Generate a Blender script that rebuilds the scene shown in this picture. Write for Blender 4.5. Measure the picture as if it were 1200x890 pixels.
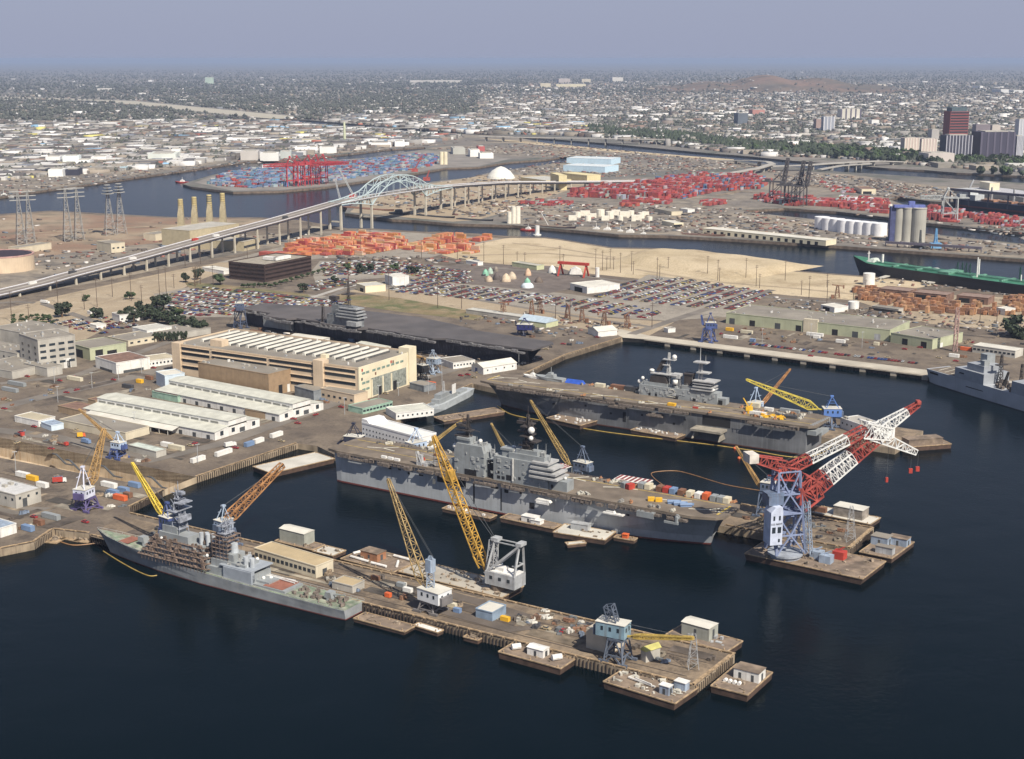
import bpy, math, random
import numpy as np
from math import radians as R_, sin, cos, pi, atan2, hypot
from mathutils import Vector
from mathutils.geometry import tessellate_polygon
random.seed(7); RNG = np.random.default_rng(7)
for o in list(bpy.data.objects): bpy.data.objects.remove(o)
sc = bpy.context.scene; COL = sc.collection
# ---------------------------------------------------------------- camera
FPX, HOR, CH = 1660.0, 69.0, 250.0
PITCH = math.atan((445-HOR)/FPX)
cam = bpy.data.cameras.new('camera'); camo = bpy.data.objects.new('camera', cam); COL.objects.link(camo)
cam.sensor_width = 36; cam.lens = 36*FPX/1200; cam.clip_start = 1; cam.clip_end = 200000
camo.location = (0, 0, CH); camo.rotation_euler = (pi/2-PITCH, 0, 0); sc.camera = camo
# ---------------------------------------------------------------- sky, sun, exposure
SUN_EL, SUN_AZ = 47.0, 33.0      # azimuth: degrees to the right of straight behind the camera
sd = Vector((sin(R_(SUN_AZ))*cos(R_(SUN_EL)), -cos(R_(SUN_AZ))*cos(R_(SUN_EL)), sin(R_(SUN_EL))))
w = bpy.data.worlds.new('World'); sc.world = w; w.use_nodes = True
nt = w.node_tree; bg = nt.nodes['Background']; sky = nt.nodes.new('ShaderNodeTexSky')
sky.sky_type = 'NISHITA'; sky.sun_disc = False; sky.sun_elevation = R_(SUN_EL)
sky.sun_rotation = atan2(sd.x, sd.y); sky.air_density = 1.0; sky.dust_density = 1.2; sky.ozone_density = 3.0
wtc = nt.nodes.new('ShaderNodeTexCoord'); wsx = nt.nodes.new('ShaderNodeSeparateXYZ'); nt.links.new(wtc.outputs['Generated'], wsx.inputs[0])
wr = nt.nodes.new('ShaderNodeMapRange'); wr.inputs[1].default_value = .0; wr.inputs[2].default_value = .55; wr.inputs[3].default_value = .97; wr.inputs[4].default_value = 0.15; nt.links.new(wsx.outputs[2], wr.inputs[0])
wm = nt.nodes.new('ShaderNodeMix'); wm.data_type = 'RGBA'; nt.links.new(wr.outputs[0], wm.inputs[0]); nt.links.new(sky.outputs[0], wm.inputs[6])
wg = nt.nodes.new('ShaderNodeValToRGB'); wg.color_ramp.elements[0].color = (4.15, 4.55, 6.2, 1); wg.color_ramp.elements[1].color = (4.35, 4.75, 6.5, 1); wg.color_ramp.elements[0].position = 0.0; wg.color_ramp.elements[1].position = 0.05
nt.links.new(wsx.outputs[2], wg.inputs[0]); nt.links.new(wg.outputs[0], wm.inputs[7])   # smog layer low over the city
nt.links.new(wm.outputs[2], bg.inputs[0]); bg.inputs[1].default_value = 0.062
sl = bpy.data.lights.new('sun', 'SUN'); sl.energy = 5.0; sl.angle = R_(0.5); sl.color = (1, .92, .79)
slo = bpy.data.objects.new('sun', sl); COL.objects.link(slo); slo.rotation_euler = sd.to_track_quat('Z', 'Y').to_euler()
sc.view_settings.view_transform = 'Standard'; sc.view_settings.look = 'None'
sc.view_settings.gamma = 1; sc.view_settings.exposure = 0.4; sc.view_settings.use_curve_mapping = False
sc.render.engine = 'CYCLES'; sc.cycles.volume_bounces = 0; sc.cycles.max_bounces = 6
# ---------------------------------------------------------------- pixel -> world helpers (world metres, camera 250 m up)
cP, sP = cos(PITCH), sin(PITCH)
GZ = 4.0
def ray(u, v):
    a = (u-600)/FPX; b = (445-v)/FPX
    return Vector((a, cP+b*sP, -sP+b*cP))
def G(u, v, z=GZ):
    d = ray(u, v); t = (z-CH)/d.z
    return Vector((d.x*t, d.y*t, z))
def VP(base, az, u, v, off=0.0):
    """point of the pixel ray on the vertical plane through base running along az"""
    d = ray(u, v); n = Vector((-sin(az), cos(az), 0))
    t = (Vector((base[0], base[1], 0)).dot(n)+off)/d.dot(n)
    return Vector((d.x*t, d.y*t, CH+d.z*t))
def pix(p):
    z = p[2]-CH; dep = p[1]*cP-z*sP
    return 600+FPX*p[0]/dep, 445-FPX*(p[1]*sP+z*cP)/dep
# ---------------------------------------------------------------- materials
MATS = {}
def mk(name, col, rough=.75, var=.18, scale=.25, metal=0, streak=0, rust=None, emis=None, band=None, col2=None, c2s=.05, bump=0):
    if name in MATS: return MATS[name]
    m = bpy.data.materials.new(name); m.use_nodes = True; t = m.node_tree; N = t.nodes; L = t.links
    b = N['Principled BSDF']; b.inputs['Roughness'].default_value = rough; b.inputs['Metallic'].default_value = metal
    tc = N.new('ShaderNodeTexCoord'); cur = None
    def noise(sc_, det=4, vec=None):
        n = N.new('ShaderNodeTexNoise'); n.inputs['Scale'].default_value = sc_; n.inputs['Detail'].default_value = det
        L.new(vec or tc.outputs['Object'], n.inputs['Vector']); return n.outputs['Fac']
    def ramp(f, a, b_, c0=(0,0,0,1), c1=(1,1,1,1)):
        r = N.new('ShaderNodeValToRGB'); r.color_ramp.elements[0].position = a; r.color_ramp.elements[1].position = b_
        r.color_ramp.elements[0].color = c0; r.color_ramp.elements[1].color = c1; L.new(f, r.inputs[0]); return r.outputs[0]
    def mix(f, c0, c1, mode='MIX'):
        x = N.new('ShaderNodeMix'); x.data_type = 'RGBA'; x.blend_type = mode
        if isinstance(f, (int, float)): x.inputs[0].default_value = f
        else: L.new(f, x.inputs[0])
        for i, q in ((6, c0), (7, c1)):
            if isinstance(q, tuple): x.inputs[i].default_value = (*q[:3], 1)
            else: L.new(q, x.inputs[i])
        return x.outputs[2]
    c = col
    if col2: c = mix(ramp(noise(c2s, 6), .42, .58), col, col2)
    lo = tuple(max(0, x*(1-var*1.6)) for x in (1, 1, 1)); hi = tuple(1+var*1.1 for x in (1, 1, 1))
    v = mix(ramp(noise(scale, 8), .3, .72), lo, hi)
    c = mix(1.0, c, v, 'MULTIPLY')
    if streak:
        mp = N.new('ShaderNodeMapping'); L.new(tc.outputs['Object'], mp.inputs[0]); mp.inputs['Scale'].default_value = (.8, .8, .04)
        c = mix(ramp(noise(1.0, 5, mp.outputs[0]), .52, .75), c, rust or (.12, .07, .04))
        x = c.node; 
        mm = N.new('ShaderNodeMath'); mm.operation = 'MULTIPLY'; mm.inputs[1].default_value = streak
        L.new(x.inputs[0].links[0].from_socket, mm.inputs[0]); L.new(mm.outputs[0], x.inputs[0])
    if band:
        sx = N.new('ShaderNodeSeparateXYZ'); L.new(tc.outputs['Object'], sx.inputs[0])
        lt = N.new('ShaderNodeMath'); lt.operation = 'LESS_THAN'; lt.inputs[1].default_value = band[0]; L.new(sx.outputs[2], lt.inputs[0])
        c = mix(lt.outputs[0], c, band[1])
    L.new(c, b.inputs['Base Color'])
    if bump:
        bp = N.new('ShaderNodeBump'); bp.inputs['Strength'].default_value = bump; bp.inputs['Distance'].default_value = .5
        L.new(noise(scale*2, 6), bp.inputs['Height']); L.new(bp.outputs[0], b.inputs['Normal'])
    MATS[name] = m; return m
def mkattr(name, rough=.8):
    m = bpy.data.materials.new(name); m.use_nodes = True; t = m.node_tree
    a = t.nodes.new('ShaderNodeAttribute'); a.attribute_name = 'paint'
    t.links.new(a.outputs['Color'], t.nodes['Principled BSDF'].inputs['Base Color']); t.nodes['Principled BSDF'].inputs['Roughness'].default_value = rough
    return m
PAINT = mkattr('assorted_paint')
# ---------------------------------------------------------------- tagging and mesh building
def tag(o, label=None, cat=None, group=None, kind=None):
    if label: o['label'] = label
    if cat: o['category'] = cat
    if group: o['group'] = group
    if kind: o['kind'] = kind
    return o
def thing(name, label, cat, loc=(0, 0, 0), rz=0, group=None):
    o = bpy.data.objects.new(name, None); COL.objects.link(o); o.empty_display_size = 1
    o.location = loc; o.rotation_euler = (0, 0, rz); return tag(o, label, cat, group)
NOSPLIT = {'railing', 'scaffolding', 'logs'}
class MB:
    def __init__(s): s.v = []; s.f = []; s.m = []; s.c = 0; s.col = None; s.cols = []; s.p = []
    def add(s, vs, fs):
        s.p.append((len(s.v), len(vs), len(s.f), len(fs))); n = len(s.v); s.v += [tuple(x) for x in vs]; s.f += [tuple(i+n for i in f) for f in fs]
        s.m += [s.c]*len(fs); s.cols += [s.col]*len(fs); return s
    def box(s, cx, cy, z0, sx, sy, sz, rot=0, tx=1, ty=1, shx=0, shy=0):
        c, d = cos(rot), sin(rot); vs = []
        for k, (fx, fy, ox, oy) in enumerate(((1, 1, 0, 0), (tx, ty, shx, shy))):
            for a, b in ((-1, -1), (1, -1), (1, 1), (-1, 1)):
                x = a*sx/2*fx+ox; y = b*sy/2*fy+oy
                vs.append((cx+x*c-y*d, cy+x*d+y*c, z0+k*sz))
        return s.add(vs, [(3, 2, 1, 0), (4, 5, 6, 7), (0, 1, 5, 4), (1, 2, 6, 5), (2, 3, 7, 6), (3, 0, 4, 7)])
    def bb(s, x0, x1, y0, y1, z0, z1, **k): return s.box((x0+x1)/2, (y0+y1)/2, z0, abs(x1-x0), abs(y1-y0), z1-z0, **k)
    def beam(s, p, q, w, h=None):
        p = Vector(p); q = Vector(q); d = q-p
        if d.length < 1e-6: return s
        d.normalize(); h = h or w
        a = d.cross(Vector((0, 0, 1)))
        if a.length < .05: a = Vector((1, 0, 0))
        a.normalize(); b = a.cross(d); vs = []
        for o in (p, q):
            for i, j in ((-1, -1), (1, -1), (1, 1), (-1, 1)): vs.append(o+a*(i*w/2)+b*(j*h/2))
        return s.add(vs, [(3, 2, 1, 0), (4, 5, 6, 7), (0, 1, 5, 4), (1, 2, 6, 5), (2, 3, 7, 6), (3, 0, 4, 7)])
    def truss(s, p, q, wa, wb, n, t, ha=None, hb=None, skip=0, td=None):
        p = Vector(p); q = Vector(q); d = (q-p).normalized(); ha = ha or wa; hb = hb or wb; td = td or t*.6
        a = d.cross(Vector((0, 0, 1)))
        if a.length < .05: a = Vector((1, 0, 0))
        a.normalize(); b = a.cross(d)
        def cr(k):
            f = k/n; o = p.lerp(q, f); w_ = (wa+(wb-wa)*f)/2; h_ = (ha+(hb-ha)*f)/2
            return [o+a*(i*w_)+b*(j*h_) for i, j in ((-1, -1), (1, -1), (1, 1), (-1, 1))]
        prev = cr(0)
        e = cr(n)
        for i in range(4): s.beam(prev[i], e[i], t)
        for k in range(n):
            nx = cr(k+1)
            for i in range(4):
                j = (i+1) % 4
                if (k+i) % 2: s.beam(prev[i], nx[j], td)
                else: s.beam(prev[j], nx[i], td)
                if not skip: s.beam(nx[i], nx[j], td)
            prev = nx
        return s
    def cyl(s, p, q, r0, r1=None, n=10, cap=True):
        p = Vector(p); q = Vector(q); r1 = r0 if r1 is None else r1; d = (q-p).normalized()
        a = d.cross(Vector((0, 0, 1)))
        if a.length < .05: a = Vector((1, 0, 0))
        a.normalize(); b = d.cross(a)
        vs = [p+(a*cos(2*pi*i/n)+b*sin(2*pi*i/n))*r0 for i in range(n)]+[q+(a*cos(2*pi*i/n)+b*sin(2*pi*i/n))*r1 for i in range(n)]
        fs = [(i, (i+1) % n, n+(i+1) % n, n+i) for i in range(n)]
        if cap: fs += [tuple(range(n-1, -1, -1)), tuple(range(n, 2*n))]
        return s.add(vs, fs)
    def lathe(s, cx, cy, prof, n=16):
        vs = []; fs = []
        for r, z in prof: vs += [(cx+r*cos(2*pi*i/n), cy+r*sin(2*pi*i/n), z) for i in range(n)]
        for k in range(len(prof)-1): fs += [(k*n+i, k*n+(i+1) % n, (k+1)*n+(i+1) % n, (k+1)*n+i) for i in range(n)]
        fs.append(tuple(range((len(prof)-1)*n, len(prof)*n)))
        return s.add(vs, fs)
    def sph(s, c, r, n=10, sz=1):
        return s.lathe(c[0], c[1], [(max(.01, r*sin(pi*k/6)), c[2]-r*sz*cos(pi*k/6)) for k in range(7)], n)
    def prism(s, pts, z0, z1, bottom=True):
        pts = [(p[0], p[1]) for p in pts]
        A = sum(pts[i][0]*pts[(i+1) % len(pts)][1]-pts[(i+1) % len(pts)][0]*pts[i][1] for i in range(len(pts)))
        if A < 0: pts = pts[::-1]
        n = len(pts)
        tri = tessellate_polygon([[Vector((x, y, 0)) for x, y in pts]])
        def up(t):
            (ax, ay), (bx, by), (cx, cy) = (pts[i] for i in t)
            return t if (bx-ax)*(cy-ay)-(by-ay)*(cx-ax) > 0 else (t[0], t[2], t[1])
        tri = [up(t) for t in tri]
        fs = [tuple(n+i for i in t) for t in tri]
        if z1 > z0:
            fs += [(i, (i+1) % n, n+(i+1) % n, n+i) for i in range(n)]
            if bottom: fs += [(t[2], t[1], t[0]) for t in tri]
        return s.add([(x, y, z0) for x, y in pts]+[(x, y, z1) for x, y in pts], fs)
    def quad(s, *p): return s.add(p, [tuple(range(len(p)))])
    def gable(s, x0, x1, y0, y1, z0, h, axis='x', ov=.3):
        if axis == 'x':
            m = (y0+y1)/2; x0 -= ov; x1 += ov
            vs = [(x0, y0-ov, z0), (x1, y0-ov, z0), (x1, y1+ov, z0), (x0, y1+ov, z0), (x0, m, z0+h), (x1, m, z0+h)]
        else:
            m = (x0+x1)/2; y0 -= ov; y1 += ov
            vs = [(x1+ov, y0, z0), (x1+ov, y1, z0), (x0-ov, y1, z0), (x0-ov, y0, z0), (m, y0, z0+h), (m, y1, z0+h)]
        return s.add(vs, [(0, 1, 5, 4), (2, 3, 4, 5), (0, 4, 3), (1, 2, 5), (3, 2, 1, 0)])
    def mesh(s, name, mats):
        me = bpy.data.meshes.new(name); me.from_pydata(s.v, [], s.f)
        for m in (mats if isinstance(mats, (list, tuple)) else [mats]): me.materials.append(m)
        if any(s.m): me.polygons.foreach_set('material_index', s.m)
        if any(c is not None for c in s.cols):
            at = me.attributes.new('paint', 'FLOAT_COLOR', 'FACE')
            at.data.foreach_set('color', np.array([(*(c or (.5, .5, .5)), 1) for c in s.cols], dtype=np.float32).ravel())
        me.update(); return me
    def pieces(s, gap=.35):
        if len(s.p) < 2: return [s]
        bx = []
        for v0, nv, f0, nf in s.p:
            a = np.array(s.v[v0:v0+nv]); bx.append((a.min(0)-gap, a.max(0)+gap))
        par = list(range(len(bx)))
        def find(i):
            while par[i] != i: par[i] = par[par[i]]; i = par[i]
            return i
        lo = np.array([b[0] for b in bx]); hi = np.array([b[1] for b in bx])
        for i in range(len(bx)):
            hit = np.nonzero(np.all((lo[i] <= hi[i+1:]) & (hi[i] >= lo[i+1:]), axis=1))[0]
            for j in hit+i+1:
                a, b = find(i), find(j)
                if a != b: par[b] = a
        gr = {}
        for i in range(len(bx)): gr.setdefault(find(i), []).append(i)
        if len(gr) == 1: return [s]
        out = []
        for ids in gr.values():
            m = MB()
            for i in ids:
                v0, nv, f0, nf = s.p[i]; n = len(m.v); m.v += s.v[v0:v0+nv]; m.f += [tuple(q-v0+n for q in f) for f in s.f[f0:f0+nf]]; m.m += s.m[f0:f0+nf]; m.cols += s.cols[f0:f0+nf]
            m.p = [0]; out.append(m)
        return out
    def build(s, name, mats, parent=None, loc=None, smooth=False, rz=0, split=True):
        if parent and split and name not in NOSPLIT:
            ps = s.pieces()
            if 1 < len(ps) <= 100: return [q.build(name, mats, parent, loc, smooth, rz, False) for q in ps][0]
        me = s.mesh(name, mats)
        if smooth: me.polygons.foreach_set('use_smooth', [True]*len(me.polygons))
        o = bpy.data.objects.new(name, me); COL.objects.link(o)
        if parent: o.parent = parent
        if loc is not None: o.location = loc
        if rz: o.rotation_euler = (0, 0, rz)
        return o
def dup(o, parent=None, loc=None, rz=None, label=None, group=None):
    c = o.copy(); COL.objects.link(c)
    if parent: c.parent = parent
    if loc is not None: c.location = loc
    if rz is not None: c.rotation_euler = (0, 0, rz)
    if label: c['label'] = label
    if group: c['group'] = group
    for ch in list(o.children): dup(ch, c)
    return c
def inst(name, me, parent, loc=(0, 0, 0), rz=0):
    o = bpy.data.objects.new(name, me); COL.objects.link(o); o.parent = parent; o.location = loc; o.rotation_euler = (0, 0, rz); return o
def frame(C, L, R, z):
    """C near corner, L its left neighbour, R its right neighbour (pixels at height z) -> centre, angle, length, depth"""
    c, l, r = G(*C, z), G(*L, z), G(*R, z)
    d = (c-l); a = d.length; d.normalize(); n = Vector((-d.y, d.x, 0)); b = (r-c).dot(n)
    ctr = (c+l)/2+n*(b/2)
    return ctr, atan2(d.y, d.x), a, abs(b)
def poly(name, pts, z, mat, kind='structure', label=None, px=True, z0=None):
    m = MB(); P_ = [G(*p, GZ) if px else p for p in pts]; m.prism(P_, z if z0 is None else z0, z)
    o = m.build(name, mat); return tag(o, label, None, None, kind)
def inpoly(x, y, P):
    r = False; j = len(P)-1
    for i in range(len(P)):
        if (P[i][1] > y) != (P[j][1] > y) and x < (P[j][0]-P[i][0])*(y-P[i][1])/(P[j][1]-P[i][1])+P[i][0]: r = not r
        j = i
    return r
E1 = Vector((.845, -.534, 0)); E2 = Vector((.534, .845, 0)); YANG = atan2(-.534, .845)
# common materials
WHITE = mk('white_paint', (.72, .71, .68), .55, .1, streak=.25); GREY = mk('haze_grey_paint', (.25, .275, .29), .55, .12, .15, streak=.3, rust=(.16, .12, .1))
DGREY = mk('dark_grey', (.07, .075, .08), .7); BLACK = mk('black_opening', (.012, .012, .014), .8, .1); GLASS = mk('window_glass', (.03, .04, .05), .15, .1)
CONC = mk('concrete', (.42, .37, .3), .9, .16, .08, streak=.3, rust=(.2, .15, .1)); CONC2 = mk('pale_concrete', (.5, .48, .43), .85, .12, .1, streak=.25, rust=(.3, .27, .22))
TIMBER = mk('weathered_timber', (.36, .26, .16), .9, .3, .5); PILE = mk('dark_pile', (.05, .035, .028), .9); RUSTY = mk('rusty_steel', (.2, .1, .06), .85, .3, .4)
BLUE = mk('blue_crane_paint', (.06, .09, .24), .6, .3); LBLUE = mk('pale_blue_crane_paint', (.31, .38, .48), .55, .2, streak=.5); GBLUE = mk('grey_blue_paint', (.12, .16, .24), .6, .25, streak=.4)
YEL = mk('yellow_boom_paint', (.52, .31, .06), .5, .2); BROWNB = mk('faded_boom_paint', (.4, .25, .1), .6, .25); ORB = mk('orange_boom_paint', (.4, .2, .08), .6, .35)
LEM = mk('lemon_boom_paint', (.58, .47, .08), .5, .15); RED = mk('red_lattice_paint', (.36, .07, .055), .6, .3); SILV = mk('silver_grey_paint', (.4, .415, .43), .5, .2, streak=.4)
ROOF = mk('grey_roofing', (.26, .235, .2), .9, .15, .1, col2=(.2, .18, .155)); WROOF = mk('pale_roofing', (.58, .56, .5), .8, .12, .1, streak=0); BRROOF = mk('brown_roofing', (.2, .12, .09), .9, .25, .2)
LWALL = mk('cream_wall', (.56, .5, .38), .85, .1, .1, streak=.2, rust=(.3, .24, .18)); TANW = mk('tan_wall', (.34, .25, .16), .85, .12, .1, streak=.3)
BARGE = mk('barge_deck', (.25, .19, .14), .9, .3, .2, col2=(.17, .13, .1), c2s=.15); BHULL = mk('barge_hull', (.09, .055, .04), .85, .3, .3)
TRUNK = mk('bark', (.12, .08, .05), .9); LEAF = mk('foliage', (.06, .095, .035), .8, .4, .5); LEAFD = mk('dark_foliage', (.035, .05, .025), .8, .4, .5)
# ================================================================= WATER AND LAND
def water_mat():
    m = bpy.data.materials.new('harbour_water'); m.use_nodes = True; t = m.node_tree; N = t.nodes; L = t.links; b = N['Principled BSDF']
    b.inputs['Base Color'].default_value = (.0002, .0034, .0052, 1); b.inputs['Specular IOR Level'].default_value = .26; b.inputs['Specular Tint'].default_value = (.5, .9, 1.3, 1); b.inputs['Roughness'].default_value = .2; b.inputs['IOR'].default_value = 1.2
    tc = N.new('ShaderNodeTexCoord'); 
    n = N.new('ShaderNodeTexNoise'); n.inputs['Scale'].default_value = .35; n.inputs['Detail'].default_value = 5
    n2 = N.new('ShaderNodeTexNoise'); n2.inputs['Scale'].default_value = .035; n2.inputs['Detail'].default_value = 4
    L.new(tc.outputs['Object'], n.inputs[0]); L.new(tc.outputs['Object'], n2.inputs[0])
    ad = N.new('ShaderNodeMath'); ad.operation = 'MULTIPLY_ADD'; ad.inputs[1].default_value = 3.0
    L.new(n2.outputs['Fac'], ad.inputs[0]); L.new(n.outputs['Fac'], ad.inputs[2])
    bp = N.new('ShaderNodeBump'); bp.inputs['Strength'].default_value = .3; bp.inputs['Distance'].default_value = .5
    L.new(ad.outputs[0], bp.inputs['Height']); L.new(bp.outputs[0], b.inputs['Normal']); return m
WATER = water_mat()
def sheet(name, outer, holes, z0, z1, mat, topmat=None):
    """flat land or water sheet with holes, with side walls when z1>z0"""
    loops = [[Vector((p[0], p[1], 0)) for p in lp] for lp in [outer]+holes]
    allp = [p for lp in loops for p in lp]; tri = tessellate_polygon(loops); m = MB(); n = len(allp); fs = []
    for t in tri:
        a, b, c = (allp[i] for i in t)
        ar = (b.x-a.x)*(c.y-a.y)-(b.y-a.y)*(c.x-a.x)
        if abs(ar) < 1e-6: continue
        fs.append(t if ar > 0 else (t[0], t[2], t[1]))
    m.add([(p.x, p.y, z1) for p in allp], fs)
    if z1 > z0:
        m.c = 1
        for lp in loops:
            k = len(lp)
            for i in range(k):
                p, q = lp[i], lp[(i+1) % k]; m.quad((p.x, p.y, z0), (q.x, q.y, z0), (q.x, q.y, z1), (p.x, p.y, z1))
    return tag(m.build(name, [mat, topmat or mat]), kind='structure')
def gp(pts, z=GZ): return [G(*p, z) for p in pts]
def ground_mat(name, c1, c2, c3, s1=.004, s2=.03, rough=.95, fine=.5):
    m = bpy.data.materials.new(name); m.use_nodes = True; t = m.node_tree; N = t.nodes; L = t.links; b = N['Principled BSDF']; b.inputs['Roughness'].default_value = rough
    tc = N.new('ShaderNodeTexCoord')
    def nz(s, d=8):
        n = N.new('ShaderNodeTexNoise'); n.inputs['Scale'].default_value = s; n.inputs['Detail'].default_value = d; n.inputs['Roughness'].default_value = .65; L.new(tc.outputs['Object'], n.inputs[0]); return n.outputs['Fac']
    def rp(f, a, b_):
        r = N.new('ShaderNodeMapRange'); r.inputs[1].default_value = a; r.inputs[2].default_value = b_; L.new(f, r.inputs[0]); return r.outputs[0]
    def mx(f, a, b_, mode='MIX'):
        x = N.new('ShaderNodeMix'); x.data_type = 'RGBA'; x.blend_type = mode; L.new(f, x.inputs[0]) if not isinstance(f, float) else setattr(x.inputs[0], 'default_value', f)
        for i, q in ((6, a), (7, b_)):
            if isinstance(q, tuple): x.inputs[i].default_value = (*q, 1)
            else: L.new(q, x.inputs[i])
        return x.outputs[2]
    c = mx(rp(nz(s1), .42, .58), c1, c2); c = mx(rp(nz(s2), .5, .66), c, c3)
    c = mx(1.0, c, mx(rp(nz(fine, 6), .3, .7), (.75, .75, .75), (1.2, 1.2, 1.2)), 'MULTIPLY')
    L.new(c, b.inputs['Base Color']); return m
CITYG = ground_mat('city_ground', (.12, .115, .105), (.2, .18, .16), (.07, .08, .06), .0012, .012, fine=.05)
YARD = ground_mat('yard_asphalt', (.12, .095, .074), (.175, .14, .105), (.078, .062, .05), .02, .06)
PAVE = ground_mat('pier_paving', (.13, .1, .073), (.25, .19, .13), (.075, .058, .045), .03, .07)
SAND = ground_mat('sand', (.42, .34, .22), (.5, .41, .28), (.31, .24, .15), .008, .02)
DIRT = ground_mat('dry_dirt', (.34, .27, .185), (.27, .215, .15), (.4, .33, .235), .01, .04)
SCRUB = ground_mat('scrub_ground', (.3, .235, .165), (.22, .14, .095), (.15, .125, .09), .006, .015)
LOTM = ground_mat('lot_asphalt', (.24, .215, .18), (.28, .25, .21), (.19, .165, .14), .02, .06)
INDG = ground_mat('industrial_ground', (.17, .15, .13), (.26, .22, .17), (.1, .09, .08), .004, .02, fine=.1)
GRASSG = ground_mat('dry_grass_bank', (.2, .15, .08), (.1, .11, .045), (.26, .2, .12), .03, .05)
ROADM = mk('road_asphalt', (.17, .15, .13), .9, .15, .05); PALER = mk('pale_roadway', (.36, .34, .31), .9, .1, .05)
# outlines at quay level (photo pixels)
dock_near = [(-250, 489), (0, 537.5), (193, 573.5)]
L1 = [(-300, 712), (0, 644), (40, 636), (62, 621), (104, 626), (813.5, 805), (861.2, 767), (150, 601.5), (152, 594), (193, 573.5)] + \
     [(-250, 489), (-250, 462.5), (230, 559), (349, 519.6), (372, 523), (392, 533), (996, 644), (1024, 619), (866, 591), (410, 517), (468, 492), (523, 463), (555, 450), (597, 459), (1049, 526), (1082, 505), (614, 439),
      (663, 416), (730.5, 395.4), (757, 397), (1100, 440), (1350, 473), (1350, 350), (1200, 337), (1100, 331), (1031, 325), (980, 321), (925, 316.6), (903, 310), (870, 299), (820, 294.6), (771, 291), (716, 290), (655, 280), (638, 278), (597, 277), (560, 274),
      (517, 271.7), (500, 272), (437, 268), (407, 268), (380, 263), (350, 258), (306, 255), (200, 254.5), (60, 247), (0, 251), (-300, 268), (-900, 300)]
S1h = [(870, 247), (919, 244), (980, 248), (1040, 255), (1086, 261.5), (1200, 273), (1350, 290), (1350, 302), (1200, 286), (1083, 273.5), (954, 257), (879, 249)]
L4 = [(-900, 300), (-200, 257), (0, 230.7), (36.7, 225), (82.5, 218.8), (152, 208.7), (220, 199.5), (288, 189.4), (328, 188.5), (420, 179.3), (450, 175.4), (497.7, 172.6), (499, 175), (432, 185), (340, 191), (306, 196), (277, 199.5), (250, 205),
      (224, 212.5), (214, 216), (224, 219), (273, 225), (328, 224), (383, 219), (487, 203), (523, 197), (560, 196), (597, 190), (640, 187), (664, 183), (668, 184.5), (664, 190), (610, 197), (571, 203), (554, 208), (508, 213), (480, 219), (445, 226),
      (425, 233), (407, 244), (404, 250), (459, 257), (483, 258), (530, 262), (600, 264), (674, 270), (725, 275), (780, 276), (855, 280), (980, 288), (1200, 304), (1350, 316), (1350, 302.3), (1200, 286), (1083, 273.5), (954, 257), (879, 249),
      (870, 247), (919, 244), (980, 248), (1040, 255), (1086, 261.5), (1200, 273), (1350, 290), (1350, 270), (1200, 254), (1110, 247), (1060, 240), (1042, 234), (1052, 231), (1090, 236), (1130, 239), (1200, 243), (1350, 256)]
far4 = [Vector((4200, 2500, 0)), Vector((40000, 30000, 0)), Vector((40000, 90000, 0)), Vector((-40000, 90000, 0)), Vector((-40000, 30000, 0)), Vector((-6000, 2500, 0))]
def thick(line, wd):
    P_ = [G(*p) for p in line]; A = []; B = []
    for i, p in enumerate(P_):
        d = (P_[min(i+1, len(P_)-1)]-P_[max(i-1, 0)]).normalized(); n = Vector((-d.y, d.x, 0)); w_ = wd[i] if isinstance(wd, list) else wd
        A.append(p+n*w_/2); B.append(p-n*w_/2)
    return A+B[::-1]
river = thick([(220, 136), (340, 141.5), (400, 147), (455, 151), (508, 155.5), (560, 159.5), (620, 164), (680, 169.5), (740, 175.5), (800, 180.5), (860, 185), (903, 189.5), (960, 194.5), (1013, 199.5), (1060, 202), (1100, 205), (1200, 210.5), (1350, 219)],
              [150, 160, 170, 150, 150, 150, 160, 190, 190, 150, 130, 130, 150, 170, 170, 160, 170, 190])
sheet('ground', gp(L4)+far4, [river], -3, GZ, CITYG, mk('quay_wall', (.16, .12, .09), .9, .3, .2))
QW = mk('quay_concrete', (.3, .24, .17), .9, .25, .15, streak=.5, rust=(.1, .06, .04))
sheet('shipyard_land', gp(L1), [], -3, GZ-.0, YARD, QW)
trench = [(-250, 489), (193, 573.5), (230, 559), (-250, 462.5)]
wout = [Vector((-60000, -3000, 0)), Vector((60000, -3000, 0)), Vector((60000, 60000, 0)), Vector((-60000, 60000, 0))]
sheet('harbour_water', wout, [gp(trench)], 0, 0, WATER)
tr = gp(trench); m = MB(); m.prism(tr, -10, -9)
for i in range(4):
    a, b = tr[i], tr[(i+1) % 4]; m.quad((a.x, a.y, -9), (b.x, b.y, -9), (b.x, b.y, GZ-.05), (a.x, a.y, GZ-.05))
tag(m.build('dry_dock_basin', mk('dock_wall', (.46, .37, .26), .9, .2, .12, streak=.75, rust=(.3, .17, .08))), kind='structure')
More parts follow.
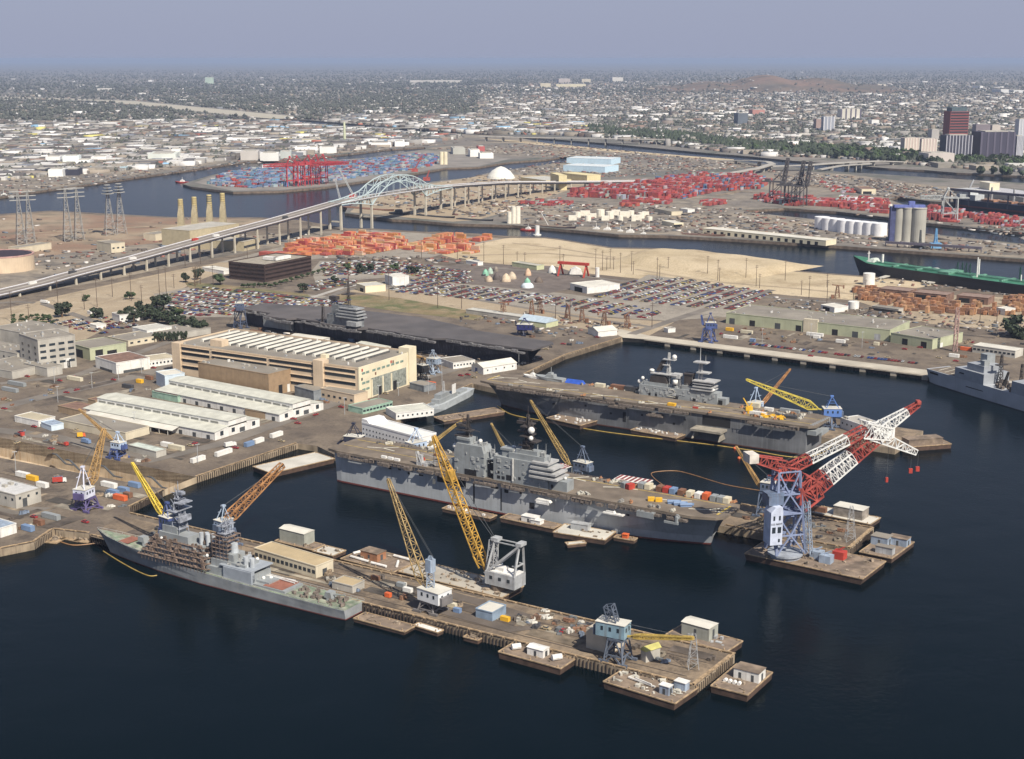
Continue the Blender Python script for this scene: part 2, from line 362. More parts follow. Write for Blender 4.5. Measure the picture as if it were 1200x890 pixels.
# surface sheets
SK = [0]
def surf(name, pts, mat, k=1, px=True): SK[0] += 1; return poly(name, pts, GZ+.004*SK[0], mat, px=px)
surf('pier_surface', [(140, 604), (106, 629), (813, 803), (859, 768)], PAVE)
surf('pier_surface', [(395, 534), (995, 642.5), (1022, 619.5), (866, 592), (412, 518)], PAVE)
surf('pier_surface', [(600, 459.5), (1048, 525), (1080, 505.5), (618, 440)], PAVE)
surf('dirt_lot', [(-250, 460), (0, 410), (100, 398), (230, 330), (262, 318), (420, 285), (401, 275), (330, 292), (200, 320), (0, 363), (-250, 410)], DIRT)
surf('scrub_field', [(-300, 272), (0, 253), (60, 249), (200, 256), (306, 256.5), (330, 262), (200, 290), (110, 303), (0, 305), (-300, 330)], SCRUB)
surf('utility_yard', [(60, 300), (110, 292), (240, 280), (400, 270), (395, 277), (240, 305), (120, 330), (0, 350), (0, 308)], INDG, 2)
surf('sand_fill', [(517, 299), (560, 282), (600, 279), (638, 279.5), (655, 281.5), (716, 291.5), (771, 292.5), (820, 296), (870, 300.5), (903, 311.5), (925, 318), (980, 322.5), (1031, 326.5), (1100, 333), (1000, 352), (930, 347), (870, 341), (800, 332), (700, 322), (600, 311), (540, 305)], SAND)
surf('container_yard_paving', [(255, 308), (400, 272), (437, 270), (500, 274), (590, 280), (560, 286), (505, 302), (400, 302), (330, 306)], LOTM, 2)
surf('parking_lot', [(180, 345), (240, 333), (320, 342), (420, 350), (360, 372), (270, 372), (200, 372)], LOTM)
surf('parking_lot', [(375, 306), (480, 308), (560, 316), (545, 331), (460, 325), (370, 332), (365, 318)], LOTM, 2)
surf('parking_lot', [(440, 338), (480, 327), (660, 344), (720, 352), (700, 372), (560, 352), (456, 345)], LOTM, 1)
surf('parking_lot', [(690, 356), (760, 322), (905, 343), (850, 372), (780, 376), (700, 371)], LOTM, 2)
surf('boat_yard', [(485, 318), (545, 309), (650, 312), (705, 330), (640, 345), (600, 338), (510, 329)], mk('dark_yard', (.14, .115, .1), .9, .2, .1), 3)
surf('grass_bank', [(372, 352), (400, 345), (470, 348), (585, 365), (560, 376), (470, 366)], GRASSG, 2)
surf('grass_bank', [(215, 330), (262, 334), (360, 345), (372, 352), (350, 351), (262, 344), (222, 338)], GRASSG, 2)
surf('dirt_strip', [(395, 340), (440, 338), (560, 352), (700, 372), (790, 378), (760, 394), (700, 388), (590, 372), (470, 350)], DIRT, 1)
surf('quay_apron', [(730, 396), (757, 398), (1100, 441), (1350, 474), (1350, 468), (1100, 435.5), (760, 393.5), (700, 380)], mk('apron', (.44, .4, .33), .9, .15, .05), 2)
surf('dirt_field', [(1000, 352), (1100, 345), (1200, 350), (1350, 365), (1350, 400), (1190, 388), (1090, 380)], DIRT, 1)
surf('scrub_bank', [(425, 236), (445, 228), (508, 215), (571, 205), (640, 205), (700, 215), (640, 235), (560, 258), (530, 260), (410, 249)], DIRT, 1)
surf('terminal_paving', [(640, 232), (700, 212), (900, 198), (1000, 205), (1100, 218), (1350, 240), (1350, 252), (1200, 242), (1090, 235), (1050, 230), (1040, 234), (1060, 241), (1110, 248), (1200, 255), (1350, 271), (1350, 288),
      (1200, 272), (1086, 260.5), (1040, 254), (980, 247), (919, 243), (869, 246.5), (878, 249.5), (953, 258), (1082, 274.5), (1200, 287), (1350, 303), (1350, 315), (1200, 303), (980, 287), (855, 279), (780, 275), (725, 274), (674, 269), (600, 262), (570, 258)], INDG, 2)
surf('terminal_paving', [(228, 214), (250, 206.5), (306, 197.5), (340, 192.5), (432, 186.5), (499, 178), (560, 181), (600, 186), (560, 195), (523, 196), (487, 202), (383, 218), (328, 223), (273, 224)], mk('island_paving', (.22, .2, .18), .9, .15, .02), 2)
surf('industrial_ground', [(-300, 250), (0, 229), (82, 217.5), (220, 198), (288, 188), (420, 178), (497, 171.5), (560, 168), (640, 168), (600, 160), (440, 152), (300, 150), (0, 152), (-500, 160)], INDG, 2)
surf('industrial_ground', [(500, 174), (560, 168), (640, 170), (740, 180), (860, 190), (900, 195), (700, 205), (580, 203), (610, 198), (666, 190), (670, 184), (600, 186)], INDG, 2)
surf('river_bank', [(560, 162), (620, 166), (680, 172), (740, 177.5), (800, 182.5), (860, 187), (860, 189.5), (740, 180), (640, 171)], SAND, 4)
surf('flood_channel', thick([(-60, 113), (60, 116), (140, 119), (220, 127), (300, 135), (345, 139)], 190), mk('flood_channel_floor', (.4, .37, .3), .9, .1), 4, px=False)
rp = random.Random(77)
for nm_c, colr in (('dark_asphalt_patch', (.075, .065, .055)), ('pale_concrete_patch', (.3, .265, .21)), ('tan_patch', (.24, .19, .135)), ('oil_stained_patch', (.1, .08, .065))):
    m = MB(); mt_ = mk(nm_c, colr, .9, .35, .15, col2=tuple(c*.75 for c in colr), c2s=.08)
    for Z, n_ in (([(-60, 505), (0, 440), (200, 430), (400, 470), (330, 520), (230, 552)], 16), ([(-60, 640), (0, 545), (190, 580), (100, 620)], 7), ([(150, 606), (120, 626), (800, 790), (850, 768)], 14), ([(400, 532), (990, 638), (1015, 621), (860, 595)], 6), ([(760, 395), (860, 352), (1200, 392), (1200, 440)], 14), ([(260, 395), (480, 415), (640, 400), (700, 392), (600, 425), (400, 470)], 14), ([(700, 215), (960, 205), (1000, 240), (860, 240), (700, 262)], 9)):
        Q = [G(*p) for p in Z]; q = [(p.x, p.y) for p in Q]; k = 0
        while k < n_:
            x = rp.uniform(min(p[0] for p in q), max(p[0] for p in q)); y = rp.uniform(min(p[1] for p in q), max(p[1] for p in q))
            if not inpoly(x, y, q): continue
            w_ = rp.uniform(5, 34); h_ = rp.uniform(2.5, 9); w_, h_ = (w_*3, h_*3) if y > 1500 else (w_, h_); r_ = -.563+rp.choice((0, 0, pi/2)); SK[0] += 1; c_, s_ = cos(r_), sin(r_)
            if all(inpoly(x+(a_*w_*c_-b_*h_*s_)/2, y+(a_*w_*s_+b_*h_*c_)/2, q) for a_ in (-1, 1) for b_ in (-1, 1)): m.quad(*[(x+(a_*w_*c_-b_*h_*s_)/2, y+(a_*w_*s_+b_*h_*c_)/2, GZ+.116+.0003*(SK[0]-28)) for a_, b_ in ((-1, -1), (1, -1), (1, 1), (-1, 1))])
            k += 1
    tag(m.build(nm_c, mt_), kind='structure')
# sandy mound at the east end of the fill
m = MB(); a0, b0 = G(742, 302), G(905, 322); c0 = (a0+b0)/2; d = (b0-a0); L_ = d.length; d.normalize(); n = Vector((-d.y, d.x, 0)); nx, ny = 26, 12; vs = []; fs = []
for j in range(ny+1):
    for i in range(nx+1):
        fx = i/nx*2-1; fy = j/ny*2-1; h_ = max(0, 1-fx**4)*max(0, 1-fy**2)
        h_ = min(h_*1.9, 1)*9*(1+.05*sin(i*.9+j*.7))*(1-.25*fx)
        p = c0+d*(fx*L_*.52)+n*(fy*(75+20*fx)+10); vs.append((p.x, p.y, GZ-.3+h_))
for j in range(ny):
    for i in range(nx): k = j*(nx+1)+i; fs.append((k, k+1, k+nx+2, k+nx+1))
m.add(vs, fs); tag(m.build('sand_mound', SAND, smooth=True), kind='structure')
# hill far behind the city
def hill(name, u, v, wx, dy, h, mat):
    c = G(u, v); m = MB(); nx, ny = 40, 14; vs = []; fs = []; r = random.Random(3)
    for j in range(ny+1):
        for i in range(nx+1):
            fx = i/nx*2-1; fy = j/ny*2-1; e = max(0, 1-fx*fx)**.8*max(0, 1-fy*fy)
            vs.append((c.x+fx*wx, c.y+fy*dy, GZ-2+h*e*(.85+.15*sin(i*.7+1))*(1.1 if fx > -.3 else .8)*(1-.25*max(0, fx))))
    for j in range(ny):
        for i in range(nx): k = j*(nx+1)+i; fs.append((k, k+1, k+nx+2, k+nx+1))
    m.add(vs, fs); return tag(m.build(name, mat, smooth=True), kind='structure')
HILLM = ground_mat('hillside', (.12, .1, .075), (.19, .125, .09), (.08, .07, .055), .002, .006, fine=.03)
hill('hill', 905, 106, 1050, 800, 112, HILLM)
# haze: one closed box, sky outside
hz = MB(); hz.bb(-45000, 45000, -3500, 95000, -12, 262)
hm = bpy.data.materials.new('haze_air'); hm.use_nodes = True; t = hm.node_tree; t.nodes.remove(t.nodes['Principled BSDF'])
pv = t.nodes.new('ShaderNodeVolumePrincipled'); pv.inputs['Color'].default_value = (.47, .58, .82, 1); pv.inputs['Density'].default_value = 3.6e-5; pv.inputs['Anisotropy'].default_value = 0.0
t.links.new(pv.outputs[0], t.nodes['Material Output'].inputs['Volume'])
hzo = hz.build('haze', hm); tag(hzo, kind='stuff', label='pale blue haze over the harbour and the city')
# ================================================================= SHIPS
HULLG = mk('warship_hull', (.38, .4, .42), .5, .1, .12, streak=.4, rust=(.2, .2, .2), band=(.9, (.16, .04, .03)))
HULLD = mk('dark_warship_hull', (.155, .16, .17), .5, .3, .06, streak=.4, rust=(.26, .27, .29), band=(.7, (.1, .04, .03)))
SUPG = mk('superstructure_grey', (.27, .29, .3), .55, .1, .2, streak=.35, rust=(.16, .13, .1))
FDECK = mk('flight_deck', (.15, .12, .092), .85, .2, .12, col2=(.19, .155, .12), c2s=.04)
CAT = mk('gallery_brown', (.17, .14, .12), .85, .35, .6); MARK = mk('deck_marking_paint', (.6, .57, .48), .7, .2, .5); MARKY = mk('yellow_deck_line', (.5, .36, .08), .7, .25, .4)
MAST = mk('dark_mast', (.05, .042, .04), .7, .2); MASTL = mk('pale_mast', (.42, .42, .42), .6, .15)
def loft(mb, st):
    """st: list of (list of (x, halfbreadth, z)) section outlines keel to deck; makes both sides, the deck cap and stern"""
    n = len(st[0]); vs = []
    for sec in st: vs += [(x, -b, z) for x, b, z in sec]+[(x, b, z) for x, b, z in sec]
    fs = []
    for i in range(len(st)-1):
        a = i*2*n; b = (i+1)*2*n
        for k in range(n-1):
            fs.append((a+k, b+k, b+k+1, a+k+1)); fs.append((a+n+k, a+n+k+1, b+n+k+1, b+n+k))
        fs.append((a+n-1, b+n-1, b+2*n-1, a+2*n-1))
    fs.append(tuple(range(n-1, -1, -1))+tuple(range(n, 2*n)))
    mb.add(vs, fs)
def landing_V(m, x, y, r, a0):
    for da in (.45, -.45, pi): m.box(x+cos(a0+da)*r/2, y+sin(a0+da)*r/2, 19.87, r, .9, .06, rot=a0+da)
def assault_ship(label, S, D, elev):
    ang = atan2(D[1], D[0]); t = thing('assault_ship', label, 'warship', (S[0], S[1], 0), ang, 'helicopter assault ships at the piers')
    h = MB(); secs = []
    for xw, xd, bw, bd in ((0, -1, 15.2, 15.8), (4, 3, 15.8, 16), (60, 60, 16, 16), (160, 160, 16, 16), (192, 194, 13.2, 16), (215, 219, 8, 15.2), (231, 237, 3.4, 12.5), (240, 248, .3, 8.5)):
        secs.append([(xw, bw*.96, -2), (xw, bw, 0), (xw+(xd-xw)*.15, bw+(bd-bw)*.12, 5), (xw+(xd-xw)*.5, bw+(bd-bw)*.55, 12), (xd, bd, 18.2)])
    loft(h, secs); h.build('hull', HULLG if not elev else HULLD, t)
    d = MB(); d.prism([(-6, -15.5), (-6, 13), (-2, 17), (236, 17), (250, 13.5), (251.5, 8), (251.5, -9), (248, -13), (236, -17.5), (2, -17.5)], 18.35, 19.8); d.build('flight_deck', FDECK, t)
    g = MB(); rr = random.Random(5)
    for s in (-1, 1):
        x = 4
        while x < 232:
            L_ = rr.uniform(3, 12); wdt = rr.uniform(1.2, 2.6)
            if not (s == 1 and elev and 46 < x+L_ and x < 76): g.box(x+L_/2, s*(17.4+wdt/2), rr.uniform(16.2, 17.2), L_, wdt, rr.uniform(.8, 2.2)); 
            x += L_+rr.choice((0, 0, 1.5, 4))
        for x in range(4, 234, 3):
            if not (s == 1 and elev and 44 < x < 78): g.bb(x, x+.35, s*19.3, s*19.5, 17, 19.6)
        g.bb(4, 232, s*19.35, s*19.5, 19.35, 19.6) if not (s == 1 and elev) else (g.bb(4, 44, 19.35, 19.5, 19.35, 19.6), g.bb(78, 232, 19.35, 19.5, 19.35, 19.6))
    g.build('catwalk', CAT, t)
    mk_ = MB(); y = MB()
    for x, yy, a in ((22, 2, .3), (75, 4, .2), (107, 10, .2), (150, 9, .3), (182, 8, .5), (217, 1, .1), (239, -3, .4)): landing_V(mk_, x, yy, 10, a)
    mk_.build('deck_marking', MARK, t); y.bb(-3, 244, 9.2, 9.7, 19.82, 19.86); y.bb(-3, 84, -4.2, -3.8, 19.82, 19.86); y.bb(246, 247.2, -8, 9, 19.82, 19.87); y.build('deck_line', MARKY, t)
    o = MB()
    if not elev:
        for x, w_, z, hh in ((40, 2, 14, 1), (47, 2, 14.5, 1), (54, 1.5, 13, 1.4), (62, 3, 13.5, 1), (75, 9, 12, 4), (84, 11, 11.5, 4.5), (112, 5, 14.3, 1.1), (121, 2.6, 13, 2), (131, 1.6, 14, 1.2), (137.5, 3.2, 6.5, 3.6), (170, 1.4, 14.6, 1), (198, 1.6, 13, 1), (205, 1.2, 14.5, .8)):
            o.bb(x, x+w_, -16.1, -15.6, z, z+hh)
        o.bb(100, 101, -16.1, -15.8, 3, 15); o.bb(118.5, 119.2, -16.1, -15.8, 2, 15)
    else:
        o.bb(52, 72, 15.7, 16.1, 11, 17.6); o.bb(129, 131.5, 15.7, 16.1, 5, 12)
        for x, z in ((84, 12), (92, 8), (105, 13), (116, 11), (140, 9), (160, 12), (186, 10), (35, 15), (60, 5)): o.bb(x, x+1.6, 15.7, 16.12, z, z+1.4)
    o.build('hull_opening', BLACK, t)
    b = MB()
    if not elev:
        b.bb(145, 153, -21.5, -18.5, 12.4, 13.6); b.box(149, -20, 13.6, 10, 2.6, 1.2, tx=.8)
        b.bb(186, 198, -20.5, -16.5, 13.5, 14.2); b.box(190, -19, 14.2, 6, 2, 1.1, tx=.7); b.build('ship_boat', WHITE, t)
        q = MB(); q.bb(206, 216, -20, -16.5, 15.2, 18.3); q.box(226, -17.5, 14.5, 8, 5, 1.2); q.cyl((229, -18.5, 15.7), (229, -18.5, 18), 1.5, 1.5, 10); q.sph((229, -18.5, 18.3), 1.5); q.build('gun_sponson', SUPG, t)
    else:
        q = MB(); q.bb(54, 76, 16.2, 27, 8.8, 10.2); q.bb(55, 56, 16.2, 26.5, 3.5, 8.8, ty=.2); q.bb(74, 75, 16.2, 26.5, 3.5, 8.8, ty=.2); q.build('deck_edge_lift', mk('lift_platform', (.3, .27, .22), .85), t)
        q = MB(); q.bb(100, 112, 16, 19.5, 12.5, 13.4); q.bb(101, 111, 16.5, 19, 13.4, 14.6); q.bb(128, 141, 16.2, 20, 15, 16.5); q.build('hull_platform', CAT, t)
        fl = MB()
        fl.cyl((180, 16.4, 17.5), (180, 17, 16), .4, .4, 5); fl.build('life_raft_rack', WHITE, t)
    isl = MB(); tiers = MB(); st = MB(); mw = MB(); op = MB(); sp = MB(); 
    if not elev:
        y0, y1 = -17.2, -8.2
        isl.bb(88, 108, y0, y1, 19.8, 33.5); isl.box(98, -12.7, 33.5, 20, 9, 4, tx=.86); isl.bb(114.5, 150, y0, y1, 19.8, 33.8); isl.bb(108, 114.5, y0+2.5, y1, 19.8, 30)
        isl.bb(84, 88, y0+1, y1-1, 19.8, 27); isl.bb(150, 161.5, y0+1, y1-.6, 19.8, 25.4); isl.bb(124, 147, y0+1, y1-1, 33.8, 37); isl.bb(128, 142, y0+2, y1-2, 37, 39.4)
        for z, x0, x1, e in ((25.8, 139, 157, 2.2), (28.4, 139, 156, 2), (31, 139.5, 154, 1.6), (33.6, 140, 151, 1.2)): tiers.bb(x0, x1, y0-e, y1+e, z, z+1.1)
        for x, zz, w_, hh in ((95, 19.8, 8, 3.4), (117, 21, 2, 1.8), (120, 21, 2, 1.8), (117, 24, 1.6, 1.4), (123, 21, 3.4, 3), (131, 22.4, 1.5, 1.6), (152, 21, 1, 2)): op.bb(x, x+w_, y0-.12, y0+.4, zz, zz+hh)
        op.bb(109, 113.5, y0+2.3, y0+2.8, 20, 30); 
        st.bb(89, 98, -15.5, -10, 37.5, 39.5); st.box(93.5, -13, 39.4, 9, 6.5, 1.4); st.bb(119, 126, -15, -10, 33.8, 37.4); st.box(122, -12.5, 37.4, 8, 6, 1.2)
        for x in (86, 92, 96, 105, 118, 145, 149): isl.cyl((x, -13, 33.5), (x, -13, 38.8), .35, .35, 6)
        mw.truss((94, -12, 37), (94, -12, 53.5), 2.4, .8, 6, .35); mw.box(92, -12, 44, 10, 5, .7); mw.box(90, -12, 46.5, 6, 4, 1.4); mw.box(94, -12, 50.5, 6.5, .5, .5); mw.box(91, -12, 40.5, 9, 5.5, .9)
        mw.truss((134, -12, 38), (134, -12, 59), 3.2, 1, 7, .45); mw.box(134, -12, 52.6, 4, 10.5, .7); mw.box(132, -12, 49, 7, 5, .8); mw.box(137, -12, 44, 8, 6, .7); mw.box(134, -12, 55.6, 12, .6, .6); mw.box(130, -12, 53.4, 5, 3, 1.6); mw.bb(131.5, 136.5, -14, -10, 39.4, 44)
        sp.sph((137.6, -14.5, 51), 2.0, 12); sp.sph((137.4, -14.5, 46.4), 1.4); sp.sph((86, -13, 34.2), 1.8); sp.sph((103, -13, 39.5), 1.3); sp.sph((158, -12, 26.2), .9); sp.cyl((127, -12.5, 35), (127, -12.5, 38), 1.6, 1.8, 12)
        wh = MB(); wh.box(153, -8, 25.5, 2, 1.6, 3); wh.truss((127.5, -17.5, 21), (127.5, -17.5, 34), .5, .5, 6, .18); wh.build('island_ladder', WHITE, t)
        cr = MB(); cr.bb(62, 64, -16, -14, 19.8, 26); cr.truss((64, -15, 20.6), (80, -15, 25.5), 1.6, .8, 7, .28); cr.bb(60.5, 68, -16.5, -12.5, 19.8, 21.8); cr.beam((63, -15, 27), (78, -15, 25.5), .25); cr.truss((63, -15, 20), (60, -15, 27.5), 3, 1, 3, .4); cr.build('deck_crane', MASTL, t)
    else:
        y0, y1 = -16.4, -7.6
        isl.bb(72, 131, y0, y1, 19.8, 27.2); isl.bb(78, 99, y0+.5, y1-.8, 27.2, 30); isl.bb(110, 128, y0+.6, y1-1, 27.2, 29.5); isl.bb(66, 72, y0+1.5, y1-1.5, 19.8, 24)
        for z, x0, x1, e in ((28.2, 75.5, 91, 1.2), (30.2, 75.5, 90, 1), (32.4, 76, 90, .7), (34.2, 74, 90, 1.2)): tiers.bb(x0, x1, y0-e, y1+e, z, z+.8)
        isl.bb(80, 90, y0+2, y1-2, 30, 34.4)
        for x, w_, zz, hh in ((101, 3.4, 19.8, 3), (117, 1.6, 20, 2), (122, 1.6, 20, 2), (88, 2, 19.9, 2.2), (80, 1.6, 20, 2.2), (68, 3, 20, 3)): op.bb(x, x+w_, y1-.2, y1+.12, zz, zz+hh)
        st.bb(92, 98, -15, -10, 30, 37.5); st.box(95, -12.5, 37.5, 7, 6, .8); st.box(117, -12.5, 29.5, 14, 7.6, 4.6, tx=.8); st.box(118.5, -12.5, 37, 3, 3, 8, shx=-4)
        mw.truss((110.5, -12, 29), (110.5, -12, 51), 2.6, .9, 7, .4); mw.box(110, -12, 46, 9, 4, .6); mw.box(113, -12, 35.5, 20, 7, .7); mw.box(104, -12, 34, 6, 5, 3); mw.box(112, -12, 42, 5, 4, .6)
        mw.truss((86.5, -12, 34), (86.5, -12, 47), 2.4, 1.4, 5, .4); mw.box(86, -12, 46.6, 10, 6, .8); mw.box(84, -12, 39.6, 9, 6, .8); mw.cyl((87, -12, 47), (87, -12, 57), .35, .15, 6); mw.cyl((83, -12, 47), (83, -12, 52), .2, .1, 5)
        for x in (97.5, 99.5): mw.truss((x+4, -12, 27), (x+4, -12, 34), 1, 1, 4, .2)
        for x in (92, 95, 100, 105): mw.cyl((x, -9, 27), (x, -9, 31.5), .15, .1, 5)
        sp.sph((106.5, -12, 48.3), 1.8, 12); sp.sph((133, -12, 28), 1.5); sp.sph((130, -11, 31), 1.3); sp.sph((123, -11, 37.4), 1.9, sz=.6); sp.sph((76, -10, 29), 1.1); sp.cyl((104, -9, 30), (104, -9, 33), 1.8, 1.8, 10)
        nb = MB(); X = 106; zc = 20.8; Y = y1+.08   # hull number 2 on the island side (faces +y)
        def seg(xa, za, xb, zb): nb.beam((X-xa, Y, zc+za), (X-xb, Y, zc+zb), .7, .3)
        seg(-2.6, 4.2, -1.4, 5.4); seg(-1.4, 5.4, 1.6, 5.4); seg(1.6, 5.4, 2.7, 4.2); seg(2.7, 4.2, 1.9, 3); seg(1.9, 3, -2.7, .3); seg(-2.7, .3, 2.9, .3)
        nb.build('hull_number', MARK, t)
        ex = MB(); ex.bb(6, 30, -18.6, -17.2, 17, 18.4); ex.build('side_sponson', SUPG, t)
        cb = MB(); cb.box(-4, 11, 14, 6, 10, 3); cb.box(-5, 0, 12, 5, 14, 2.5)
        for k in range(9): cb.box(-5+.3*k, -12+3*k, 17.5, 2.4, 1.6, 2.5)
        cb.build('stern_fittings', SUPG, t)
    fr = random.Random(17+elev); ft_ = MB(); x0, x1, zt = ((88, 150, 33.8), (72, 131, 27.3))[elev]
    for k in range(70):
        x = fr.uniform(x0, x1); z = zt+(3.6 if (not elev and (x < 107 or 124 < x < 147)) else 0)+(2.6 if elev and (78 < x < 99 or 110 < x < 128) else 0); y = fr.uniform(-15.5, -9)
        if fr.random() < .55: ft_.box(x, y, z-.1, fr.uniform(.6, 2.6), fr.uniform(.5, 2), fr.uniform(.5, 2.2))
        else: ft_.cyl((x, y, z-.1), (x+fr.uniform(-.4, .4), y, z+fr.uniform(2, 6.5)), .16, .08, 5)
    for k in range(46):
        x = fr.uniform(x0, x1); zz = fr.uniform(20.5, zt-1.5); yy = (-17.35, -7.5)[elev]; ft_.box(x, yy, zz, fr.uniform(.5, 3), .4, fr.choice((.25, .25, 1.2, 2)))
    ft_.build('island_fittings', mk('fittings_grey', (.36, .37, .37), .6, .3, .8), t)
    if not elev:
        for k in range(16): mw.beam((128+fr.uniform(0, 12), -12+fr.uniform(-5, 5), 39+k*1.1), (134+fr.uniform(-3, 3), -12, 42+k*1.1), .35)
        for k in range(12): mw.beam((88+fr.uniform(0, 12), -12+fr.uniform(-4, 4), 38+k*.9), (94+fr.uniform(-2, 2), -12, 40+k*.9), .3)
        for k in range(30):
            xx = fr.choice((134, 134, 94)); zz = fr.uniform(39, 56 if xx > 100 else 51); mw.beam((xx+fr.uniform(-3, 3), -12+fr.uniform(-4, 4), zz), (xx+fr.uniform(-3, 3), -12+fr.uniform(-4, 4), zz+fr.uniform(-1, 3)), .28)
        mw.cyl((134, -12, 58), (134, -12, 64), .25, .12, 5)
        mw.box(133, -12, 41.5, 7, 6, .6); mw.box(134, -12, 47, 5.5, 9, .6)
    isl.build('island', SUPG, t); tiers.build('bridge_deck', mk('pale_bridge', (.4, .4, .4), .6, .15), t); st.build('funnel', MAST if elev else SUPG, t); mw.build('mast', MAST if not elev else MASTL, t); op.build('doorway', BLACK, t); sp.build('radome', WHITE, t, smooth=True)
    return t
def dk(D, S, x, y, z): # local deck -> world
    n = (-D[1], D[0]); return (S[0]+D[0]*x+n[0]*y, S[1]+D[1]*x+n[1]*y, z)
def nrm(a, b): l = hypot(a, b); return (a/l, b/l)
SA, DA = (-98, 838), nrm(.845, -.534); SB, DB = (197.3, 895), nrm(-.855, .52)
assault_ship('light grey helicopter carrier beside the middle pier, its bow deck lined with coloured boxes', SA, DA, False)
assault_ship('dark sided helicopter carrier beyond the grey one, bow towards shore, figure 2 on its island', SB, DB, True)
# loose things on ship decks
CONT = {}
def cont_mesh(kind):
    """shipping container / equipment box with ribs"""
    if 'c' not in CONT:
        m = MB(); m.bb(-3.05, 3.05, -1.22, 1.22, 0, 2.55)
        for i in range(9):
            x = -2.8+i*.7
            m.bb(x-.1, x+.1, -1.28, -1.22, .15, 2.45); m.bb(x-.1, x+.1, 1.22, 1.28, .15, 2.45)
        m.bb(-3.1, -3.05, -1.1, 1.1, .1, 2.45); CONT['c'] = m
    me = CONT['c'].mesh('container', kind); return me
PB = {'white': WHITE, 'grey': SUPG, 'orange': mk('orange_paint', (.62, .13, .04), .6, .15), 'red': mk('red_paint', (.42, .05, .035), .6, .15), 'blue': mk('sky_blue_paint', (.17, .25, .4), .55, .12), 'cream': mk('cream_paint', (.6, .55, .42), .6, .12),
      'brown': mk('brown_paint', (.2, .1, .06), .7, .2), 'green': mk('green_paint', (.1, .25, .17), .7, .15), 'yellow': mk('yellow_paint', (.72, .42, .03), .5, .12), 'dark': mk('dark_paint', (.06, .06, .065), .6)}
cm = {k: cont_mesh(v) for k, v in PB.items()}
def crate(D, S, x, y, z, col, ang, label, sc_=(1, 1, 1), group=None, name='container', cat='container'):
    o = bpy.data.objects.new(name, cm[col]); COL.objects.link(o); o.location = dk(D, S, x, y, z); o.rotation_euler = (0, 0, ang); o.scale = sc_; return tag(o, label, cat, group)
seq = [('grey', 192), ('cream', 196), ('brown', 203), ('red', 207), ('blue', 211), ('brown', 216), ('cream', 221), ('white', 226), ('orange', 230.5), ('grey', 235), ('grey', 239), ('cream', 242.5)]
nm_ = ['grey box at the left end of the far deck edge row', 'cream box second in the row on the far deck edge', 'brown box beside the red one on the far deck edge', 'red box left of the blue one on the far deck edge', 'blue box between red and brown boxes on the far deck edge', 'brown box between the blue and cream boxes on deck', 'cream box between the brown and white boxes on deck',
       'white box left of the bright orange one on deck', 'bright orange box in the row on the carrier bow', 'grey box just right of the bright orange one', 'grey box second right of the bright orange one', 'cream box nearest the bow tip in the deck row']
for (c, x), l in zip(seq, nm_): crate(DA, SA, x, 13.8, 19.85, c, atan2(DA[1], DA[0])+pi/2, l, (.8, 1.3, 1.35 if c == 'orange' else 1.15), 'equipment boxes on the flight deck')
for k, (x, y) in enumerate(((207, -5), (211, -4))): crate(DA, SA, x, y, 19.85, 'yellow', YANG+.5, ('left', 'right')[k]+' one of two yellow deck tractors near the carrier bow', (.6, .9, .8), 'yellow deck tractors', 'deck_tractor', 'tractor')
for k, (x, y, c) in enumerate(((184, 9, 'grey'), (187.5, 8, 'red'))): crate(DA, SA, x, y, 19.85, c, YANG+1.2, ('grey box', 'red box')[k]+' standing alone left of the striped barge', (.7, 1.2, 1.2), 'equipment boxes on the flight deck')
for k, x in enumerate((219, 223, 227)):
    m = MB(); m.cyl((-3.2, 0, 1.2), (3.2, 0, 1.2), 1.0, .8, 8); m.bb(-3, 3, -1, 1, 0, .5); m.box(3.6, 0, .6, 1.2, .6, 1.2)
    t = m.build('covered_aircraft_engine', PB['blue']); t.location = dk(DA, SA, x, -3-k*.6, 19.85); t.rotation_euler = (0, 0, YANG+.6); tag(t, ['left', 'middle', 'right'][k]+' one of the three blue covered loads near the carrier bow', 'cargo', 'blue covered loads')
for k, (x, y) in enumerate(((36, -15), (41, -15.2), (46, -15.6), (57, -6), (60, 5), (20, 12))): crate(DA, SA, x, y, 19.85, ('white', 'white', 'white', 'red', 'brown', 'cream')[k], YANG, ['first small white box on the stern deck edge', 'second small white box on the stern deck edge', 'third small white box on the stern deck edge', 'small red box in the middle of the stern deck', 'brown box at the far stern deck edge', 'cream box on the deck beside the white barracks'][k], (.6, .6, .55), 'equipment boxes on the flight deck')
r_ = random.Random(31); GEAR = []
for k, c in enumerate(((.3, .29, .27), (.14, .13, .12), (.4, .2, .1), (.5, .48, .42))):
    m = MB(); rr = random.Random(k)
    for i in range(5): m.box(rr.uniform(-1.4, 1.4), rr.uniform(-.8, .8), 0, rr.uniform(.6, 1.8), rr.uniform(.5, 1.2), rr.uniform(.4, 1.6))
    GEAR.append(m.mesh('deck_gear', mk('gear_%d' % k, c, .7, .3, .8)))
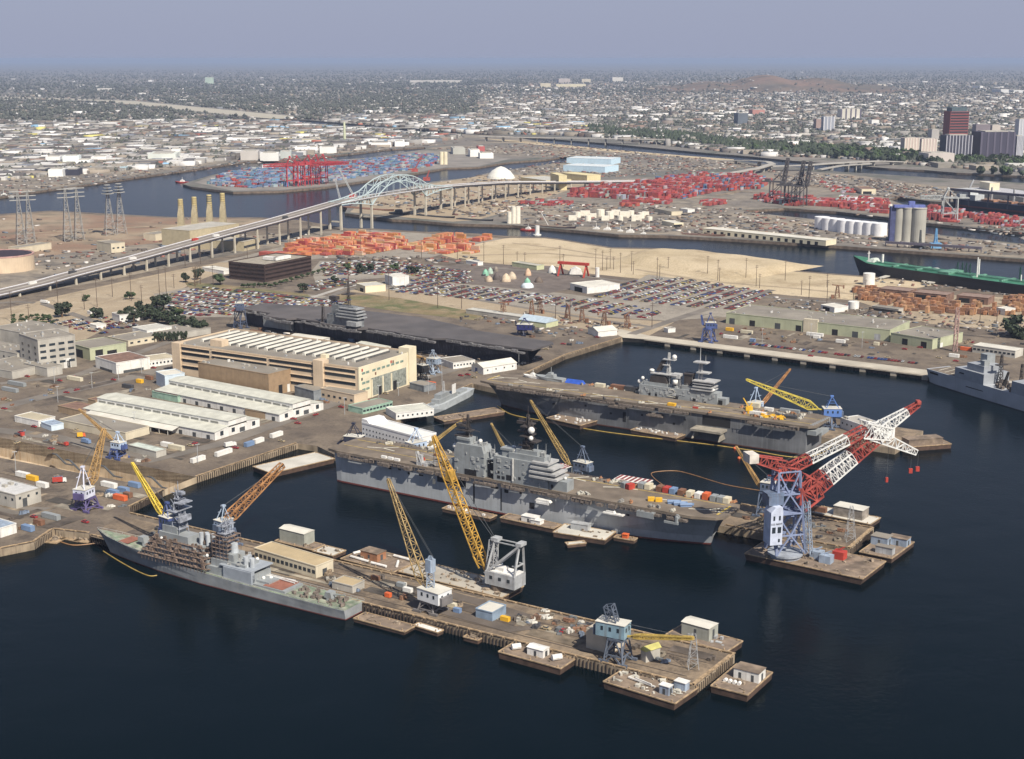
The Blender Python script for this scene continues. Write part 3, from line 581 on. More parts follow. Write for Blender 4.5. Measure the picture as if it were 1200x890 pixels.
for D_, S_, spots_, lab_ in ((DA, SA, [(r_.uniform(162, 246), r_.uniform(12, 16.5)) for _ in range(34)]+[(r_.uniform(10, 84), r_.uniform(10, 16)) for _ in range(16)]+[(r_.uniform(60, 86), r_.uniform(-15, -7)) for _ in range(8)]+[(r_.uniform(160, 235), r_.uniform(-16, -13)) for _ in range(10)], 'loose gear on the flight deck of the light grey carrier'),
        (DB, SB, [(r_.uniform(8, 60), r_.uniform(-16, 12)) for _ in range(30)]+[(r_.uniform(132, 180), r_.uniform(-16.5, -12)) for _ in range(16)]+[(r_.uniform(60, 240), r_.uniform(14, 17)) for _ in range(10)], 'loose gear on the flight deck of the dark carrier')):
    for x, y in spots_:
        o = bpy.data.objects.new('deck_gear', r_.choice(GEAR)); COL.objects.link(o); o.location = dk(D_, S_, x, y, 19.86); o.rotation_euler = (0, 0, r_.choice((0, 1, 2, .5))); tag(o, lab_, 'gear', lab_.replace('loose ', ''))
for C_, L_, R__, l_ in (((757, 567), (719, 560.5), (764, 562), 'long red and white striped panel roof beyond the near carrier deck'), ((659, 550), (645, 547), (663, 543.5), 'short red and white striped panel beside the grey blue crane')):
    c, ang, a, b = frame(C_, L_, R__, 9); t = thing('striped_panel', l_, 'panel', (c.x, c.y, 4.1), ang); m = MB(); m.bb(-a/2, a/2, -b/2, b/2, 4.2, 4.6); m.build('deck', PB['white'], t); n_ = max(4, int(a/3)); m = MB()
    for k in range(n_): m.box(-a/2+a*(k+.5)/n_, 0, 4.62, a/n_*.45, b*.9, .25, shx=0)
    m.build('stripe', mk('dull_red_stripe', (.22, .05, .05), .7), t); m = MB(); [m.bb(x-.2, x+.2, y-.2, y+.2, 0, 4.2) for x in (-a/2+.5, a/2-.5) for y in (-b/2+.5, b/2-.5)]; m.build('leg', SUPG, t)
def work_boat(label, loc, ang, L_, hullm, topm, group=None, cabin=True, name='work_boat'):
    t = thing(name, label, 'boat', loc, ang, group); m = MB(); b = L_*.15
    loft(m, [[(-L_/2, b*.8, -.4), (-L_/2, b, L_*.07)], [(0, b, -.4), (0, b*1.05, L_*.08)], [(L_*.3, b*.6, -.4), (L_*.33, b*.85, L_*.09)], [(L_*.46, .05, -.3), (L_*.5, .1, L_*.11)]]); m.build('hull', hullm, t)
    if cabin:
        m = MB(); m.box(-L_*.05, 0, L_*.08, L_*.3, b*1.3, L_*.09, tx=.85); m.box(-L_*.03, 0, L_*.17, L_*.15, b, L_*.05, tx=.8); m.build('cabin', topm, t)
        m = MB(); m.cyl((-L_*.05, 0, L_*.2), (-L_*.05, 0, L_*.4), L_*.012, L_*.008, 5); m.build('mast', topm, t)
    return t
work_boat('small white boat parked on the shoreward deck of the dark carrier', dk(DB, SB, 222, -14, 20.3), atan2(DB[1], DB[0]), 15, WHITE, WHITE)
work_boat('grey patrol craft parked on deck next to the white boat', dk(DB, SB, 207, -14, 20.3), atan2(DB[1], DB[0]), 24, SUPG, SUPG)
m = MB(); m.box(0, 0, 0, 15, 4.5, 2.6, tx=.85, ty=.3); t = m.build('tarpaulin_load', mk('blue_tarpaulin', (.03, .1, .5), .6)); t.location = dk(DB, SB, 186, -14.5, 19.85); t.rotation_euler = (0, 0, atan2(DB[1], DB[0])); tag(t, 'long load under a bright blue tarpaulin on the carrier deck', 'tarpaulin')
for k, (x, y, c, s_) in enumerate(((97, 11, 'yellow', (.9, 1.2, .7)), (165, -13.5, 'cream', (1.2, 1.4, 1)), (150, -14, 'brown', (2, 1.5, 1.2)), (140, -14, 'dark', (1.6, 1.8, 1.3)), (39, 4, 'white', (2.4, 1.1, .8)), (48, -14, 'cream', (1.5, 1.4, 1.2)), (35, -9, 'white', (1, 1, .9)), (22, -13.5, 'grey', (2.2, 1, .8)), (19, 2, 'dark', (2.4, 1.4, .7)), (80, 10, 'red', (.6, .5, .4)))):
    crate(DB, SB, x, y, 19.85, c, atan2(DB[1], DB[0]), ['yellow deck tractor in front of the figure 2', 'cream box on the far deck edge by the blue tarpaulin', 'brown crate ahead of the island', 'dark crate right against the front of the island', 'long white box beside the yellow heap on the stern deck', 'cream box beside the pale blue crane', 'small white box behind the yellow heap', 'long grey box on the stern deck edge', 'dark flat load near the stern of the dark carrier', 'small red box beside the island'][k], s_, 'deck gear on the dark carrier')
for k in range(5):
    m = MB(); r = random.Random(k)
    for i in range(5): m.beam((r.uniform(-3, 3), r.uniform(-2, 2), .3), (r.uniform(-3, 3), r.uniform(-2, 2), 1.2+r.random()), .5)
    m.box(0, 0, 0, 4, 2, .8); t = m.build('equipment_heap', PB['yellow']); t.location = dk(DB, SB, 33-k*3.4, 6+2*sin(k*2), 19.85); tag(t, 'part of the heap of yellow equipment on the stern deck', 'equipment', 'yellow equipment heaped on the stern deck')
m = MB(); m.cyl((0, 0, 0), (0, 0, 2), 1.6, 1.6, 8); m.box(0, 0, 2, 4.6, 3, 2.6); m.beam((0, 0, 4), (-4, 0, 10.5), .7); m.beam((0, 0, 4), (2, 0, 7), .7)
t = m.build('deck_crane', PB['yellow']); t.location = dk(DB, SB, 44, 4, 19.85); tag(t, 'small yellow crane standing on the stern deck of the dark carrier', 'crane')
# ---- cruiser
SC, DC = (-72.5, 611.7), nrm(-.847, .532)
def cruiser():
    t = thing('cruiser', 'grey cruiser with a green deck wrapped in brown scaffolding beside the near pier', 'warship', (SC[0], SC[1], 0), atan2(DC[1], DC[0]))
    h = MB(); secs = []
    for xw, xd, bw, bd, zd in ((0, 0, 6.5, 7.4, 4.8), (8, 8, 7.2, 7.8, 4.8), (45, 45, 8, 8.3, 5.2), (90, 90, 8, 8.4, 6.4), (120, 121, 6.2, 7.6, 8), (140, 143, 3.6, 6, 9.2), (153, 159, 1.4, 3.4, 10.3), (160, 169, .1, .3, 11.4)):
        secs.append([(xw, bw*.9, -1.5), (xw, bw, 0), (xw+(xd-xw)*.4, bw+(bd-bw)*.4, zd*.5), (xd, bd, zd)])
    loft(h, secs); h.build('hull', mk('cruiser_hull', (.27, .285, .3), .5, .15, .2, streak=.5, rust=(.32, .32, .3), band=(.5, (.16, .05, .04))), t)
    GD = mk('green_deck', (.19, .24, .17), .8, .3, .3, col2=(.27, .28, .22), c2s=.25)
    d = MB()
    for a, b in zip(secs[:-1], secs[1:]):
        p, q = a[-1], b[-1]; d.quad((p[0], -p[1]+.3, p[2]+.05), (q[0], -q[1]+.3, q[2]+.05), (q[0], max(q[1]-.3, .1), q[2]+.05), (p[0], p[1]-.3, p[2]+.05))
    d.build('deck', GD, t)
    rl = MB()
    for a, b in zip(secs[:-1], secs[1:]):
        p, q = a[-1], b[-1]
        for s in (-1, 1):
            rl.beam((p[0], s*p[1], p[2]+1), (q[0], s*q[1], q[2]+1), .12)
            n = max(1, int((q[0]-p[0])/4))
            for k in range(n): f = k/n; rl.beam((p[0]+(q[0]-p[0])*f, s*(p[1]+(q[1]-p[1])*f), p[2]+(q[2]-p[2])*f), (p[0]+(q[0]-p[0])*f, s*(p[1]+(q[1]-p[1])*f), p[2]+(q[2]-p[2])*f+1), .1)
    rl.build('railing', MASTL, t)
    s = MB(); s.bb(86, 128, -5.5, 5.5, 6.5, 12); s.bb(92, 122, -5, 5, 12, 16.5); s.bb(100, 120, -4, 4, 16.5, 20.5); s.bb(108, 118, -3.2, 3.2, 20.5, 24)
    s.bb(56, 86, -6.5, 6.5, 5.6, 10); s.bb(62, 84, -5, 5, 10, 13.5); s.bb(70, 82, -4, 4, 13.5, 17); s.bb(48, 56, -4, 4, 5, 7.5); s.build('superstructure', SUPG, t)
    hg = MB(); hg.bb(58, 77, -8.2, -5.2, 5.6, 11.8); hg.bb(56, 77, -8.4, 7, 11.8, 12.3); hg.bb(56, 74, 5, 7.4, 5.6, 11.8); hg.bb(70, 77, -5.2, 5, 5.6, 11.8); hg.build('hangar', mk('hangar_grey', (.3, .33, .37), .6, .08), t)
    m = MB()
    for i in range(4): m.cyl((89+i*2.2, -2.6+1.6*(i % 2), 16.5), (89+i*2.2, -2.6+1.6*(i % 2), 22.5), 1.1, 1.1, 10)
    m.cyl((73, 0, 17), (73, 0, 21.5), 2, 1.7, 12); m.cyl((65, -1.5, 13.5), (65, -1.5, 16.5), 1.3, 1.3, 10); m.cyl((60, 2, 12.3), (60, 2, 17), 1.2, 1.2, 10); m.cyl((63, 3, 12.3), (63, 3, 17.5), 1.2, 1.2, 10); m.build('funnel', mk('silver_duct', (.42, .45, .48), .5), t)
    m = MB(); m.truss((109, 0, 23), (109, 0, 42), 4.6, 1.4, 8, .3); m.cyl((109, 0, 42), (109, 0, 47), .25, .12, 6); m.box(109, 0, 32.5, 6, 12, .5); m.box(106, 0, 36.5, 5, 8, .5); m.box(109, 0, 29, 8, 7, .5); m.box(110.5, 0, 33.2, .5, 11, 3.4, rot=.5); m.box(107, 0, 40.5, 3.2, 2.6, 1.4); m.box(105.5, 0, 27, 1.4, 8, 2.8)
    m.truss((78, 0, 17), (78, 0, 33), 4.6, 1.8, 8, .3); m.box(78, 0, 26, 5, 7, .5); m.box(78, 0, 30, 4, 9, .4)
    mr = random.Random(6)
    for k in range(60):
        xx = mr.choice((109, 109, 78)); zz = mr.uniform(20, 41 if xx > 100 else 32); m.beam((xx+mr.uniform(-3, 3), mr.uniform(-4, 4), zz), (xx+mr.uniform(-3, 3), mr.uniform(-4, 4), zz+mr.uniform(.5, 4)), .22)
    for xx, yy in ((106, -3.5), (106, 3.5), (112, -3.5), (112, 3.5)): m.beam((xx, yy, 18), (109+(xx-109)*.35, yy*.35, 40), .35)
    for zz in range(20, 40, 3): m.box(109, 0, zz, 6.4-(zz-20)*.15, 6.6-(zz-20)*.16, .2)
    m.build('mast', mk('mast_blue_grey', (.27, .29, .34), .6, .35, .5), t)
    sc_ = MB(); r = random.Random(2)      # timber scaffolding decks and poles around the superstructure
    for z in (8, 10.2, 12.4, 14.6, 16.8):
        k = (z-8)/2.2*1.1
        for y in (-7.9+k*.75, 7.9-k*.75): sc_.bb(84+k, 131-k*1.6, y-.8, y+.8, z, z+.22)
        for x in (84+k, 131-k*1.6): sc_.bb(x-.8, x+.8, -7.5+k, 7.5-k, z+.02, z+.24)
        for x in np.arange(85+k, 130-k*1.6, 2.4):
            for y in (-8.6+k*.75, -7.1+k*.75, 8.4-k*.75): sc_.beam((x, y, z-2.2), (x, y, z+1.2), .16)
        sc_.beam((84+k, -8.6+k*.75, z+1.1), (131-k*1.6, -8.6+k*.75, z+1.1), .14)
    for z in np.arange(12.5, 27, 2.1):
        sc_.bb(73.5, 83, -4.6, -3.4, z, z+.2); sc_.bb(73.5, 83, 3.4, 4.6, z, z+.2); sc_.bb(73, 74.4, -4.6, 4.6, z+.02, z+.22); sc_.bb(82, 83.4, -4.6, 4.6, z+.02, z+.22)
        for x in (73.2, 75.6, 78, 80.6, 83.2):
            for y in (-4.8, 4.8): sc_.beam((x, y, z-2), (x, y, z+.2), .15)
    for i in range(160):
        z = r.choice((8, 10.2, 12.4, 14.6, 16.8)); k = (z-8)/2.2*1.1; s = r.choice((-1, 1, 0)); x = r.uniform(84+k, 130-k*1.6); sc_.box(x, s*(7.9-k*.75) if s else r.uniform(-6, 6), z+.2, r.uniform(.8, 2.6), r.uniform(.3, 1.2), r.uniform(.5, 2.1))
    for x in np.arange(78, 132, 2.2): sc_.beam((x, -8.7, 5.5), (x, -8.2, 9+6*max(0, 1-abs(x-104)/26)), .18); sc_.beam((x, -8.3, 6+(x % 3)), (x+2.2, -8.1, 8.5), .15)
    sc_.build('scaffolding', mk('scaffold_timber', (.2, .145, .115), .9, .5, .6), t)
    m = MB()
    for i in range(60): x = r.uniform(60, 128); m.box(x, r.uniform(-6, 6), {0: 10, 1: 12, 2: 14}[i % 3]+r.random()*2, r.uniform(.6, 2), r.uniform(.6, 2), r.uniform(.5, 1.4), rot=r.random())
    m.build('deck_fittings', mk('assorted_grey_fittings', (.33, .33, .32), .7, .4, .8), t)
    m = MB(); m.bb(142, 149, -4.6, 4.6, 9.7, 9.85); m.bb(38, 50, -6, 6, 6.5, 6.62); m.build('red_deck_patch', mk('primer_red', (.27, .11, .075), .8, .15), t)
    m = MB(); m.bb(36, 56, -6.6, 6.6, 5.2, 6.45); m.build('helicopter_platform', SUPG, t)
    m = MB(); m.beam((38, -4.8, 7.2), (56, -5.2, 7.4), .4); m.beam((38, -3, 7.2), (56, -4, 7.4), .4); m.beam((40, -6, 7.2), (56, -3, 7.5), .35); m.build('stowed_boom', WHITE, t)
    m = MB(); m.cyl((134, 0, 9), (134, 0, 11), 2, 1.8, 12); m.box(135.5, 0, 11, 4.6, 3.6, 2.6, tx=.8); m.build('missile_launcher', SUPG, t)
    m = MB(); m.cyl((14, 0, 5), (14, 0, 6.2), 2.2, 2, 12); m.box(14, 0, 6.2, 4.4, 3.8, 2.8, tx=.75); m.cyl((12, 0, 7.8), (5, 0, 9), .3, .22, 8); m.build('gun_turret', SUPG, t)
    m = MB()
    for i in range(45): m.box(r.uniform(3, 36), r.uniform(-6, 6), 5.1, r.uniform(.5, 2.4), r.uniform(.5, 1.6), r.uniform(.4, 1.8), rot=r.random()*3)
    m.build('stern_clutter', CAT, t)
    m = MB()
    for x, y, z in ((52, -2, 6.6), (54, 1, 7), (64, -6, 12.5), (87, 4.5, 13), (100, -6.2, 12.2), (118, 4, 16)): m.sph((x, y, z+.9), .9)
    m.build('radome', WHITE, t, smooth=True)
cruiser()
# ---- aircraft carrier in dry dock
S4, D4 = (-246, 1334), nrm(.812, -.583)
def carrier():
    t = thing('aircraft_carrier', 'huge dark aircraft carrier in the dry dock beyond the beige shop building', 'warship', (S4[0], S4[1], 4), atan2(D4[1], D4[0]))
    h = MB(); secs = []
    for x, bw, bd in ((2, 12, 17), (20, 15, 18), (80, 18, 19), (220, 18, 19), (270, 14, 18), (305, 7, 16), (322, 1.5, 13)): secs.append([(x, bw*.9, -3.8), (x, bw, 3), (x+(330-322)*(x/322)*.3, bw+(bd-bw)*.5, 9), (x+(x/322)**3*6, bd, 14.6)])
    loft(h, secs); h.build('hull', mk('carrier_hull', (.035, .037, .06), .6, .35, .12, streak=.8, rust=(.11, .115, .14)), t)
    d = MB(); d.prism([(-2, -19), (-2, 17), (30, 24), (70, 38), (165, 44), (215, 34), (250, 22), (330, 19), (335, 14), (335, -17), (250, -21), (240, -27), (205, -27), (195, -24), (165, -24), (160, -31), (115, -31), (108, -25), (80, -25), (75, -33), (48, -33), (42, -20)], 14.8, 16.3); d.build('flight_deck', mk('carrier_deck', (.085, .078, .08), .85, .15, .05, col2=(.1, .09, .09), c2s=.02), t)
    g = MB(); r = random.Random(9)
    for x0, x1, y in ((0, 42, -20), (48, 76, -34), (80, 108, -26), (112, 162, -32), (165, 196, -25), (206, 240, -28), (250, 330, -20)):
        x = x0
        while x < x1: L_ = r.uniform(3, 9); g.box(x+L_/2, y-.7, r.uniform(12.4, 13.6), L_, 2.6, r.uniform(1, 2.6)); x += L_+r.choice((0, 1))
    for x in range(116, 160, 6): g.box(x, -32.6, 14, 2.4, 1.6, 1.8)
    g.build('catwalk', mk('carrier_gallery', (.16, .155, .16), .8, .4, .5), t)
    i = MB(); i.bb(121, 158, -29, -21, 16.3, 25); i.bb(132, 156, -30, -20, 25, 30); i.bb(126, 134, -28, -22, 25, 34); i.bb(136, 152, -28, -22, 30, 34); i.build('island', mk('carrier_island', (.17, .18, .19), .6, .25, .3), t)
    i = MB(); [i.bb(134+k, 160-k, -31.5+k*.4, -19, 24+k*2.6, 25+k*2.6) for k in range(4)]; i.bb(149, 160, -34, -26, 18, 22); i.build('bridge_deck', mk('carrier_bridge_grey', (.3, .31, .32), .6), t)
    i = MB(); i.truss((127, -25, 34), (127, -25, 40), 4, 3, 2, .5); i.truss((144, -25, 34), (144, -25, 56), 2.4, .8, 7, .4); i.box(144, -25, 44, 9, 9, .7); i.box(144, -25, 51, .7, 11, .6); i.box(127, -25, 38, 8, 5, 3); i.cyl((112, -25, 16), (112, -25, 30), .9, .5, 8); i.truss((113, -25, 16), (113, -25, 33), 3, 1, 5, .3); i.cyl((144, -25, 56), (144, -25, 60), .3, .2, 5); i.build('mast', MAST, t)
    m = MB(); m.box(52, -20.5, 3, 36, 3, 10); m.build('painted_patch', SUPG, t)
carrier()
# ---- landing ship far right quay
def right_ship():
    A = G(1100, 447, 0); D = nrm(*(G(1200, 478, 0)-G(1112, 452, 0)).xy); 
    t = thing('landing_ship', 'grey landing ship with open stern deck moored at the far quay, cut by right edge', 'warship', (A.x, A.y, 0), atan2(D[1], D[0])); n = 12
    h = MB(); secs = [[(x, bw, -1.5), (x, bw, 0), (x-(2 if x < 2 else 0), bd, 11)] for x, bw, bd in ((0, 9, 11.5), (8, 11, 12), (50, 12.5, 12.5), (120, 12.5, 12.5), (170, 4, 9))]
    loft(h, secs); h.build('hull', mk('plain_grey_hull', (.38, .4, .43), .5, .08, .1, streak=.2, rust=(.2, .2, .2), band=(.5, (.05, .05, .06))), t)
    m = MB(); m.bb(1, 31, -11, 11, 11.02, 11.2); m.build('stern_deck', FDECK, t)
    m = MB(); [m.box(6+k*7, 0, 11.25, .6, 18, .06, rot=.3) for k in range(4)]; m.build('deck_marking', MARK, t)
    m = MB(); m.bb(31, 62, -12.5, 12.5, 11, 19); m.bb(40, 58, -9, 9, 19, 24); m.bb(90, 120, -12, 12, 11, 20); m.build('superstructure', mk('plain_grey', (.3, .32, .35), .5, .08), t)
    m = MB(); m.bb(44, 51, 0, 8, 24, 31); m.bb(53, 57, -8, -3, 24, 28); m.build('funnel', SUPG, t)
    m = MB(); m.truss((66, 0, 11), (66, 0, 34), 3, 1, 6, .5); m.box(66, 0, 26, 4, 9, .6); m.truss((74, -4, 11), (80, -6, 24), 2, .8, 5, .4); m.truss((84, 3, 11), (84, 3, 30), 2, 1, 5, .4); m.build('mast', MAST, t)
    m = MB(); m.bb(3, 12, -12.2, -11.6, 8.2, 9.6); m.bb(36, 41, -12.6, -12.3, 15, 16); m.bb(44, 62, -12.65, -12.3, 6, 6.6); m.build('hull_opening', BLACK, t)
    m = MB(); r = random.Random(1)
    for k in range(26): m.box(r.uniform(62, 90), r.uniform(-10, 10), 11, r.uniform(1, 4), r.uniform(1, 3), r.uniform(1, 4))
    m.build('deck_clutter', CAT, t)
right_ship()
# ---- green decked tanker
def tanker():
    B = G(1004, 321, 0); D = nrm(*(B-G(1215, 351, 0)).xy); L_ = 262; S = (B.x-D[0]*L_, B.y-D[1]*L_)
    t = thing('oil_tanker', 'long black hulled tanker with a green deck lying at the oil berth', 'tanker', (S[0], S[1], 0), atan2(D[1], D[0]))
    h = MB(); secs = []
    for xw, xd, bw, bd, zd in ((0, 0, 10, 15, 16), (20, 20, 17, 18, 16), (210, 210, 18, 18, 16), (236, 238, 12, 14, 16.5), (250, 254, 5, 9, 19.5), (258, 267, .3, 2, 21)): secs.append([(xw, bw, -2), (xw, bw, 1), (xw+(xd-xw)*.4, bw+(bd-bw)*.3, 8), (xd, bd, zd)])
    loft(h, secs); h.build('hull', mk('black_hull', (.012, .012, .016), .5, .2), t)
    TG = mk('tanker_green', (.02, .11, .065), .6, .25, .15, col2=(.05, .2, .12), c2s=.04)
    d = MB()
    for a, b in zip(secs[:-1], secs[1:]): p, q = a[-1], b[-1]; d.quad((p[0], -p[1]+.5, p[2]+.1), (q[0], -q[1]+.5, q[2]+.1), (q[0], q[1]-.5, q[2]+.1), (p[0], p[1]-.5, p[2]+.1))
    d.build('deck', TG, t)
    m = MB(); [m.beam((30, y, 17.2), (236, y, 17.2), .9) for y in (-3, -1, 1, 3)]; [m.bb(x, x+3, -14, 14, 16.2, 17.6) for x in (60, 96, 130, 168, 200)]; m.bb(126, 140, -15, 15, 16.2, 18.5); m.build('deck_piping', mk('pale_green_pipes', (.12, .28, .2), .6, .3), t)
    m = MB(); m.cyl((246, 0, 15), (246, 0, 29), .9, .5, 8); m.box(246, 0, 26, 1, 5, .6); m.cyl((226, 0, 14), (226, 0, 27), 1.3, 1.3, 10); m.cyl((96, 6, 13), (96, 6, 38), .9, .7, 8); m.cyl((103, -8, 13), (103, -8, 34), .9, .7, 8); m.cyl((46, 0, 13), (46, 0, 24), .8, .6, 8); m.build('mast', WHITE, t)
    m = MB()
    for x in (118, 123, 128, 134): m.truss((x, -14, 13), (x, -14, 27), 1.2, .6, 5, .3); m.beam((x, -14, 27), (x+3, -14, 18), .4)
    m.truss((56, -14, 10), (56, -14, 30), 2, 1, 6, .35); m.build('loading_arm', mk('dark_green_steel', (.03, .09, .07), .6), t)
    m = MB(); m.box(240, 0, 17, 12, 14, 4.5, tx=.3, ty=.6, shx=-3); m.build('forecastle', mk('pale_tarpaulin', (.5, .55, .5), .7), t)
    # oil berth catwalks
tanker()
def ship2(name, label, Bpx, Spx, hullm, decks, cat='ship', beam=12, fb=8, z=0):
    B = G(*Bpx, z); S = G(*Spx, z); D = (B-S); L_ = D.length; D.normalize(); t = thing(name, label, cat, (S.x, S.y, 0), atan2(D.y, D.x)); h = MB(); b = beam/2
    loft(h, [[(x*L_, bw*b, -1.5), (x*L_, bw*b, 0), (xd*L_, bd*b, zd*fb)] for x, xd, bw, bd, zd in ((0, -.005, .7, .9, 1), (.1, .1, .95, 1, .95), (.6, .6, 1, 1, .95), (.85, .86, .55, .8, 1.15), (.97, 1.0, .03, .12, 1.45))]); h.build('hull', hullm, t)
    return t, L_
# small grey vessel in the inner basin
t, L_ = ship2('patrol_vessel', 'small grey naval vessel moored in the inner basin behind the brown barge', (489, 492), (549, 462), mk('light_grey_hull', (.4, .43, .45), .5, .1), None, 'warship', 11, 5)
m = MB(); m.bb(L_*.3, L_*.66, -3.4, 3.4, 4.8, 8); m.bb(L_*.45, L_*.62, -2.6, 2.6, 8, 11); m.bb(L_*.1, L_*.25, -3, 3, 4.6, 6.5); m.build('superstructure', SUPG, t)
m = MB(); m.truss((L_*.5, 0, 11), (L_*.5, 0, 19), 1.6, .6, 4, .25); m.build('mast', MASTL, t); m = MB(); m.box(L_*.72, 0, 5, 3, 3, 2); m.cyl((L_*.73, 0, 6.3), (L_*.8, 0, 7), .2, .15, 6); m.build('gun', SUPG, t)
m = MB(); m.box(L_*.38, 3.4, 8, 6, .4, 7); m.build('white_screen', WHITE, t)
# far right freighter
t, L_ = ship2('cargo_ship', 'dark hulled cargo ship with a grey bridge in the far slip on the right', (1330, 262), (1122, 240.5), mk('navy_blue_hull', (.03, .035, .07), .6, .1, band=(2.5, (.2, .04, .03))), None, 'ship', 26, 12)
m = MB(); m.bb(6, 46, -12, 12, 12, 21); m.bb(10, 34, -11, 11, 21, 30); m.build('bridge_house', mk('ship_house_grey', (.45, .47, .48), .6), t)
m = MB(); [m.truss((x, 0, 12), (x, 0, 36), 3, 1.4, 5, .7) for x in (70, 115, 160)]; m.build('mast', MASTL, t)
m = MB(); [m.bb(x, x+26, -9, 9, 12, 15) for x in (56, 92, 130)]; m.build('hatch_cover', mk('mixed_hatches', (.3, .16, .1), .7, .4, .1), t)
# moored ships along the middle channel (bank side)
t, L_ = ship2('rusty_barge', 'long dark barge with a thin white derrick moored beside the white tugs', (675, 271.5), (617, 266.5), mk('dark_purple_hull', (.06, .04, .05), .7), None, 'barge', 16, 5); m = MB(); m.beam((L_*.45, 0, 5), (L_*.3, 0, 24), .6); m.build('derrick', WHITE, t); m = MB(); m.bb(4, L_-14, -6, 6, 4.7, 5.6); m.build('deck', BARGE, t)
ship2('rusty_barge', 'dark red barge moored under the arch on the far bank', (462, 250.5), (405, 245.5), RUSTY, None, 'barge', 18, 5)
ship2('rusty_barge', 'black barge right of the second arch pier', (533, 259), (488, 255), mk('black_barge', (.02, .02, .025), .7), None, 'barge', 14, 5)
ship2('rusty_barge', 'black barge furthest right of the two beyond the arch', (578, 262.5), (537, 259.5), MATS['black_barge'], None, 'barge', 14, 5)
ship2('rusty_barge', 'brown barge moored at the left end of the long cream transit shed', (850, 280.5), (801, 277.5), mk('brown_barge', (.13, .07, .05), .8), None, 'barge', 16, 5)
t, L_ = ship2('moored_hulk', 'short black vessel moored between the arch piers', (480, 255.5), (459, 253.5), MATS['black_barge'], None, 'boat', 14, 7); m = MB(); m.box(L_*.4, 0, 7, 12, 8, 5, tx=.7); m.build('deckhouse', DGREY, t)
for px, lab, s_ in (((700, 272), 'leftmost white and dark tug at the far bank', 26), ((713, 273), 'second white tug from the left at the far bank', 28), ((728, 274.5), 'third tug with a white cabin at the far bank', 22), ((740, 276), 'bright white workboat with a tall cabin, fourth along the far bank', 30), ((755, 277.5), 'small white boat at the right end of the far bank row', 22), ((762, 272), 'white houseboat moored last in the far bank row', 24)):
    p = G(*px, 0); work_boat(lab, (p.x, p.y, 0), atan2(-.3, .9), s_*1.3, mk('tug_hull', (.1, .1, .12), .6), WHITE, 'tugs along the far bank', name='tugboat')
p = G(620, 270.5, 0); work_boat('red tug under way in the middle of the channel', (p.x, p.y, 0), -.4, 26, PB['red'], WHITE, name='tugboat')
p = G(213, 214.5, 0); work_boat('dark red tug at the tip of the container island', (p.x, p.y, 0), 2.9, 30, PB['red'], WHITE, name='tugboat')
p = G(6, 231.5, 0); work_boat('white boat at the left end of the wide channel', (p.x, p.y, 0), .1, 34, WHITE, WHITE, name='white_boat')
# oil berth walkways
def walkway(label, pts, wd=6, z=6):
    m = MB(); P_ = [G(*p, z) for p in pts]
    for a, b in zip(P_[:-1], P_[1:]): m.beam(a, b, wd, .8)
    for p in P_: m.cyl((p.x, p.y, -2), (p.x, p.y, z-.4), .9, .9, 8)
    return tag(m.build('berth_walkway', CONC2), label, 'walkway', 'walkways of the oil berth')
walkway('zigzag walkway left of the white berth hut', [(1032, 326), (1050, 320.5), (1095, 323)]); walkway('diagonal walkway from the bank up to the white berth hut', [(1083, 330), (1097, 321)]); walkway('second diagonal walkway right beside the first', [(1090, 332), (1103, 323.5)], 8)
walkway('walkway running right from the white berth hut', [(1103, 322.5), (1130, 325), (1168, 331)]); walkway('wide walkway at the right end of the oil berth', [(1152, 338), (1172, 331)], 12)
m = MB(); p = G(1095, 321.5, 6); m.box(p.x, p.y, 6.5, 9, 7, 6); m.box(p.x, p.y, 12.5, 10, 8, .4); tag(m.build('berth_hut', WHITE), 'small white hut on the oil berth beside the tanker', 'hut')
# floating booms
def boom(label, pts, mat, r=.35, z=.1, cat='boom', name='oil_boom', relax=None):
    P_ = [G(*p, z) for p in pts]; cu = bpy.data.curves.new('c', 'CURVE'); m = MB(); Q = []
    for i in range(len(P_)-1):
        p0 = P_[max(i-1, 0)]; p1 = P_[i]; p2 = P_[i+1]; p3 = P_[min(i+2, len(P_)-1)]
        for k in range(6):
            f = k/6; Q.append(.5*((2*p1)+(-p0+p2)*f+(2*p0-5*p1+4*p2-p3)*f*f+(-p0+3*p1-3*p2+p3)*f**3))
    Q.append(P_[-1])
    for a, b in zip(Q[:-1], Q[1:]): m.cyl(a, b, r, r, 5)
    bpy.data.curves.remove(cu); return tag(m.build(name, mat), label, cat)
YB = mk('yellow_boom_float', (.36, .25, .06), .6, .2); OB = mk('orange_boom_float', (.3, .16, .07), .6, .2)
boom('long yellow floating boom running between the two carriers', [(583, 476), (600, 486), (640, 494), (700, 505), (770, 514), (830, 521), (880, 528), (930, 536), (962, 532), (975, 522)], YB, .42)
boom('orange floating boom looped off the middle pier between the carriers', [(776, 568), (766, 560), (765, 554), (790, 552), (810, 556), (850, 568), (890, 575)], OB, .28)
boom('yellow floating boom curving from the cruiser bow', [(121, 646), (140, 658), (160, 669), (175, 675), (184, 674.5)], YB, .28)
boom('orange floating boom around the timber rafts at the left', [(-40, 655), (0, 647), (40, 634), (60, 632), (85, 639), (112, 637)], OB, .35)
for px, l in (((866, 538), 'upper of two orange buoys near the long yellow boom'), ((861, 526.5), 'small buoy on the long yellow boom')):
    m = MB(); p = G(*px, 0); m.sph((p.x, p.y, .5), 1.1); tag(m.build('buoy', PB['orange'], smooth=True), l, 'buoy')
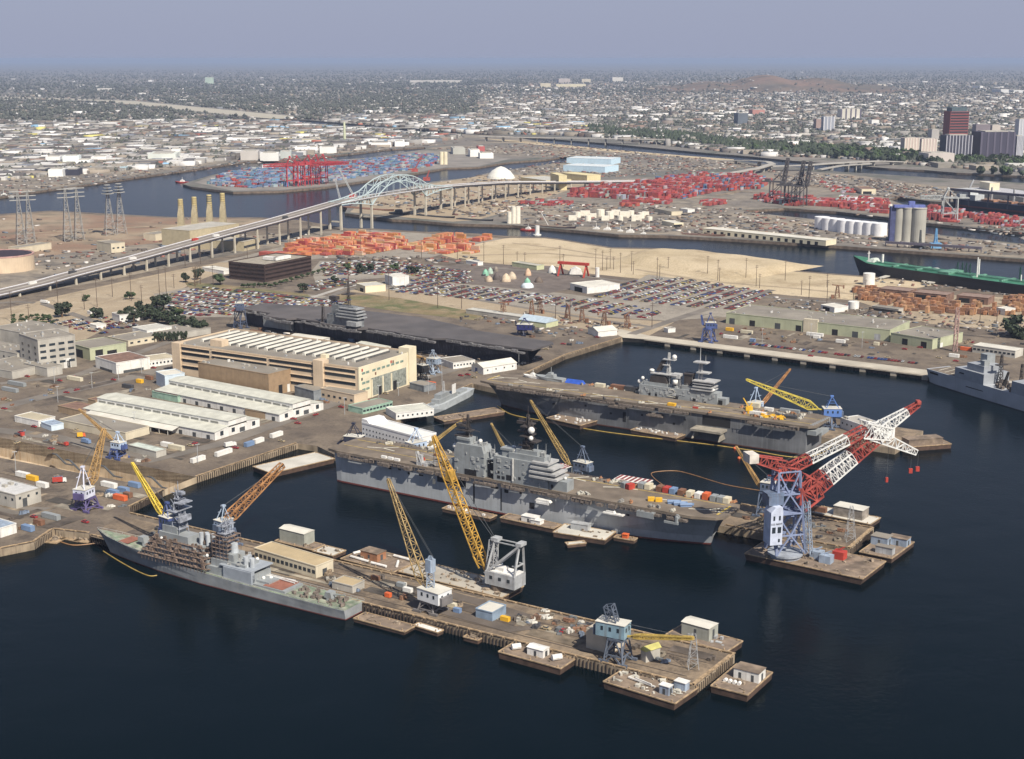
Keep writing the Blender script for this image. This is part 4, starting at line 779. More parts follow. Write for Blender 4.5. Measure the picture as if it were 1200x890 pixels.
# barges ------------------------------------------------------------
def barge(label, C, L, R, ht=2.0, deckm=None, group='work barges along the piers', name='barge'):
    c, ang, a, b = frame(C, L, R, ht); t = thing(name, label, 'barge', (c.x, c.y, 0), ang, group); m = MB()
    m.box(0, 0, -.8, a*.96, b*.98, ht+.55, tx=1/.96, ty=1/.98); m.build('hull', BHULL, t); m = MB(); m.bb(-a/2+.2, a/2-.2, -b/2+.2, b/2-.2, ht-.25+.02, ht)
    m.build('deck', deckm or BARGE, t); m = MB()
    for s in (-1, 1): m.bb(-a/2, a/2, s*b/2-.25, s*b/2+.25, ht-.2, ht+.25); m.bb(s*a/2-.25, s*a/2+.25, -b/2, b/2, ht-.2, ht+.25)
    for x in np.linspace(-a/2+2, a/2-2, max(2, int(a/8))):
        for s in (-1, 1): m.cyl((x, s*(b/2-1), ht), (x, s*(b/2-1), ht+.8), .3, .3, 6)
    m.build('rim', TIMBER, t); return t, a, b, ht
def clutter(t, a, b, z, n, seed, mats=(0,), name='deck_gear', mat=None, mx=3, mz=1.4):
    r = random.Random(seed); m = MB()
    for k in range(n):
        if r.random() < .75: m.box(r.uniform(-a/2+2, a/2-2), r.uniform(-b/2+2, b/2-2), z, r.uniform(.5, mx), r.uniform(.5, mx*.6), r.uniform(.3, mz), rot=r.choice((0, 0, r.random()*3)))
        else: x, y = r.uniform(-a/2+2, a/2-2), r.uniform(-b/2+2, b/2-2); m.cyl((x, y, z+.3), (x+r.uniform(-3, 3), y+r.uniform(-1, 1), z+.3), .25, .25, 6)
    if n: m.build(name, mat or mk('mixed_gear', (.3, .24, .18), .8, .6, .7), t)
def hut(t, x, y, z, sx, sy, h, wall, roof, name='deckhouse', gab=0, rot=0, doors=0):
    m = MB(); m.box(x, y, z, sx, sy, h, rot=rot); o = m.build(name, wall, t); m = MB()
    if gab: m.gable(x-sx/2, x+sx/2, y-sy/2, y+sy/2, z+h, gab)
    else: m.box(x, y, z+h, sx+.5, sy+.5, .25, rot=rot)
    m.build('roof', roof, o)
    if doors:
        m = MB(); [m.bb(x-sx/2+sx*(k+.5)/doors-.6, x-sx/2+sx*(k+.5)/doors+.6, y-sy/2-.06, y-sy/2+.2, z+.1, z+h*.7) for k in range(doors)]
        m.bb(x+sx/2-.2, x+sx/2+.06, y-.9, y+.9, z+.1, z+h*.75); m.build('door', DGREY, o)
    return o
GREYW = mk('grey_green_wall', (.33, .34, .3), .8, .12, .2, streak=.3)
t, a, b, z = barge('flat grey barge against the near side of the pier end with two small huts', (791, 825), (707, 799), (812, 804), 3); clutter(t, a, b, z, 40, 1, mat=mk('pale_pipes', (.5, .48, .42), .7, .3)); hut(t, a*.27, -b*.18, z, 4.5, 3, 3.6, LBLUE, WHITE, doors=1); hut(t, a*.36, b*.22, z, 5, 3.4, 3.4, LBLUE, WHITE)
m = MB(); m.beam((-a*.3, -b*.05, z+.8), (a*.1, -b*.12, z+.8), .5); m.beam((-a*.2, -b*.05, z+1.4), (a*.05, -b*.12, z+1.4), .4); m.build('pipe_run', WHITE, t)
t, a, b, z = barge('brown barge off the end of the pier carrying a white hut', (876, 815), (833, 804), (904, 788), 3); clutter(t, a, b, z, 12, 2); o = hut(t, a*.12, b*.12, z, 11, 7, 4.2, WHITE, BARGE, doors=2)
m = MB(); [m.cyl((-a*.3+k*2, -b*.25, z+.6), (-a*.3+k*2, -b*.25+1.5, z+.6), .8, .8, 10) for k in range(4)]; m.build('drum', WHITE, t)
t, a, b, z = barge('barge with a long grey shed on the far side of the pier end', (852, 764), (780, 744), (872, 752), 3); hut(t, -a*.1, b*.1, z, a*.45, 8, 6, GREYW, WROOF, gab=.8, doors=1); clutter(t, a*.95, b, z, 16, 3, mat=SILV)
t, a, b, z = barge('rusty barge alongside the pier with one white cabin and two tanks', (657, 784), (584, 764), (671, 772), 3); hut(t, 0, b*.12, z, 8, 5, 3.4, WHITE, WHITE, gab=.8, doors=1); clutter(t, a, b, z, 10, 4)
m = MB(); m.cyl((-a*.38, -1, z+1.4), (-a*.3, 2, z+1.4), 1.3, 1.3, 10); m.cyl((a*.27, -1, z+1.4), (a*.35, 2.5, z+1.4), 1.3, 1.3, 10); m.build('tank', WHITE, t)
t, a, b, z = barge('low rusty float beside the cruiser stern', (474, 741), (414, 725), (486, 733), 1.6); clutter(t, a, b, z, 5, 5)
t, a, b, z = barge('small white topped float under the pier edge', (513, 742), (484, 733), (518, 738), 1.8, WHITE)
t, a, b, z = barge('small round nosed float against the near side of the pier', (560, 751), (543, 746.5), (564, 746), 1.8); clutter(t, a, b, z, 6, 6)
t, a, b, z = barge('barge with a brick coloured deckhouse and white pipes beyond the pier', (461, 671), (399, 655), (482, 655), 2.6); hut(t, -a*.12, 0, z, 11, 7, 4, mk('brick_deckhouse', (.36, .17, .09), .8, .2), BARGE, doors=1); clutter(t, a, b, z, 14, 7)
m = MB(); [m.cyl((x0*a, y0*b, z+.8), (x1*a, y1*b, z+.8), .7, .7, 8) for x0, y0, x1, y1 in ((-.4, -.3, -.05, -.34), (.02, -.36, .3, -.36), (-.4, .3, -.25, .42), (.1, .36, .42, .34), (.3, .1, .42, -.2), (-.46, -.1, -.4, .2))]; m.build('pipe', WHITE, t)
t, a, b, z = barge('barge with a long grey shed beyond the pier behind the brown roofed building', (366, 645), (322, 634), (394, 642), 2.6); hut(t, -a*.12, b*.15, z, a*.66, 8, 6.5, GREYW, WROOF, gab=1); clutter(t, a, b, z, 8, 8)
t, a, b, z = barge('flat grey float right of the grey shed barge', (390, 652), (366, 646), (396, 643), 2, CONC2); clutter(t, a, b, z, 6, 9)
t, a, b, z = barge('grey wedge shaped caisson barge moored along the dock quay', (318, 555), (296, 547), (369, 530), 3, CONC2)
# beside carrier 1
t, a, b, z = barge('slim barge against the hull below the yellow boom, leftmost of the row', (574, 608), (518, 596), (577, 603), 2); clutter(t, a, b, z, 10, 10, mat=WHITE)
t, a, b, z = barge('barge with a white cabin in the row along the near carrier', (648, 620), (586, 607), (654, 614), 2.4); hut(t, 0, 0, z, 9, 5, 3, WHITE, WHITE, doors=1); hut(t, 5, -1, z, 6, 4, 2, WHITE, WHITE)
t, a, b, z = barge('pale grey barge with a small flat hut in the row along the near carrier', (709, 633.5), (648, 624), (720, 623), 2.6, CONC2); hut(t, -a*.12, b*.2, z, 10, 4, 3.4, SILV, SILV); clutter(t, a, b, z, 8, 12)
t, a, b, z = barge('small barge with an orange box, rightmost of the row along the near carrier', (743, 634), (719, 630), (745, 630.5), 1.8); hut(t, 0, 0, z, 3, 2.5, 2, PB['orange'], PB['orange'])
t, a, b, z = barge('short float sticking out across the row of barges', (665, 639), (662, 636), (680, 630), 1.6, CONC2)
# beside carrier 2
t, a, b, z = barge('brown barge with a white loaded deck under the dark carrier, left one of two', (680, 499), (640, 490), (697, 492), 3); clutter(t, a*.95, b, z, 16, 13, mat=WHITE)
t, a, b, z = barge('brown barge with a white deck under the dark carrier, right one of two', (792, 514), (739, 504), (799, 509), 2.4); clutter(t, a, b, z, 16, 14, mat=WHITE)
t, a, b, z = barge('wide brown barge outside the small grey vessel in the inner basin', (520, 494), (508, 489), (563, 472), 2.4); clutter(t, a, b, z, 14, 15)
# barge group near giant crane
t, a, b, z = barge('grey barge with a corrugated shed beyond the middle pier end', (1020, 615), (950, 601), (1027, 606), 2.6, CONC2); hut(t, a*.08, b*.05, z, a*.48, 9, 5.5, mk('corrugated_wall', (.25, .22, .19), .8, .3, .3), WROOF, doors=0)
t, a, b, z = barge('barge with three small grey blue huts at the end of the middle pier', (1045, 655), (1007, 647), (1064, 634), 2.6); hut(t, -a*.25, b*.1, z, 9, 7, 4.5, LBLUE, ROOF, doors=1); hut(t, a*.2, b*.25, z, 10, 6, 4, LBLUE, BARGE, doors=1); hut(t, a*.15, -b*.3, z, 9, 4, 3.6, SILV, ROOF); clutter(t, a, b, z, 12, 16)
t, a, b, z = barge('rusty barge off the end of the furthest pier', (1058, 525), (1046, 519), (1086, 507), 3); hut(t, 0, 0, z, a*.7, b*.7, 4, BARGE, BARGE)
# timber rafts at left
for k, (px, s_) in enumerate((((72, 629), 11), ((88, 631), 12), ((100, 633), 9), ((64, 634), 8))):
    p = G(*px, 0); t = thing('timber_raft', ['timber raft nearest the curved quay', 'timber raft in the middle of the loose group', 'timber raft closest to the cruiser bow', 'outer timber raft next to the orange boom'][k], 'raft', (p.x, p.y, 0), YANG+.1*k, 'timber rafts by the curved quay'); m = MB(); r = random.Random(k)
    for i in range(7): m.beam((-s_/2, i*1.1-4, .3), (s_/2, i*1.1-4, .3), .9, .5)
    m.build('logs', TIMBER, t); clutter(t, s_, 8, .6, 12, 30+k)
# ================================================================= CRANES
def rel(p, b): return Vector((p.x-b.x, p.y-b.y, p.z-b.z))
def crane(label, base, az, foot, tip, hp=12, span=9, lc=GBLUE, hc=LBLUE, bc=BROWNB, house=(9, 6, 4.5), wa=3, wb=.8, af=7, bn=12, tower=0, z=GZ, bent=0, group='dockside cranes', name='portal_crane', name_b='boom', cwt=True, top=0, ft=.35, housez=None, yaw=None):
    B = G(*base, z); a = R_(az); t = thing(name, label, 'crane', B, 0, group); u = Vector((cos(a), sin(a), 0)); n = Vector((-sin(a), cos(a), 0)); s = span/2
    lg = [(E1*i*s+E2*j*s) for i, j in ((-1, -1), (1, -1), (1, 1), (-1, 1))]
    if hp > 0:
        for k in range(4):
            m = MB(); p = lg[k]; q = p*.72+Vector((0, 0, hp)); m.beam(p+Vector((0, 0, .6)), q, .6, .6); m.beam(p-E1*2.2+Vector((0, 0, .7)), p+E1*2.2+Vector((0, 0, .7)), 1.1, 1.1); m.build('leg', lc, t, split=False)
        m = MB()
        for k in range(4):
            p, q = lg[k], lg[(k+1) % 4]; up = Vector((0, 0, 1))
            m.beam(p*.9+up*hp*.36, q*.9+up*hp*.36, .5); m.beam(p*.72+up*hp, q*.72+up*hp, .9)
            m.beam(p*.9+up*hp*.36, (p*.72+q*.72)/2+up*hp, ft); m.beam(q*.9+up*hp*.36, (p*.72+q*.72)/2+up*hp, ft); m.beam(p, (p+q)*.45+up*hp*.36, ft); m.beam(q, (p+q)*.45+up*hp*.36, ft)
        m.cyl((0, 0, hp), (0, 0, hp+.9), s*.8, s*.8, 14); m.build('portal_frame', lc, t, split=False)
    hz = hp+.9 if housez is None else housez
    if tower:
        m = MB(); m.truss((0, 0, hz), (0, 0, hz+tower), 3.4, 2.8, 4, .35); m.build('tower', lc, t, split=False)
    f = rel(VP(B, a, *foot), B); e = rel(VP(B, a, *tip), B); hl, hw, hh = house; off = -hl*.18
    m = MB(); m.box(u.x*off, u.y*off, hz, hl, hw, hh, rot=a); ho = m.build('machinery_house', hc, t, split=False)
    m = MB(); m.box(u.x*off, u.y*off, hz+hh, hl+.5, hw+.5, .25, rot=a); m.build('roof', WROOF, ho)
    m = MB()
    for k in (-1, 0, 1):
        c = u*(off+k*hl*.28)-n*(hw/2); m.box(c.x, c.y, hz+hh*.45, 1.1, .16, hh*.3, rot=a); c = u*(off+k*hl*.28)+n*(hw/2); m.box(c.x, c.y, hz+hh*.45, 1.1, .16, hh*.3, rot=a)
    for k in (-1, 1):
        for sg in (1, -1): c = u*(off+sg*hl/2)+n*k*hw*.22; m.box(c.x, c.y, hz+hh*.45, .16, 1.1, hh*.3, rot=a)
    m.build('window', GLASS, ho)
    ap = u*(-hl*.15)+Vector((0, 0, hz+hh+max(af, top)))
    if af:
        m = MB()
        for k in (-1, 1):
            m.beam(u*(hl*.25)+n*k*hw*.35+Vector((0, 0, hz+hh*.6)), ap+n*k*.5, .4); m.beam(u*(-hl*.55)+n*k*hw*.35+Vector((0, 0, hz+hh)), ap+n*k*.5, .4); m.beam(u*(hl*.05)+n*k*hw*.42+Vector((0, 0, hz+hh+af*.5)), u*(-hl*.35)+n*k*hw*.42+Vector((0, 0, hz+hh+af*.5)), .25)
        m.box(ap.x, ap.y, ap.z-.3, 2.2, 1.8, .9, rot=a); m.build('gantry', hc, t, split=False)
    m = MB(); m.truss(f, f.lerp(e, .12), 1.2, wa, 2, ft); m.truss(f.lerp(e, .12), e, wa, wb, bn, ft, td=ft*.55); m.box(e.x, e.y, e.z-.5, 1.2, 1, 1)
    m.beam(f, Vector((u.x*hl*.3, u.y*hl*.3, max(f.z-1, hz+.5))), .8); m.build(name_b, bc, t, split=False)
    m = MB(); m.beam(ap, e, .12); m.beam(ap+n*.6, f.lerp(e, .97)+n*.3, .12); m.build('stay_cable', DGREY, t, split=False)
    if top:
        m = MB(); m.truss((0, 0, hz+hh), (0, 0, hz+hh+top*.5), 3.4, 3, 3, .4); m.box(0, 0, hz+hh+top*.5, 3.4, 3.4, top*.4, rot=a); m.truss((0, 0, hz+hh+top*.9), (0, 0, hz+hh+top), 2.4, 1, 2, .3); m.build('head_tower', LBLUE, t, split=False)
    if cwt: m = MB(); c = u*(-hl*.72); m.box(c.x, c.y, hz-.4, 2, hw*.8, hh*.7, rot=a); m.build('counterweight', lc, t, split=False)
    return t
crane('white and grey portal crane on the near pier with a tall tan lattice boom', (505, 716), 140, (500, 690), (455, 562), hp=5, span=9, top=15, lc=mk('grey_lattice', (.16, .15, .15), .7), hc=mk('off_white_house', (.66, .68, .7), .5, .06), house=(13, 9, 5.5), wa=4.6, wb=1, af=0, bn=16, bc=mk('tan_boom', (.38, .27, .12), .6, .3), ft=.42)
crane('crane with pale grey houses and a thick orange boom beside the cruiser', (266, 640), 50, (263, 612), (331, 545), hp=9, span=9, lc=GBLUE, hc=LBLUE, house=(8, 6, 5), wa=4.6, wb=2.6, af=7, bn=12, bc=ORB, ft=.5)
crane('deep blue crane with a thin yellow boom behind the cruiser mast', (197, 641), 140, (191, 604), (155, 543), hp=10, span=8, lc=BLUE, hc=BLUE, house=(8, 6, 6), wa=2.4, wb=.8, af=7, bc=mk('bright_yellow_boom', (.68, .5, .07), .5, .15), ft=.5)
crane('purple legged crane with a white house standing at the root of the near pier', (102, 597), 70, (107, 568), (122, 503), hp=7, span=10, lc=mk('purple_blue_frame', (.1, .08, .2), .6), hc=mk('pale_lilac_house', (.6, .62, .74), .5), house=(9, 8, 5), wa=4, wb=1.6, af=12, bc=BROWNB, ft=.45)
crane('small blue and white crane on the far side of the dry dock', (138, 537), 150, (130, 514), (93, 480), hp=6, span=8, lc=BLUE, hc=mk('pale_blue_house', (.42, .52, .68), .5), house=(8, 6, 4), wa=1.6, wb=.7, af=6, bc=BROWNB)
crane('pale blue crane at the end of the middle of the far hull, dull yellow boom crossing its bow deck', (680, 566), 140, (667, 545), (622, 470), hp=8, span=8, lc=GBLUE, hc=GBLUE, house=(10, 6, 4.5), wa=2.6, wb=.9, af=9, bc=mk('dull_ochre_boom', (.36, .25, .09), .6, .3), bn=16)['label'] = 'grey blue crane right of the near carrier island with a long ochre boom'
crane('crane hidden behind the carrier island, only its thin yellow boom clearly seen', (600, 556), 140, (592, 528), (576, 497), hp=8, span=8, lc=GBLUE, hc=GBLUE, wa=1.4, wb=.6, af=4, bc=MATS['dull_ochre_boom'])
crane('light blue crane beside the white barracks with its boom over the inner basin', (491, 540), 40, (503, 522), (541, 493), hp=7, span=8, lc=LBLUE, hc=mk('light_sky_house', (.4, .5, .66), .5), house=(12, 7, 5), wa=1.6, wb=.8, af=8, bc=MATS['dull_ochre_boom'])
crane('dark navy crane left of the white barracks without a raised boom', (412, 527), 160, (400, 517), (396, 520), hp=5, span=8, lc=mk('navy_frame', (.025, .03, .06), .6), hc=MATS['navy_frame'], house=(12, 7, 3.5), wa=1.2, wb=.8, af=8, bc=MATS['navy_frame'], bn=3)
crane('crane behind the giant crane tower with a brown boom leaning left', (897, 605), 150, (892, 572), (863, 524), hp=14, span=8, lc=GBLUE, hc=GBLUE, house=(8, 7, 5), wa=1.8, wb=.8, af=3, bc=BROWNB)
crane('bright blue crane near the far pier end with a deep yellow truss boom', (970, 502), 178, (958, 479), (875, 445), hp=8, span=9, lc=GBLUE, hc=mk('cornflower_house', (.1, .2, .5), .5, .1), house=(12, 8, 5.5), wa=5.5, wb=1, af=8, bc=LEM, ft=.5, bn=10)
crane('pale blue crane behind the dark carrier stern, brown boom crossing the yellow one', (886, 492), 50, (893, 474), (926, 433), hp=7, span=8, lc=LBLUE, hc=MATS['light_sky_house'], house=(11, 7, 5), wa=1.8, wb=.8, af=10, bc=ORB)
crane('royal blue crane standing alone on the far quay at the head of the basin', (830, 401), 175, (824, 381), (822, 370), hp=12, span=10, lc=BLUE, hc=BLUE, house=(9, 7, 5), wa=1.5, wb=1, af=8, bc=BLUE, ft=.6)
crane('grey blue crane with a lowered yellow boom near the outer end of the pier', (724, 775), -28, (742, 746), (812, 748), hp=10.5, span=9, lc=mk('slate_frame', (.1, .12, .16), .6), hc=mk('teal_grey_house', (.22, .33, .4), .5, .15, streak=.5), house=(13, 7, 6), wa=1.6, wb=1, af=0, bc=mk('mustard_boom', (.45, .32, .08), .6), bn=12, ft=.5)
crane('dark tower crane at the left end of the dry dock carrier', (282, 385), 100, (284, 360), (285, 351), hp=18, span=9, lc=mk('dim_blue_frame', (.07, .09, .15), .6), hc=MATS['dim_blue_frame'], house=(12, 8, 6), wa=2, wb=1.4, af=6, bc=BROWNB, bn=3)
crane('pale blue lattice crane between the beige shop and the carrier', (506, 438), 150, (499, 422), (478, 413), hp=8, span=9, lc=LBLUE, hc=LBLUE, house=(9, 7, 4), wa=1.4, wb=.8, af=6, bc=BROWNB, ft=.55)
crane('black crane in front of the pale blue lattice crane', (494, 446), 130, (492, 436), (488, 427), hp=7, span=7, lc=BLACK, hc=BLACK, house=(8, 6, 5), wa=1.2, wb=.8, af=5, bc=BLACK, bn=3)
crane('dark navy crane beside the quonset hall at the right end of the carrier', (612, 393), 170, (606, 382), (604, 377), hp=4.5, span=8, lc=MATS['navy_frame'], hc=mk('deep_navy_house', (.025, .03, .13), .5), house=(14, 8, 5), wa=1.2, wb=.9, af=5, bc=MATS['navy_frame'], bn=3)
# crane 7 upper machinery lattice
m = MB(); 
# floating crane with yellow boom
t, a, b, z = barge('grey flat barge carrying the floating crane with the long yellow boom', (588, 701), (467, 670), (617, 688), 3, mk('grey_barge_deck', (.36, .33, .28), .85, .15, .1), 'work barges along the piers'); clutter(t, a, b, z, 40, 21)
def floating():
    B = G(586, 690, 3); az = R_(146); u = Vector((cos(az), sin(az), 0)); n = Vector((-sin(az), cos(az), 0)); t = thing('floating_crane', 'floating crane with a white grey house, A-frame and the longest yellow boom', 'crane', B, 0)
    up = Vector((0, 0, 1)); m = MB(); m.cyl((0, 0, 0), (0, 0, 3), 4.5, 4.5, 16); m.build('turntable', BARGE, t)
    m = MB(); m.box(-u.x*3, -u.y*3, 3, 17, 9.5, 6.5, rot=az); h = m.build('machinery_house', SILV, t); m = MB(); m.box(-u.x*3, -u.y*3, 9.5, 16, 8, .3, rot=az); m.box(-u.x*1, -u.y*1, 9.8, 5, 4, 1.6, rot=az); m.build('roof', WHITE, h)
    m = MB(); c = -u*3+n*4.8; [m.box(c.x+u.x*k, c.y+u.y*k, 6, 1.6, .15, 1.6, rot=az) for k in (-5, 0, 5)]; m.build('window', GLASS, h)
    m = MB(); c = u*4.6; m.box(c.x-n.x*5.5, c.y-n.y*5.5, 6.5, 3, 3, 3.6, rot=az); m.build('cab', LBLUE, t)
    m = MB(); a1 = u*2+up*24; a2 = -u*12+up*24
    for k in (-1, 1): m.beam(u*6+n*k*4+up*5, a1+n*k*1.5, .9); m.beam(-u*11+n*k*4.4+up*9, a2+n*k*1.6, .9); m.beam(u*6+n*k*4.2+up*8, a2+n*k*2, 1.0); m.beam(-u*11+n*k*3+up*14, -u*9+n*k*3+up*14, .5)
    m.beam(-u*11.2+n*4+up*14, -u*11.2-n*4+up*14, .6); m.truss(u*5+up*8, a1+u*1.5, 4, 3, 4, .5); m.beam(a1+n*2, a2+n*2, .5); m.beam(a1-n*2, a2-n*2, .5); m.box(a1.x, a1.y, a1.z, 4, 4, 1.6, rot=az); m.box(a2.x, a2.y, a2.z, 3, 5, 1.6, rot=az); m.build('gantry', SILV, t)
    f = rel(VP(B, az, 567, 664), B); e = rel(VP(B, az, 508, 511), B); m = MB(); m.truss(f, f.lerp(e, .1), 3.4, 4.2, 2, .6); m.truss(f.lerp(e, .1), f.lerp(e, .72), 4, 4, 16, .5, td=.3); m.truss(f.lerp(e, .72), e, 4, 1.2, 8, .5, td=.32); c = f.lerp(e, .66); m.box(c.x, c.y, c.z, 3, 4, 5, rot=az); m.beam(f, u*6+up*4, 1.2); m.build('boom', YEL, t)
    m = MB(); m.beam(a1, e, .2); m.beam(a1+n, f.lerp(e, .7), .2); m.beam(e, e+Vector((0, 0, -22)), .15); m.box(e.x, e.y, e.z-24, 1.4, 1.4, 2.4); m.build('stay_cable', DGREY, t, split=False)
floating()
# giant red and white crane
t, a, b, z = barge('wide flat brown barge under the giant red and white crane', (1011, 679), (872.5, 649), (1033, 657), 3.2); clutter(t, a, b, z, 34, 22)
for k, (x, y, c) in enumerate(((a*.02, 0, LBLUE), (a*.12, -b*.1, LBLUE), (a*.17, b*.2, PB['red']))): m = MB(); m.box(x, y, z, 6, 5, 4); m.beam((x-2, y, z+4), (x+2, y+1, z+6), .5); m.build('winch_house', c, t)
def giant():
    B = G(920, 652, 3.2); az = R_(15); u = Vector((cos(az), sin(az), 0)); n = Vector((-sin(az), cos(az), 0)); up = Vector((0, 0, 1))
    t = thing('giant_crane', 'giant crane with red and white booms on a blue grey tower', 'crane', B, 0); V = lambda u_, v_, o=0: rel(VP(B, az, u_, v_, o), B)
    PALE = mk('periwinkle_paint', (.22, .27, .42), .5, .15, streak=.4); RW = mk('white_boom_paint', (.7, .7, .68), .5, .08)
    m = MB(); m.cyl((0, 0, 0), (0, 0, 1.6), 8, 8, 28); m.cyl((0, 0, 1.6), (0, 0, 2.6), 9, 9, 28); m.build('turntable', mk('pale_ring', (.3, .33, .38), .6, .2), t)
    tp = 45.5; P_ = [(-8, -6.5), (8, -6.5), (8, 6.5), (-8, 6.5)]; zc = [3, 13, 24, 34, tp]; m = MB()
    def cor(k, z): f = (z-3)/(tp-3); x, y = P_[k]; x = x*(1-.25*f)-1.5*f*(1 if x > 0 else .6); return u*x+n*y*(1-.5*f)+up*z
    for k in range(4):
        m.beam(cor(k, 3), cor(k, tp), 1.1)
        j = (k+1) % 4
        for i in range(4):
            z0, z1 = zc[i], zc[i+1]; mid = (cor(k, z1)+cor(j, z1))/2 if i % 2 == 0 else (cor(k, z0)+cor(j, z0))/2
            m.beam(cor(k, z1), cor(j, z1), .7); a_, b_ = (cor(k, z0), cor(j, z0)) if i % 2 == 0 else (cor(k, z1), cor(j, z1)); m.beam(a_, mid, .7); m.beam(b_, mid, .7)
    m.box(0, 0, 23.5, 12, 9, .6, rot=az); m.box(0, 0, 33.5, 9, 7, .6, rot=az)
    for k in range(10): m.box(-1+3*sin(k), 3*cos(k*2), 4+k*2.3, 2.4, 1.6, 1.2, rot=k)
    m.build('tower', PALE, t, split=False)
    m = MB(); m.truss(u*9.5-n*7+up*3, u*8-n*5+up*30, 3, 2.4, 9, .35); m.build('stair_tower', LBLUE, t)
    m = MB(); c = -u*10-n*5.5; m.box(c.x, c.y, 10, 6.5, 8, 17, rot=az); m.box(c.x, c.y, 27, 6.5, 8, 2.5, rot=az, tx=.6, shx=1); h = m.build('control_house', mk('white_blue_house', (.52, .57, .7), .5, .12, streak=.3), t)
    fx = u*-10-n*9.6
    m = MB(); [m.box(fx.x+u.x*k, fx.y+u.y*k, z_, w_, .2, hh, rot=az) for z_, hh, w_ in ((23, 2.2, .9), (16.4, 3, 1.8)) for k in (-1.5, 1.5)]; m.box(fx.x+u.x*1.5, fx.y+u.y*1.5, 11.6, .9, .2, 1.6, rot=az); m.build('window', GLASS, h)
    def txt(s_, size, pos, name, par):
        cu = bpy.data.curves.new('t', 'FONT'); cu.body = s_; cu.size = size; cu.extrude = .05; cu.align_x = 'CENTER'; o = bpy.data.objects.new('t', cu); COL.objects.link(o)
        dg = bpy.context.evaluated_depsgraph_get(); me = bpy.data.meshes.new_from_object(o.evaluated_get(dg)); bpy.data.objects.remove(o); me.materials.clear(); me.materials.append(DGREY)
        o = bpy.data.objects.new(name, me); COL.objects.link(o); o.parent = par; o.location = pos; o.rotation_euler = (pi/2, 0, az); return o
    f2 = u*-10-n*9.62; txt('U.S. NAVY', 1.35, (f2.x, f2.y, 20.6), 'lettering', h)
    m = MB(); c = -u*9-n*2; m.box(c.x, c.y, 29.5, 8, 8, 5, rot=az); m.box(c.x, c.y, 34.5, 9, 7, 1, rot=az); m.build('machinery_house', GBLUE, t)
    m = MB()          # top frame with counterweight arm
    A = V(918, 548); Cw = V(884, 540); m.truss(A+up*1, Cw+up*1, 6, 3.4, 6, .6, td=.35); m.truss(V(905, 552), V(931, 555), 7, 6, 3, .7, td=.4); m.build('counterweight_arm', RED, t, split=False)
    m = MB(); c = V(880, 539); m.box(c.x, c.y, c.z-1, 5, 8, 4.5, rot=az); m.build('counterweight', mk('concrete_weight', (.6, .55, .5), .8), t)
    def strut(p, q, w0, w1, n_, name, cols):
        k = len(cols)
        for i, cl in enumerate(cols):
            a_ = p.lerp(q, i/k); b_ = p.lerp(q, (i+1)/k); m = MB(); f0, f1 = i/k, (i+1)/k; m.truss(a_, b_, w0+(w1-w0)*f0, w0+(w1-w0)*f1, max(2, n_//k), .62, td=.3); m.build(name, cl, t, split=False)
    strut(V(926, 549), V(1014, 504), 4.4, 4.4, 12, 'upper_strut', [RED, RW, RW, RED])
    F = V(933, 589); Fu = V(936, 563); T = V(1028, 512)
    m = MB(); m.beam(F+n*5, Fu+n*4, .9); m.beam(F-n*5, Fu-n*4, .9); m.truss(Fu, V(957, 572), 8, 7, 3, .8); m.beam(F, V(957, 572), .8); m.beam(Fu, V(918, 548), 1); m.truss(F, V(957, 572), 9, 8, 3, .9, td=.6); m.build('boom_heel', RED, t, split=False)
    strut(V(953, 571), T, 8, 5.2, 20, 'main_boom', [RED, RW, RW, RED, RED])
    J0, J1, J2 = V(1018, 503), V(1073, 530), V(1076, 474)
    m = MB(); m.truss(V(1015, 505), J1, 7, 2.6, 10, .6, td=.32); m.truss(V(1025, 511), V(1038, 499), 7, 6, 3, .8); m.truss(V(1010, 503), V(1042, 508), 8, 6, 5, .6, td=.35); m.build('fly_jib', RW, t, split=False)
    strut(V(1036, 500), J2, 5.5, 2, 9, 'jib_tail', [RW, RW, RED]); m = MB(); m.box(J2.x, J2.y, J2.z, 2, 4, 2); m.beam(J2, J2+up*2.5, .3); m.build('tail_tip', RED, t)
    for k, (hx, hy, L_) in enumerate(((J1.x-2, J1.y, 9), (J1.x+1.5, J1.y, 8), (J1.x-14, J1.y, 10))):
        m = MB(); m.beam((hx, hy, J1.z-1 if k < 2 else J1.z+3), (hx, hy, J1.z-L_-(4 if k == 2 else 0)), .14); m.build('hoist_rope', DGREY, t); m = MB(); m.box(hx, hy, J1.z-L_-(6 if k == 2 else 2.2), 1.8 if k < 2 else 1.2, 1.4, 2.4); m.build('hook_block', PB['red'], t)
    m = MB(); m.beam(V(1014, 504), J0, .3); m.beam(V(918, 547)+up*3, V(1010, 503), .16); m.beam(J2, V(930, 549)+up*2, .14); m.build('stay_cable', DGREY, t, split=False)
giant()
# upper lattice on the outer pier crane
t = thing('crane_headframe', 'x', 'crane'); bpy.data.objects.remove(t)
cr = next(o for o in COL.objects if o.get('label', '').startswith('grey blue crane with a lowered'))
m = MB(); m.truss((-2, 0, 17.4), (-4, 1, 24.5), 3.6, 3.6, 3, .4); m.beam((0, 0, 17.4), (-3, 1, 23), .5); m.build('headframe', MATS['slate_frame'], cr, split=False)
